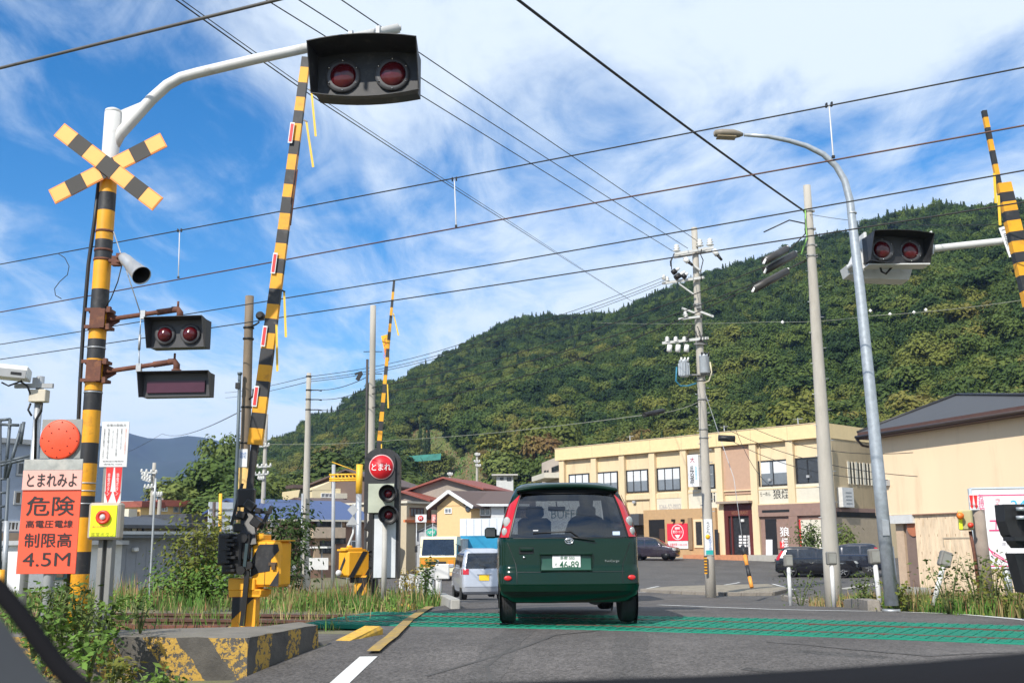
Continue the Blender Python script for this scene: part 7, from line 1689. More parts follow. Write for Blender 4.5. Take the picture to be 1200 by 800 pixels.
bq = at(667, 602, 34.73); text_mesh('lettering', 'BUFFET', .28, M('teal_grey_lettering', (.1, .16, .17), .5), wt, bq, Rz(radians(3)), world=True, w=1.2)
# ---- parked cars on the right
suv = [(.24, .72, .14, 4.30), (.36, .84, .03, 4.46), (.52, .87, .0, 4.50), (.75, .875, .02, 4.48), (.92, .87, .06, 4.36), (1.0, .865, .08, 3.75), (1.06, .855, .11, 3.35), (1.25, .80, .22, 3.02), (1.45, .74, .36, 2.68), (1.58, .69, .46, 2.4), (1.65, .60, .60, 2.15), (1.68, .45, .8, 1.9)]
car_wagon('black sport utility wagon parked behind the reflector posts, left of the concrete pole', 908, 59, radians(-108), PBK, suv, 4.5, (1.08, 1.50, .84), (.95, 1.45, .90, .10), 'parked_car', wheel_r=.36, side_w=((.55, 1.25, .15, 0), (1.33, 2.2, 0, 0), (2.28, 3.15, 0, -.48)), windscreen=(1.08, 1.56), track=.76, door_y=(1.29, 2.24, 3.2), z=.1, hl=(.76, .93), view='rear', wy=(.85, 3.6))
car_wagon('dark boxy car parked behind the concrete pole, beside the black wagon', 962, 64, radians(-104), PBK, kp, 3.39, (1.06, 1.56, .86), (.86, 1.2, .85, .1), 'parked_car', wheel_r=.29, side_w=((.42, 1.22, 0, 0), (1.30, 2.45, 0, -.28)), windscreen=(1.06, 1.58), track=.63, z=.2)
car_wagon('dark blue wagon with red tail lamp parked nose in by the garage opening', 1037, 58, radians(72), M('dark_blue_car_paint', (.012, .016, .03), .2, metal=.2, coat=1.0), suv, 4.5, (1.08, 1.50, .84), (.95, 1.45, .90, .10), 'parked_car', wheel_r=.36, side_w=((.55, 1.25, .15, 0), (1.33, 2.2, 0, 0), (2.28, 3.15, 0, -.48)), windscreen=(1.08, 1.56), track=.76, z=.25, wy=(.85, 3.6))
kc, P, ry, fy, patch, sp = car_wagon('small dark purple kei car with yellow plate parked in front of the red shop sign', 741, 74, radians(-115), PDP, [(a, b, c, d) for a, b, c, d in kp[:-2]] + [(1.56, .60, .26, 2.1), (1.60, .45, .5, 1.8)] if False else [(.20, .66, .08, 3.3), (.30, .72, .02, 3.36), (.45, .735, .0, 3.38), (.66, .737, .03, 3.36), (.80, .735, .05, 3.28), (.90, .73, .07, 2.92), (.96, .72, .09, 2.60), (1.15, .69, .13, 2.28), (1.35, .65, .19, 1.98), (1.46, .60, .26, 1.8), (1.53, .53, .36, 1.6), (1.56, .40, .6, 1.4)], 3.39, (1.0, 1.40, .86), (.80, .98, .70, .12), 'parked_car', plate_mat=YPL, side_w=((.42, 1.1, 0, 0), (1.18, 2.2, 0, -.28)), windscreen=(.97, 1.42), track=.63, door_y=(1.14, 2.1))
car_wagon('white car parked far off between the two gate machines', 345, 66, radians(82), PWH, kp, 3.39, (1.06, 1.56, .86), (.86, 1.04, .70, .12), 'parked_car', side_w=((.42, 1.22, 0, 0), (1.30, 2.45, 0, -.28)), windscreen=(1.06, 1.58), track=.63, z=0)
car_wagon('white car at the far left edge, below the stairs and behind the orange board', 24, 30, radians(80), PWH, [(a * .86, b, c, d) for a, b, c, d in suv], 4.5, (.93, 1.30, .84), (.7, .88, .75, .2), 'parked_car', wheel_r=.32, side_w=((.55, 1.25, .15, 0), (1.33, 2.2, 0, 0), (2.28, 3.15, 0, -.48)), windscreen=(.93, 1.34), track=.76, z=0.0, wy=(.85, 3.6))
car_wagon('white minivan with black bumper grille, partly hidden behind the orange board post', 50, 36, radians(150), PWH, kp, 3.39, (1.06, 1.56, .86), (.86, 1.04, .70, .12), 'parked_car', side_w=((.42, 1.22, 0, 0), (1.30, 2.45, 0, -.28)), windscreen=(1.06, 1.58), track=.63, z=0)
# ================================================================ buildings
CRM = M('cream_wall', (.68, .54, .34), .8, var=.07, scale=.8, dirt=(.44, .34, .21), dirt_amt=.3, dscale=2.2, stretch=(1, 1, .18), bump=.1, bscale=8)
CRM2 = M('pale_cream_wall', (.82, .63, .42), .8, var=.04, scale=.5, dirt=(.58, .43, .27), dirt_amt=.25, dscale=1.3, stretch=(1, 1, .12), bump=.1, bscale=9)
TANW = M('tan_wall', (.45, .29, .15), .85, var=.08); MAUV = M('mauve_brown_wall', (.25, .16, .13), .8, var=.1)
BFR = M('black_window_frame', (.02, .02, .022), .4); WFR = M('white_window_frame', (.70, .70, .70), .4)
PANE = M('window_pane', (.16, .18, .20), .06, var=.3, scale=.4, spec=.9); PANED = M('dark_pane', (.03, .033, .038), .08, var=.3, spec=.8)
class House:
    def __init__(s, name, label, px0, Y0, px1, Y1, ytop, D, wall, z0=0.0, cat='building', group=None, body=True, zbot=-.5):
        A = at(px0, 640, Y0); B = at(px1, 640, Y1); s.A = Vector((A.x, A.y, 0)); s.B = Vector((B.x, B.y, 0)); s.L = (s.B - s.A).length
        s.u = (s.B - s.A) / s.L; s.n = Vector((s.u.y, -s.u.x, 0)); s.z0 = z0; s.D = D
        s.z1 = at((px0 + px1) / 2, ytop, (Y0 + Y1) / 2).z
        s.R = Rz(atan2(s.u.y, s.u.x)); s.root = thing(name, label, cat, (s.A.x, s.A.y, z0), atan2(s.u.y, s.u.x), group)
        s.zb = zbot - z0
        if body: s.box('wall', wall, 0, s.L, s.zb, s.z1 - z0, -D, 0)
    def hit(s, px, py, o=0.0):
        """point of the facade plane (pushed out by o) seen at a pixel: distance along it and height above z0"""
        d = ray(px, py); P0 = s.A + s.n * o; t = (P0 - Vector((0, 0, CAMZ))).dot(s.n) / d.dot(s.n); q = Vector((0, 0, CAMZ)) + d * t
        return (q - s.A).dot(s.u), q.z - s.z0
    def rect(s, x0, y0, x1, y1, o=0.0):
        ta, za = s.hit(x0, (y0 + y1) / 2, o); tb, zb = s.hit(x1, (y0 + y1) / 2, o); m = (x0 + x1) / 2
        return ta, tb, s.hit(m, y1, o)[1], s.hit(m, y0, o)[1]
    def box(s, name, mat, t0, t1, z0, z1, o0, o1, par=None, bev=0.0):
        """local frame of the root: X along the facade, -Y outwards"""
        mb = MB(); mb.box(((t0 + t1) / 2, -(o0 + o1) / 2, (z0 + z1) / 2), (t1 - t0, o1 - o0, z1 - z0), bev=bev)
        return mb.build(name, mat, par or s.root)
    def prect(s, name, mat, r, o0, o1, par=None): return s.box(name, mat, *s.rect(*r), o0, o1, par)
    def window(s, r, fr=BFR, pane=PANE, nm=1, w=.07, o=.03, par=None, nh=0, name='window', blind=None):
        t0, t1, z0, z1 = s.rect(*r); mb = MB()
        for (a, b, c, d) in ((t0, t1, z0, z0 + w), (t0, t1, z1 - w, z1), (t0, t0 + w, z0 + w, z1 - w), (t1 - w, t1, z0 + w, z1 - w)): mb.box(((a + b) / 2, -o, (c + d) / 2), (b - a, .08, d - c))
        for i in range(nm): t = t0 + (t1 - t0) * (i + 1) / (nm + 1); mb.box((t, -o, (z0 + z1) / 2), (w * .8, .06, z1 - z0 - 2 * w))
        for i in range(nh): z = z0 + (z1 - z0) * (i + 1) / (nh + 1); mb.box(((t0 + t1) / 2, -o, z), (t1 - t0 - 2 * w, .05, w * .7))
        f = mb.build(name, fr, par or s.root); k = nm + 1
        for i in range(k):
            a = t0 + (t1 - t0) * i / k; b = t0 + (t1 - t0) * (i + 1) / k
            MB().box(((a + b) / 2, -.012, (z0 + z1) / 2), (b - a - .004, .03, z1 - z0 - .02), Rz(.015 * ((i * 7) % 3 - 1))).build('pane', pane, f)
        if blind: MB().box(((t0 + t1) / 2, -.030, z1 - (z1 - z0) * .28), ((t1 - t0) * .9, .004, (z1 - z0) * .46)).build('blind', blind, f)
        return f
    def roof(s, kind, yr, mat, over=.5, thick=.14, px=None, fascia=None, off=0.0, back=None):
        D = s.D; L = s.L; zt = s.z1 - s.z0; zr = at(px or 600, yr, (s.A.y + s.B.y) / 2 + (D / 2 if kind != 'front' else 0)).z - s.z0; o = over
        mb = MB()
        if kind == 'gable':     # ridge parallel to the facade
            P = [(-o, o, zt - .1), (L + o, o, zt - .1), (L + o, -D / 2, zr), (-o, -D / 2, zr), (-o, -D - o, zt - .1), (L + o, -D - o, zt - .1)]
            P = [(a, -b, c) for a, b, c in P]; T = [(a, b, c - thick) for a, b, c in P]
            mb.add(P + T, [(0, 1, 2, 3), (3, 2, 5, 4), (7, 6, 9, 8), (8, 9, 10, 11), (1, 0, 6, 7), (0, 3, 9, 6), (3, 4, 10, 9), (2, 1, 7, 8), (5, 2, 8, 11), (4, 5, 11, 10)])
            g_ = MB(); 
            for t in (.01, L - .01): g_.add([(t, 0, zt), (t, D, zt), (t, D / 2, zr - thick)], [(0, 1, 2)])
            g_.build('gable', s.root.children[0].data.materials[0], s.root)
        elif kind == 'front':   # gable end faces us
            P = [(-o, -o, zt - .1), (L / 2 + off, -o, zr), (L + o, -o, zt - .1), (-o, D, zt - .1), (L / 2 + off, D, zr), (L + o, D, zt - .1)]; T = [(a, b, c - thick) for a, b, c in P]
            mb.add(P + T, [(0, 1, 4, 3), (1, 2, 5, 4), (6, 9, 10, 7), (7, 10, 11, 8), (0, 6, 7, 1), (1, 7, 8, 2), (0, 3, 9, 6), (2, 8, 11, 5), (3, 4, 10, 9), (4, 5, 11, 10)])
            g_ = MB(); g_.add([(0, 0, zt - .05), (L, 0, zt - .05), (L / 2 + off, 0, zr - thick)], [(0, 1, 2)]); g_.build('gable', s.root.children[0].data.materials[0], s.root)
            if fascia: f_ = MB(); 
            if fascia:
                for a, b in ((0, 1), (1, 2)): obox(f_, Vector(P[a]) + Vector((0, -.03, -.07)), Vector(P[b]) + Vector((0, -.03, -.07)), .22, .05)
                f_.build('fascia', fascia, s.root)
        elif kind == 'hip':
            k = min(D / 2, L / 2) * .95; P = [(-o, -o, zt), (L + o, -o, zt), (L + o, D + o, zt), (-o, D + o, zt), (k, D / 2, zr), (L - k, D / 2, zr)]; T = [(a, b, zt - thick) for a, b, c in P[:4]]
            mb.add(P + T, [(0, 1, 5, 4), (1, 2, 5), (2, 3, 4, 5), (3, 0, 4), (9, 8, 7, 6), (0, 6, 7, 1), (1, 7, 8, 2), (2, 8, 9, 3), (3, 9, 6, 0)])
        elif kind == 'flat':
            mb.box((L / 2, D / 2, zt + thick / 2), (L + 2 * o, D + 2 * o, thick))
        elif kind == 'mono':
            P = [(-o, -o, zt), (L + o, -o, zt), (L + o, D, zr), (-o, D, zr)]; T = [(a, b, c - thick) for a, b, c in P]
            mb.add(P + T, [(0, 1, 2, 3), (7, 6, 5, 4), (0, 4, 5, 1), (1, 5, 6, 2), (2, 6, 7, 3), (3, 7, 4, 0)])
        s.zr = zr; return mb.build('roof', mat, s.root)
    def text(s, name, txt, r, mat, o, par=None, bold=0, vertical=False):
        t0, t1, z0, z1 = s.rect(*r); return text_mesh(name, txt, z1 - z0, mat, par or s.root, ((t0 + t1) / 2, -o - .004, (z0 + z1) / 2), w=t1 - t0, bold=bold, vertical=vertical, depth=0.0)
RBRN = M('brown_roof', (.11, .075, .065), .7, var=.12, scale=3); RDK = M('dark_roof_tiles', (.055, .06, .07), .6, var=.25, scale=2, stretch=(1, 4, 1), bump=.3); RRED = M('red_roof', (.24, .065, .045), .6, var=.12)
RBLU = M('blue_roof', (.03, .06, .18), .35, var=.12, scale=2, stretch=(8, .5, 1))
# ---- the two storey shop building
sh = House('shop_building', 'long cream two storey shop building with pillars, black windows and shop fronts', 654, 86.6, 974, 68.5, 512, 11, CRM, z0=.0, body=False)
zt = sh.z1; Lh = sh.L
sh.box('wall', CRM, 0, Lh, -.5, zt - .4, -11, -.30)
pb = sh.hit(819, 525, 0)[1]; sh.box('parapet', M('parapet_cream', (.74, .57, .31), .8, var=.05), -.1, Lh + .05, pb, zt, -11, .12); sh.box('parapet_cap', M('cap_metal', (.55, .45, .30), .5), -.15, Lh + .1, zt, zt + .05, -.4, .16)
pil = [658, 695.5, 728.5, 764, 801, 842.5, 883, 926.5, 970]
tp_ = [sh.hit(p, 560, 0)[0] for p in pil]
for i, t in enumerate(tp_): sh.box('pillar', CRM, t - .27, t + .27, (-.2 if i >= 4 else 2.6), pb - .003, -.30, .0)
zsill = sh.hit(819, 573, -.3)[1]
for i, (a, b) in enumerate(((667, 691), (700, 724.5), (734.5, 760), (770.5, 798), (818, 838), (None, None), (889.5, 924), (933, 961))):
    if a is None: continue
    y0 = sh.hit(819, 0, 0); s_ = (a - 747) ; ytop = 549 - s_ * .072; ybot = 576 - s_ * .050
    w_ = sh.window((a, ytop, b, ybot, -.28), nm=2 if i < 5 else 1, w=.09, pane=PANE if i != 7 else PANED, blind=None if i in (4, 7) else M('white_blind', (.62, .64, .66), .7, var=.03), o=.03 - .0)
    w_.location.y = .28
for i in range(8):
    a, b = tp_[i] + .272, tp_[i + 1] - .272
    sh.box('sill_band', CRM, a, b, zsill - .55 if i < 4 else zsill - .28, zsill - .18 if i != 5 else zsill - .20, -.297, -.12)
    if i == 5:
        sh.box('pink_wall_panel', M('pinkish_wall', (.46, .30, .21), .85, var=.06, bump=.4, bscale=30), a, b, sh.hit(862, 579, -.3)[1], pb - .05, -.297, -.22)
WPN = M('off_white_panel', (.60, .56, .46), .7, var=.05)
for (r, i) in (((769.5, 577, 800, 601), 3), ((806, 573, 840, 598), 4), ((888.5, 569.5, 924, 589.5), 6), ((932, 566, 968, 587.5), 7)):
    a, b = tp_[i] + .272, tp_[i + 1] - .272; z0 = sh.rect(*r)[2]; z1 = sh.rect(*r)[3]; sp_ = sh.box('sign_panel', WPN, a, b, z0, z1, -.297, -.15)
    if i == 3: sh.text('lettering', '0266-52-0002', (772.5, 590.5, 798, 596.5, -.15), LETB if False else M('grey_lettering', (.3, .3, .32), .5), -.145, sp_)
    if i == 4: sh.text('lettering', 'li', (833.5, 576, 838, 588, -.15), LETB, -.145, sp_, bold=.007)
    if i == 6: sh.text('lettering', 'らーめん', (891, 576, 903, 581, -.15), LETB, -.145, sp_, bold=.007); sh.text('lettering', '狼煙', (906, 572.5, 925, 584, -.15), LETB, -.145, sp_, bold=.007)
    sh.box('panel_ledge', CRM, a, b, z0 - .16, z0 - .003, -.297, -.02)
vs_ = sh.prect('hanging_sign', WHTP, (806, 532.5, 818.5, 570, .6), .0, .6); sh.prect('sign_bracket', BLKM, (806, 531, 824, 532, .3), .25, .35)
sh.text('lettering', '長瀬', (808.5, 546, 813.5, 567, .6), LETB, .602, vs_, bold=.007, vertical=True); sh.text('lettering', '大', (808.5, 535, 814, 542, .6), M('dark_red_lettering', (.35, .02, .05), .5), .602, vs_, bold=.007); sh.text('lettering', '製麺製粉', (814.8, 546, 816.8, 562, .6), M('sky_blue_lettering', (.05, .45, .85), .5), .602, vs_, vertical=True)
# ground floor, left part
t0, t1, z0, z1 = sh.rect(757, 598, 843, 655); tL = sh.hit(757, 620)[0]; tM = tp_[5] - .28
sh.box('tan_shopfront', TANW, tL, tM, -.3, sh.hit(775, 597)[1], -.29, .25)
sh.box('grey_awning', M('grey_awning', (.06, .065, .075), .6), tp_[0] + .5, tL - .01, sh.hit(748, 615)[1], sh.hit(748, 602)[1], -.29, .8)
sh.box('left_shopfront', PANED, tp_[0] + .5, tL - .01, -.1, sh.hit(748, 616)[1] - .003, -.29, -.05)
sh.prect('doorway', BLKM, (761, 608.5, 779.5, 656, .25), .24, .262); d_ = sh.prect('door', M('dark_brown_door', (.06, .035, .025), .5), (773.5, 619, 779, 655, .26), .262, .30); 
rs_g = sh.prect('shop_sign', M('crimson_sign', (.72, .03, .06), .45, var=.03), (782, 613, 806, 633.2, .3), .262, .33); ws_ = sh.prect('white_sign', WHTP, (783, 633.6, 806.5, 642.5, .3), .262, .33)
mb = MB(); t0, t1, z0, z1 = sh.rect(782, 613, 806, 633.2, .33); cx, cz = (t0 + t1) / 2, (z0 + z1) / 2; rr = (z1 - z0) * .45
for i in range(36):
    a0, a1 = 2 * pi * i / 36, 2 * pi * (i + 1) / 36; q = [(cx + cos(a) * r_, -.337, cz + sin(a) * r_) for a, r_ in ((a0, rr), (a1, rr), (a1, rr * .9), (a0, rr * .9))]; mb.add(q, [(3, 2, 1, 0)]) 
for j in range(4): mb.box((cx + (-.3 + .2 * j) * rr, -.336, cz + rr * .50), (rr * .15, .004, rr * .3))
mb.add([(cx - rr * .45, -.337, cz - rr * .35), (cx + rr * .45, -.337, cz - rr * .35), (cx + rr * .1, -.337, cz - rr * .8), (cx - rr * .1, -.337, cz - rr * .8)], [(0, 3, 2, 1)]); mb.build('round_logo', WHTP, rs_g)
text_mesh('lettering', '博多ラーメン', .24 * 1, LETW, rs_g, (cx, -.337, cz + .02), w=rr * 1.5, bold=.007); sh.text('lettering', '営業時間 11:00-22:00', (785, 636, 805, 639.5, .34), LETR, .334, ws_)
sh.window((813.5, 608, 825.5, 641.5, .26), fr=CRM, pane=PANED, nm=0, w=.18).location.y = -.25
sh.prect('pilaster', M('brown_pilaster', (.24, .16, .09), .8), (807.5, 606.5, 812, 643.5, .25), .253, .36); sh.prect('open_doorway', PANED, (838, 620, 842, 650, .25), .252, .262)
for x_ in (788, 799): c_ = sh.rect(x_, 608, x_ + 2, 611, .4); sh.box('sign_lamp', BLKM, c_[0], c_[1], c_[2], c_[3], .26, .55)
# middle entrance with dark red frame
a, b = tp_[5] + .28, tp_[6] - .28; zc = sh.hit(862, 590, 0)[1]; RDF = M('dark_red_frame', (.10, .018, .015), .5, var=.1)
sh.box('entrance_canopy', M('canopy_grey_brown', (.30, .24, .19), .6), a - .3, b + .1, zc + .02, zc + .18, -.29, .5)
mb = MB(); mb.box(((a + b) / 2, .15, zc - .42), (b - a, .2, .84)); mb.box((a + .15, .15, zc / 2 - .1), (.3, .22, zc)); mb.box((b - .15, .15, zc / 2 - .1), (.3, .22, zc)); mb.box((a + .55, .2, zc / 2 - .1), (.12, .2, zc)); en = mb.build('entrance_frame', RDF, sh.root)
sh.box('entrance_glass', PANED, a + .3, b - .3, .2, zc - .84, -.29, -.22); sh.text('lettering', 'RESTAURANT', (858, 598.5, 877, 602.5, -.1), M('bronze_lettering', (.28, .13, .07), .5), -.05, en)
mb = MB()
for i in range(3):
    for j in range(4): c_ = sh.rect(866 + i * 5, 627 + j * 3.6, 869.6 + i * 5, 629.6 + j * 3.6, -.2); mb.box(((c_[0] + c_[1]) / 2, .20, (c_[2] + c_[3]) / 2), (c_[1] - c_[0], .02, c_[3] - c_[2]))
struct(mb.build('menu_sheets', WHTP, sh.root), 'stuff'); sh.prect('entrance_lamp', WHT, (868, 608, 871.5, 611, -.1), -.2, -.1); sh.prect('white_door', WHT, (876, 628, 882, 650, -.1), -.219, -.19)
# right shop: mauve brown
a, b = tp_[6] + .28, tp_[8] + .3; zm = sh.hit(927, 586.5, 0)[1] - .25
sh.box('mauve_beam', MAUV, a, b, zm - .75, zm + .05, -.29, .06); sh.box('mauve_wall', MAUV, a, b, -.3, zm - .752, -.29, -.15); sh.box('mauve_pier', MAUV, tp_[7] - .3, tp_[7] + .35, -.3, zm - .752, -.15, .05)
sh.prect('open_doorway', BLKM, (897.5, 608, 911, 650, -.15), -.149, -.13); sh.prect('black_strip', BLKM, (893, 597, 925, 600, .06), .061, .07)  # raised black strip across the mauve beam
dp_ = sh.prect('door_panel', MAUV, (911, 611, 926, 642, -.1), -.149, -.05); sh.text('lettering', '狼', (914, 617, 925, 628, -.05), LETW, -.045, dp_, bold=.007); sh.text('lettering', '煙', (916, 630, 924, 641, -.05), LETW, -.045, dp_, bold=.007); sh.prect('red_patch', REDP, (914, 634, 919, 642, -.05), -.049, -.045, dp_)
bs_ = sh.prect('tall_sign', WPN, (939, 608.5, 968, 643, -.05), -.149, .0); sh.prect('sign_red_edge', REDP, (937.5, 608.5, 939.5, 643, -.05), -.149, .003); sh.text('lettering', 'のろし', (946, 614, 955, 641, 0), LETB, .002, bs_, bold=.007, vertical=True)
sh.box('brick_step', M('brick_orange', (.50, .22, .11), .85, var=.15, scale=6), tp_[4] + .6, tp_[6] - .1, -.3, sh.hit(862, 650, 1.2)[1], -.1, 1.2); sh.box('stone_kerb', CONC, tL - .6, tp_[4] + .59, -.3, sh.hit(800, 653, 1.0)[1], .26, 1.0); sh.box('stone_step', CONC, tp_[6] - .09, Lh, -.3, sh.hit(910, 650, 1.0)[1], -.1, 1.0)
# pipes, vents and small fittings
for p_ in (tp_[3] - .45, tp_[6] + .45): mb = MB(); mb.tube([(p_, .24, pb - .1), (p_, .24, 2.9)], .05, 8); mb.build('downpipe', M('pipe_cream', (.50, .40, .26), .5), sh.root)
for (x_, y_) in ((703, 590), (741, 588), (900, 562), (945, 558)): c_ = sh.rect(x_, y_ - 1.6, x_ + 3, y_ + 1.4, -.1); sh.box('wall_vent', GRYP, c_[0], c_[1], c_[2], c_[3], -.297, -.08)
for t in (tp_[1] + 1.4, tp_[4] + 1.7, tp_[7] - 1.0): mb = MB(); mb.tube([(t, 3, zt), (t, 3, zt + .9)], .03, 6); mb.tube([(t - .4, 3, zt + .8), (t + .4, 3, zt + .8)], .015, 5); mb.build('roof_pipe', GAL, sh.root)
mb = MB()
for i in range(1, 8): mb.box((tp_[i] + .0, -.121, (pb + zt) / 2), (.03, .006, zt - pb - .02))
struct(mb.build('parapet_joints', M('joint_tan', (.45, .36, .22), .9), sh.root), 'stuff')  # thin tan strips, darker than the parapet, mark its joints
# side wall
sd_ = House.__new__(House); sd_.A = sh.B.copy(); sd_.u = -sh.n; sd_.n = sh.u.copy(); sd_.L = 11; sd_.D = .1; sd_.z0 = 0; sd_.z1 = zt; sd_.root = sh.root
class Side(House): pass
def side_box(name, mat, r, o0, o1, par=None):
    t0, t1, z0, z1 = House.rect(sd_, *r); mb = MB(); mb.box((sh.L + (o0 + o1) / 2, (t0 + t1) / 2, (z0 + z1) / 2), (o1 - o0, t1 - t0, z1 - z0)); return mb.build(name, mat, par or sh.root)
sw = side_box('barred_window', PANED, (995, 543, 1027, 567, 0), -.32, .02 - .0)
mb = MB(); t0, t1, z0, z1 = House.rect(sd_, 994, 542, 1029, 568, 0)
for i in range(9): mb.box((sh.L + .05, t0 + (t1 - t0) * i / 8, (z0 + z1) / 2), (.05, .09 if i % 2 else .28, z1 - z0))
mb.build('window_bars', WPN, sw)
side_box('side_wall', CRM, (974.5, 505, 1040, 660, 0), -.30, -.0); ac = side_box('air_conditioner', WHT, (986, 571, 999, 594, .3), .0, .4)
mb = MB(); t0, t1, z0, z1 = House.rect(sd_, 991, 573, 998, 592, .4)
for i in range(4): mb.box((sh.L + .41, (t0 + t1) / 2, z0 + (z1 - z0) * (.15 + .22 * i)), (.02, (t1 - t0), .07))
mb.build('grille', GRYP, ac); side_box('mauve_band', MAUV, (974.5, 595.5, 1040, 600, 0), .0, .1); side_box('dark_opening', BLKM, (976, 600, 1040, 606, 0), .0, .08); side_box('lower_wall', M('beige_lower_wall', (.38, .31, .22), .85), (976, 606, 1040, 655, 0), .0, .05)  # black strip paints the dark of the opening below the mauve band
for k, (px, Y, h, w) in enumerate(((951, 62, 3.0, 1.9), (990, 61.5, 2.7, 1.7))):
    b_ = at(px, 640, Y); leafy('garden_tree', ['small bushy garden tree in front of the calligraphy sign, left of concrete pole', 'small bushy garden tree right of the concrete pole, behind the black wagon'][k], (b_.x, Y, .2), h, w, 1700, .09, F_MID, 90 + k, 9, cat='tree')
ab = thing('signboard', 'grey chalkboard style sign standing by the shop entrance', 'sign', at(850, 652, 76)); mb = MB(); mb.box(at(849.5, 640, 76), (1.2, .08, 1.6), Rz(-.7) @ Rx(-.12), bev=.02); mb.build('board', M('slate_board', (.14, .17, .20), .5), ab, world=True)
wb = thing('signboard', 'small white menu board standing by the dark open doorway', 'sign', at(902, 648, 69)); mb = MB(); mb.box(at(901.5, 641, 69), (.45, .06, 1.0), Rz(-.7) @ Rx(-.1)); mb.build('board', WHTP, wb, world=True)
gb_ = House('grey_building', 'small pale grey flat roofed building left of the long cream shop building', 636, 108, 656, 100, 538.5, 8, M('pale_taupe_wall', (.50, .42, .34), .8, var=.05), z0=3)
gb_.window((647, 546, 655, 552.5), nm=1, pane=PANED); gb_.prect('lower_annex', WPN, (640, 556, 656, 562), 0, 1.5); gb_.prect('vent', BLKM, (638, 551, 640, 553), 0, .05); gb_.prect('vent', BLKM, (641, 551, 643, 553), 0, .05)
# ---- right hand hall with dark hipped roof and board wall
rh = House('hall_building', 'pale cream hall with dark pointed roof above a weathered board wall', 1029, 41.0, 1300, 31.0, 501, 10, CRM2, z0=0, body=False); RLn = rh.L
zw = rh.hit(1120, 600, 0)[1]; ze = rh.hit(1120, 500, 0)[1]
tg = rh.hit(1073, 640, 0)[0]
rh.box('wall', CRM2, 0, RLn, zw, ze, -10, 0); rh.box('lower_wall', CRM2, tg, RLn, -.5, zw - .003, -10, -.12)
r_h = RLn * 1.02; C = [(-.12, -.5, ze), (r_h, -.5, ze), (r_h, 10.6, ze), (-.12, 10.6, ze)]; ap = at(1121, 463, 41); L0 = root_matrix(rh.root).inverted() @ ap
mb = MB(); mb.add(C + [(C[0][0] + .0, C[0][1], ze + .28), (r_h, -.5, ze + .28), (r_h, 10.6, ze + .28), (-.12, 10.6, ze + .28), tuple(L0)], [(4, 5, 8), (5, 6, 8), (6, 7, 8), (7, 4, 8)]); mb.build('roof', M('charcoal_roof', (.05, .052, .058), .6, var=.12, scale=1.5, bump=.3, bscale=8), rh.root)
mb = MB(); mb.add(C + [(p[0], p[1], ze + .278) for p in C], [(0, 1, 5, 4), (1, 2, 6, 5), (2, 3, 7, 6), (3, 0, 4, 7), (3, 2, 1, 0)]); mb.build('eave', M('brown_eave', (.09, .045, .035), .5, var=.12), rh.root)
mb = MB(); mb.tube([(-.15, -.57, ze + .10), (r_h, -.57, ze + .10)], .06, 8); mb.tube([(-.14, -.55, ze + .05), (-.12, -.3, ze - .22), (-.02, -.08, ze - .28)], .05, 6); mb.build('gutter', M('gutter_dark', (.05, .035, .03), .4), rh.root)
mb = MB(); a_ = Vector(C[0]) + Vector((0, 0, .3)); mb.tube([a_, L0 + Vector((0, 0, .04))], .06, 6); mb.tube([Vector((r_h, -.6, ze + .3)), L0 + Vector((0, 0, .04))], .06, 6); mb.build('ridge_cap', M('ridge_dark', (.03, .03, .033), .5), rh.root)
BRD = M('weathered_board', (.74, .58, .40), .85, var=.16, scale=2, stretch=(3, 3, .5), dirt=(.40, .25, .12), dirt_amt=.34, dscale=5, bump=.2)
k = 0; t = tg
while t < RLn - .1:
    w_ = .91; o = rh.box('board_panel', BRD, t + .008, min(t + w_, RLn) - .008, -.3, zw - .04, -.119, -.05 + .006 * (k % 3)); t += w_; k += 1
    mb = MB()
    for j in range(5):
        for i in range(2): mb.box((t - w_ * (.22 + .5 * i), .055 - .006 * ((k - 1) % 3) - .004, .35 + j * .62), (.018, .008, .09))
    mb.build('rusty_nail_marks', M('nail_stain', (.25, .12, .05), .9), o); o.children[0]['kind'] = 'stuff'
rh.box('panel_ledge', M('ledge_brown', (.30, .17, .12), .7), tg, RLn, zw - .04, zw - .002, -.2, .05)
for i in range(2): rh.box('batten', M('batten_grey', (.45, .38, .28), .8), rh.hit(1104 + i * 0, 629)[0] if i == 0 else rh.hit(1104, 629)[0], rh.hit(1147, 629)[0] if i == 0 else rh.hit(1104, 629)[0] + .04, rh.hit(1120, 630.5)[1] if i == 0 else rh.hit(1104, 640)[1], rh.hit(1120, 629)[1] if i == 0 else rh.hit(1120, 631)[1], -.05, -.015)
rh.box('garage_lintel', WHT, rh.hit(1041, 606)[0], tg, rh.hit(1056, 613)[1], zw + .0 - .01, -.1, .05); rh.box('garage_inner_wall', M('garage_inner', (.22, .16, .11), .9, var=.1), 0, tg, -.4, rh.hit(1056, 613)[1], -3.2, -3)
rh.box('garage_post', M('beige_post', (.50, .37, .26), .8), rh.hit(1047, 650)[0], rh.hit(1056, 650)[0], -.4, rh.hit(1056, 613)[1] - .003, -.6, -.2); rh.box('garage_door_edge', M('mauve_door', (.20, .14, .115), .7), rh.hit(1060, 650)[0], tg - .02, -.4, rh.hit(1056, 613)[1] - .003, -.5, -.15)
c_ = rh.rect(1062, 614, 1073, 627, .0); mb = MB(); mb.lathe([(.34, 0), (.34, .03), (0, .04)], 20, ((c_[0] + c_[1]) / 2, -.02 + .12, (c_[2] + c_[3]) / 2 + .1), 'Y'); mb.build('terracotta_disc', M('terracotta', (.45, .16, .08), .7), rh.root)
rh.box('concrete_footing', CONC, rh.hit(1056, 690)[0], tg + .6, -.5, rh.hit(1065, 687)[1], -.04, .06)
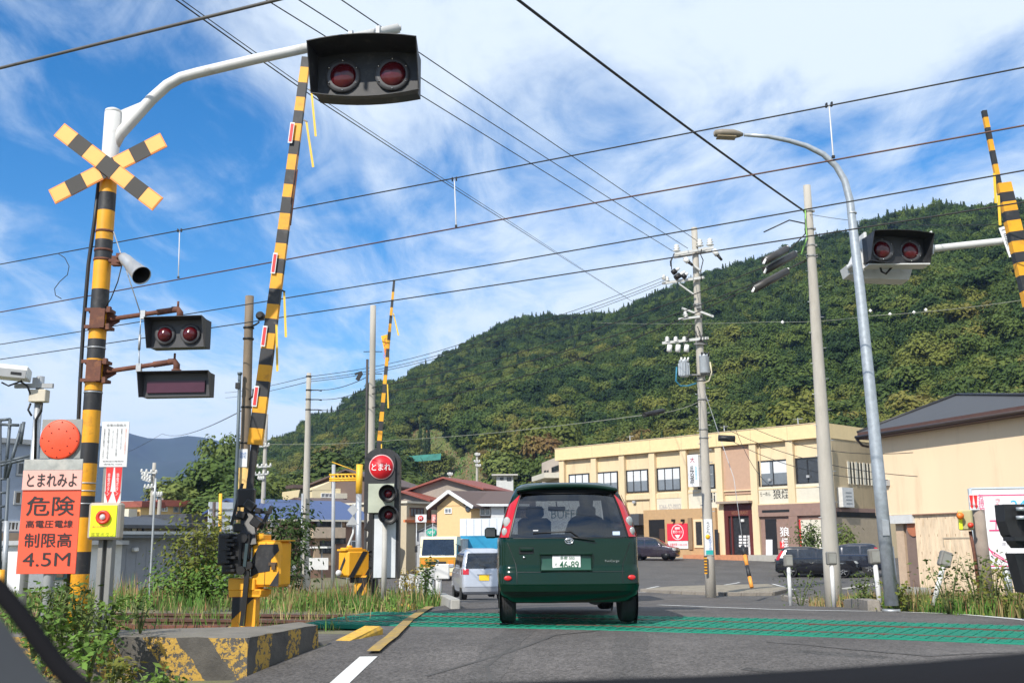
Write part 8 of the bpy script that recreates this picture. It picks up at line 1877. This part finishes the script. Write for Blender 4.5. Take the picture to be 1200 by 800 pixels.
bx_ = rh.rect(1038, 562, 1043, 569, 0); ub = rh.box('utility_box', GRYP, bx_[0], bx_[1], bx_[2], bx_[3], .0, .15)
# ---- left side: grey shed
gs = House('storage_shed', 'long low grey clad shed with dark eave behind the yellowing shrub', 143, 30.5, 300, 33.5, 630, 6, M('grey_cladding', (.225, .24, .27), .6, var=.06), z0=.0)
mb = MB()
for i in range(int(gs.L / .3)): mb.box((.15 + i * .3, -.006, (gs.z1 + gs.zb) / 2 - gs.z0 / 2), (.025, .012, gs.z1 - gs.z0 - .02))
struct(mb.build('cladding_ribs', MATS['grey_cladding'], gs.root), 'stuff'); gs.box('eave', M('eave_grey', (.10, .115, .135), .45), -.3, gs.L + .3, gs.z1 - gs.z0, gs.z1 - gs.z0 + .17, -6.3, .35); gs.box('eave_strip', M('eave_strip_pale', (.28, .31, .34), .4), -.3, gs.L + .3, gs.z1 - gs.z0 + .10, gs.z1 - gs.z0 + .19, .352, .40)
gs.box('white_corner', WHT, -.35, -.005, gs.zb, gs.z1 - .0, -.6, .02); cb_ = gs.rect(159, 641, 164, 646, .3); gs.box('camera_dome', WHT, cb_[0], cb_[1] + .02, cb_[2], cb_[3], .0, .22, bev=.03)
ws_ = House('white_annex', 'white rendered low building behind the button post, left of the grey shed', 36, 28.5, 141, 30.5, 638, 5, M('white_render', (.66, .67, .68), .7, var=.05), z0=0); ws_.window((62, 661, 77, 679), nm=0, fr=M('teal_frame', (.05, .12, .12), .5), pane=M('brown_blind', (.40, .24, .15), .7)); ws_.box('eave', GRYP, -.2, ws_.L + .1, ws_.z1, ws_.z1 + .12, -5, .3)
# dark roofed houses
dh = House('dark_roofed_house', 'low house with dark tiled roof just behind the grey shed', 138, 44, 202, 46, 615, 6, M('dim_wall', (.22, .20, .18), .8)); dh.roof('hip', 603, RDK, .5, px=170); dh.window((152, 617, 168, 624), fr=BFR, pane=PANED); dh.prect('pale_wall_part', WPN, (152, 616, 160, 624), 0, .05)
dh = House('dark_roofed_house', 'second dark roofed house with small gable, right of the first one', 196, 47, 244, 49, 613.5, 6, M('dim_wall', (.22, .20, .18), .8)); dh.roof('hip', 604, RDK, .5, px=220); dh.window((205, 616, 225, 624), nm=3, fr=BFR, pane=PANED); dh.window((228, 615, 236, 624), nm=1, fr=WFR, pane=PANE); dh.box('porch_gable', RDK, dh.L * .35, dh.L * .8, dh.z1, dh.z1 + .45, -3, .2)
yh = House('yellow_house', 'yellow clad two storey house with red mansard roof and two chimneys', 187, 80, 229, 82, 592.5, 8, M('yellow_siding', (.62, .43, .18), .7, var=.06, stretch=(.3, .3, 8), scale=2), z0=.5); yh.box('roof', RRED, -.2, yh.L + .2, yh.z1 - .5 - .05, yh.z1 - .5 + .42, -8, .3)
yh.window((189, 593.5, 196, 599), nm=1, fr=WFR); yh.window((203, 593.5, 209, 600), nm=0, fr=GRYP, pane=PANE); yh.window((210.5, 594, 217, 600), nm=0, fr=GRYP, pane=PANE)
for x_ in (197.5, 205): c_ = yh.rect(x_, 582, x_ + 3, 586); yh.box('chimney', WPN, c_[0], c_[1], yh.z1 - .3, c_[3], -3, -2.5)
yh2 = House('yellow_house', 'lower wing of the yellow house with red roof, seen left of the thin poles', 162, 78, 187, 80, 593.5, 8, MATS['yellow_siding'], z0=.5); yh2.box('roof', RRED, -.2, yh2.L + .1, yh2.z1 - .55, yh2.z1 - .12, -8, .3); yh2.prect('white_gable', WPN, (152, 596, 162, 606), -2, -.1)
wf = House('distant_factory', 'distant white flat factory below the blue mountain', 138, 130, 152, 130, 588, 10, M('far_white', (.55, .56, .55), .8), z0=0); wf.roof('flat', 588, GRYP, .2)
# grey blue apartment at the left edge and its steel stair
ga = House('apartment_block', 'pale blue grey apartment block at the left edge behind the steel stairs', -60, 42, 46, 45, 519, 9, M('blue_grey_siding', (.30, .35, .44), .7, var=.05), z0=0); ga.roof('flat', 519, GRYP, .2, thick=.2)
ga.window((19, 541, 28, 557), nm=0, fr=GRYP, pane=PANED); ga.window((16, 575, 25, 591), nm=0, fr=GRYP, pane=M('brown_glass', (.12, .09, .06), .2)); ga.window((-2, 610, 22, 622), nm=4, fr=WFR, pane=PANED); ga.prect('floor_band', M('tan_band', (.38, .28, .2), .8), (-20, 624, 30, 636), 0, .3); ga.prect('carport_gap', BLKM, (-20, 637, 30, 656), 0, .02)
stt = thing('steel_stairs', 'grey steel stair tower and railings at the left edge in front of the apartment block', 'stairs', at(10, 690, 22))
ST = M('steel_grey_paint', (.10, .12, .14), .5, metal=.3); t_ = lambda x, y: at(x, y, 22)
for nm, segs in (('column', (((0, 492), (0, 700)), ((12, 491), (6, 560)), ((10, 560), (2, 700)), ((28, 494), (24, 520)))), ('railing', (((-20, 499), (0, 493)), ((0, 492), (12, 491)), ((0, 497), (22, 498)), ((0, 545), (38, 536)), ((0, 542), (38, 533)))), ('stringer', (((26, 496), (8, 560)), ((19, 520), (12, 545)), ((-2, 545), (10, 543)))), ('tread', (((-4, 561), (8, 561)), ((-4, 577), (7, 577)), ((-5, 593), (5, 593)), ((-5, 609), (4, 609)), ((2, 640), (10, 640))))):
    for s_ in segs: mb = MB(); mb.tube([t_(*s_[0]), t_(*s_[1])], .035 if nm != 'tread' else .028, 6); mb.build(nm, ST, stt, world=True)
gpst = MB().tube([at(4, 700, 20), at(8, 610, 20)], .05, 8).build('pipe_post', GAL); tag(pin(gpst, at(4, 700, 20)), 'grey pipe post at the left edge in front of the white car', 'post')
ypst = MB().tube([at(0, 700, 19), at(2, 667, 19)], .06, 8).build('marker_post', YEL); tag(pin(ypst, at(0, 700, 19)), 'short yellow marker post cut off by the left edge', 'post')
# board on frame
sbf = House('panel_screen', 'pale corrugated panel screen behind the brown pole', 243, 38, 271, 38.5, 588, .1, M('pale_panel', (.48, .52, .57), .6, var=.06), z0=0, cat='screen')
for y_ in (596, 604, 612, 620, 628): sbf.prect('rail', GRYP, (243, y_ - .6, 271, y_ + .6), 0, .04)
for (x_, m_) in ((251, M('brown_post_dark', (.07, .05, .045), .6)), (258.5, M('gantry_yellow', (.80, .45, .03), .5))): mb = MB(); mb.tube([at(x_ - 1.5, 665, 37.5), at(x_, 588 - (10 if x_ > 255 else 0), 37.5)], .06, 8); mb.build('post', m_, sbf.root, world=True)
# middle left: blue roofed flats, cream house, brown house
bh = House('apartment_house', 'brown and beige two storey flats with long blue roof behind the concrete pole', 316, 66.6, 432, 72, 607, 9, M('brown_siding', (.30, .185, .13), .75, var=.06), z0=.0); bh.roof('gable', 586, RBLU, .7, px=360)
for r in ((313, 609, 324, 662), (366, 616, 391, 662), (380, 607, 402, 616)): bh.prect('beige_bay', M('beige_siding', (.46, .34, .23), .75, var=.05), r, 0, .25)
for (r, n_, p_) in (((314, 610, 324, 617), 1, PANE), ((367.5, 608.5, 385, 617), 2, PANED), ((388.5, 609, 397.5, 619.5), 0, PANE), ((403, 608, 416, 617), 1, PANE), ((372, 633.5, 386, 648), 1, PANED), ((390, 630, 402, 637), 0, PANED), ((408, 633, 420, 645), 1, PANE)): w_ = bh.window(r, nm=n_, fr=WFR if p_ is PANE else BFR, pane=p_); w_.location.y = -.26
bh.prect('balcony', M('beige_balcony', (.50, .40, .30), .75), (366, 617.5, 404, 630, .8), .3, .9); bh.box('eave_fascia', WPN, -.6, bh.L + .6, bh.z1 - .22, bh.z1 - .1, .55, .75)
cp_ = thing('carport', 'small white roofed carport and railing in front of the brown flats', 'carport', at(370, 680, 52)); mb = MB(); mb.box(at(370, 641, 52), (1.5, 2, .08)); mb.build('roof', WHT, cp_, world=True)
for x_ in (363, 377): mb = MB(); mb.tube([at(x_, 641, 51.5), at(x_, 690, 51.5)], .04, 6); mb.build('post', GAL, cp_, world=True)
mb = MB(); mb.box(at(369, 654, 51), (1.3, .05, .06)); mb.box(at(369, 661, 51), (1.3, .05, .5)); mb.build('railing', WHT, cp_, world=True)
ch = House('cream_house', 'cream house with tall slanted wall behind the blue roofed flats', 364, 92, 412, 94, 572, 8, M('cream_siding', (.72, .62, .40), .7, var=.04), z0=1); mb = MB(); mb.prism([ch.hit(364.5, 574), ch.hit(388, 574), ch.hit(388, 563.5), ch.hit(366, 573)], (0, -.02, 0), (1, 0, 0), (0, 0, 1), (0, 2.5, 0)); mb.build('slanted_wall', MATS['cream_siding'], ch.root); ch.window((376, 577.5, 390, 583), nm=2, fr=WFR); ch.prect('balcony', WPN, (391, 578, 411, 584), .01, .5); ch.prect('roof_edge', RBRN, (348, 567, 366, 571), -3, -1)
ch = House('brown_roofed_house', 'small brown roofed house between the cream house and the blue roof', 374, 80, 415, 82, 588.5, 6, M('dull_plaster', (.30, .26, .22), .8), z0=1); ch.roof('gable', 583.5, RBRN, .6, px=395)
hb = House('solar_house', 'dark brown house with solar panels on its roof, behind the stop signal', 455, 92, 497, 100, 570.5, 8, M('brown_cladding', (.15, .105, .085), .8, var=.08), z0=2.5); hb.roof('gable', 555, RBRN, .6, px=490)
for i in range(6): mb = MB(); x0 = 1.0 + i * 1.15; zt_ = hb.z1 - hb.z0; s_ = (hb.zr - zt_) / (hb.D / 2); mb.add([(x0, 1.0, zt_ + s_ * 1.0 + .02), (x0 + 1.08, 1.0, zt_ + s_ * 1.0 + .02), (x0 + 1.08, 3.4, zt_ + s_ * 3.4 + .02), (x0, 3.4, zt_ + s_ * 3.4 + .02)], [(0, 1, 2, 3)]); mb.build('solar_panel', M('solar_blue', (.03, .05, .13), .2, var=.2), hb.root)
hb.window((472, 575, 478, 582), nm=0, fr=WFR); hb.window((483, 576, 490, 582), nm=1, fr=BFR, pane=PANED)
lh = House('beige_house', 'beige lower house with brown framed windows, left of the gabled house', 476, 74, 512, 77, 590, 6, M('beige_plaster', (.50, .43, .31), .8, var=.05), z0=0); lh.roof('flat', 588, WPN, .2); lh.window((480, 594.5, 496, 605), nm=3, fr=M('brown_frame', (.10, .05, .03), .6), pane=PANE); lh.window((500, 592, 504.5, 608), nm=0, fr=M('brown_frame', (.10, .05, .03), .6), pane=M('red_brown_door', (.2, .07, .04), .6)); lh.prect('orange_band', M('orange_band', (.7, .2, .07), .6), (474, 609, 512, 612, .1), 0, .15)
r1 = House('red_roofed_house', 'small house with red tiled roof peeking out left of the gabled house', 502, 84, 524, 86, 585, 5, M('dull_plaster', (.30, .26, .22), .8), z0=1.5); r1.roof('gable', 576, RRED, .6, px=515)
gh = House('gabled_house', 'yellow fronted house with white edged brown roof, behind the trucks', 512, 71, 552, 69.5, 592, 11, M('peach_plaster', (.68, .47, .24), .8, var=.04), z0=0); gh.roof('front', 574.5, RBRN, .5, px=534, fascia=WHTP, off=-.1); gh.window((521.5, 595, 530, 601.5), nm=1, fr=WFR); c_ = gh.rect(546.5, 593, 551, 599); mb = MB(); mb.lathe([(.20, 0), (.20, -.06), (0, -.06)], 16, ((c_[0] + c_[1]) / 2, -.01, (c_[2] + c_[3]) / 2), 'Y'); mb.build('round_window', PANE, gh.root)
g2 = House('gabled_house', 'long brown roofed wing with white door panels right of the yellow gable', 552.5, 70.3, 610, 71, 588, 8, M('grey_brown_wall', (.20, .175, .16), .8), z0=0); g2.roof('gable', 575, RBRN, .6, px=580); g2.box('gutter', WHTP, -.5, g2.L + .5, g2.z1 - .3, g2.z1 - .14, .5, .68)
g2.window((562, 591, 574.5, 604), nm=1, fr=WFR, pane=PANE); g2.prect('white_wall_part', WHTP, (575, 588.5, 590, 608), 0, .2); g2.window((590.5, 590, 594.5, 601), nm=0, nh=3, fr=BFR, pane=PANED); g2.prect('beige_wall_part', M('beige_plaster', (.50, .43, .31), .8), (595, 588.5, 604, 606), 0, .1)
r2 = House('red_roofed_house', 'red tiled roof above the gabled house, below the field terraces', 562, 84, 597, 90, 573, 6, M('dull_plaster', (.30, .26, .22), .8), z0=2); r2.roof('gable', 562.5, RRED, .6, px=585)
r3 = House('white_house', 'small white house with dark openings at the top of the lane beside the red roof', 582, 112, 602, 112, 557, 6, M('far_white', (.55, .56, .55), .8), z0=5); r3.window((586, 559, 590, 562), nm=0, pane=PANED); r3.window((594, 559, 599, 563), nm=0, pane=PANED); r3.roof('flat', 556, M('pale_roof', (.5, .48, .45), .7), .5)
# low walls, shed and roadside boards behind the trucks
ww = House('white_hoarding', 'long white hoarding wall behind the blue truck', 539, 68.3, 612, 68, 607, .2, M('hoarding_white', (.62, .64, .68), .6, var=.04), z0=0, cat='wall')
for x_ in range(546, 610, 9): ww.prect('panel_seam', GRYP, (x_, 607.5, x_ + .5, 640), 0, .02)
gsd = House('gabled_shed', 'small pale grey metal shed with a green oval sign on its gable', 486, 75, 528, 75, 622, 5, M('shed_grey', (.40, .42, .45), .5, var=.05), z0=0, cat='shed'); gsd.roof('front', 613, M('shed_roof', (.12, .13, .14), .5), .1, px=507, thick=.08)
c_ = gsd.rect(499.5, 619, 511.5, 628); mb = MB(); n_ = 24; cx, cz = (c_[0] + c_[1]) / 2, (c_[2] + c_[3]) / 2; mb.prism([(cos(2 * pi * i / n_) * (c_[1] - c_[0]) / 2, sin(2 * pi * i / n_) * (c_[3] - c_[2]) / 2) for i in range(n_)], (cx, -.05, cz), (1, 0, 0), (0, 0, 1), (0, .04, 0)); ov = mb.build('oval_sign', M('sign_green', (.02, .42, .30), .5), gsd.root); text_mesh('lettering', 'NEW', .22, LETW, ov, (cx, -.056, cz), w=.5)
for k, (r, m_, tx, tm) in enumerate((((486.5, 602.5, 499.5, 611.5), WHTP, 'M', LETR), ((505.5, 602.5, 519, 612), M('pink_board', (.78, .30, .27), .6), 'あま酒', M('pale_red_lettering', (.78, .35, .40), .5)), ((519.5, 603, 526, 611), M('lavender_board', (.55, .58, .75), .6), None, None), ((526.5, 603.5, 539, 612), M('pale_yellow_board', (.70, .66, .34), .6), '土地売', M('olive_lettering', (.30, .26, .02), .6)), ((530, 613, 538.5, 626), M('sign_green', (.02, .42, .30), .5), '薬局', LETW))):
    h = House('advert_board', ['white advertising board with a red round letter mark, left end of the board row', 'pink advertising board right of the white one', 'narrow lavender advertising board in the board row', 'pale yellow advertising board at the right end of the row', 'green upright board below the yellow advertising board'][k], r[0], 72 - k * .3, r[2], 72 - k * .3, r[1], .1, m_, z0=at(500, r[3], 72).z, cat='sign', zbot=at(500, r[3], 72).z)
    if k == 0: c_ = h.rect(490, 604, 496, 610); mb = MB(); mb.lathe([(.19, 0), (.19, -.02), (0, -.02)], 18, ((c_[0] + c_[1]) / 2, -.0, (c_[2] + c_[3]) / 2), 'Y'); mb.build('red_disc', REDP, h.root); text_mesh('lettering', 'M', .17, LETW, h.root, ((c_[0] + c_[1]) / 2, -.025, (c_[2] + c_[3]) / 2))
    elif tx: h.text('lettering', tx, (r[0] + 1.5, r[1] + 2, r[2] - 1.5, r[3] - 2), LETW if k == 1 else tm, .002, vertical=(k == 4))
    for x_ in (.1, .9): mb = MB(); mb.tube([(h.L * x_, .08, -h.root.location.z), (h.L * x_, .08, .1)], .04, 6); mb.build('post', GAL, h.root)
# white guard rail posts left of the road beyond the crossing
for k, (x0, y0, x1, y1, Y) in enumerate(((496, 694, 495, 676, 31), (502, 698, 500.5, 677, 28.5), (508, 701, 506.5, 677, 26), (514.5, 705.5, 513, 678, 23.5))):
    pass
gr_ = thing('guard_rail', 'white pipe guard rail with posts along the left side of the road beyond crossing', 'guard rail', gp(514, 706)); prev = None
for (px, Y) in ((470, 36), (480, 33.5), (490, 31), (498, 28.5), (505.5, 26.2), (514, 24)):
    b_ = at(px, 690, Y); zg = g(b_.x, Y); p = Vector((b_.x, Y, zg)); mb = MB(); mb.tube([p + Vector((0, 0, -.1)), p + Vector((0, 0, .74))], .07, 10); mb.build('post', WHT, gr_, world=True)
    if prev is not None: mb = MB(); d_ = (p - prev); mb.box((p + prev) / 2 + Vector((0, -.08, .62)), (d_.length + .02, .05, .28), Rz(atan2(d_.y, d_.x))); mb.build('rail', WHT, gr_, world=True)
    prev = p
mb = MB(); mb.box(prev + Vector((.09, -.09, .62)), (.32, .06, .34), bev=.02); mb.build('rail_end', WHT, gr_, world=True)
# teal netting and a pale shed on the terraces
for k, (a, b, dz) in enumerate((((478, 534), (517, 531), 1.0), ((508, 575), (560, 571), 1.4))):
    Y = 178 if k == 0 else 118; p = at(a[0], a[1], Y); q = at(b[0], b[1], Y); mb = MB(); mb.add([p, q, q + Vector((0, -1.5, -dz * 1.2)), p + Vector((0, -1.5, -dz * 1.2))], [(0, 3, 2, 1)]); n_ = mb.build('crop_net', M('teal_net', (.03, .15, .12), .85, var=.3, scale=.5)); tag(pin(n_, p), ['teal crop net on the upper terraced field', 'long teal net fence at the foot of the terraced fields'][k], 'net')
# ---- the dashboard of the car the picture is taken from
DSH = M('dashboard_black', (.010, .010, .012), .9, var=.15, spec=.1); PIL = M('pillar_grey', (.032, .035, .040), .5, var=.1)
top = [(430, 806), (560, 800), (700, 795), (830, 791), (960, 783), (1090, 774), (1200, 764), (1330, 748)]
mb = MB(); rows = [[at(x, y, .80) for x, y in top], [at(x, y, .80) + Vector((0, -.05, -.006)) for x, y in top], [at(x, y, .80) + Vector((0, -.22, -.05)) for x, y in top], [at(x, y, .80) + Vector((0, -.30, -.25)) for x, y in top], [at(x, y, .80) + Vector((0, .05, -.02)) for x, y in top], [at(x, y, .80) + Vector((0, .12, -.25)) for x, y in top]]
n_ = len(top); vs = [p for r_ in rows for p in r_]; F_ = []
for (a, b) in ((3, 2), (2, 1), (1, 0), (0, 4), (4, 5)):
    for j in range(n_ - 1): F_.append((a * n_ + j, a * n_ + j + 1, b * n_ + j + 1, b * n_ + j))
mb.add(vs, F_, 0, True); tag(pin(mb.build('car_dashboard', DSH), rows[0][3]), 'out of focus black car dashboard along the bottom right edge', 'dashboard')
pt_ = thing('windscreen_pillar', 'out of focus dark grey pillar trim curving across the bottom left corner', 'car trim', at(20, 780, .72)); e = [(-60, 640), (-25, 668), (0, 692), (22, 718), (45, 749), (68, 780), (92, 803), (130, 830)]
mb = MB(); mb.tube([at(x, y, .72) for x, y in e], .0062, 10); mb.build('rubber_edge', DSH, pt_, world=True)
mb = MB(); A_ = [at(x, y, .72) + Vector((-.004, -.01, -.006)) for x, y in e]; B_ = [p + Vector((-.10, -.16, -.10)) for p in A_]; n_ = len(e); mb.add(A_ + B_, [(j, n_ + j, n_ + j + 1, j + 1) for j in range(n_ - 1)], 0, True); mb.build('trim', PIL, pt_, world=True)
# ---- air: blue haze that only the far mountains gather enough of
mb = MB(); mb.box((0, 1500, 150.5), (5200, 3300, 304.6)); hz_ = mb.build('haze', None if False else bpy.data.materials.new('haze')); struct(hz_, 'stuff')
hm = bpy.data.materials['haze']; hm.use_nodes = True; t = hm.node_tree; t.nodes.clear(); o = t.nodes.new('ShaderNodeOutputMaterial'); v = t.nodes.new('ShaderNodeVolumePrincipled'); v.inputs['Color'].default_value = (.33, .52, 1.0, 1); v.inputs['Density'].default_value = .00015; v.inputs['Anisotropy'].default_value = 0.0; t.links.new(v.outputs[0], o.inputs['Volume'])
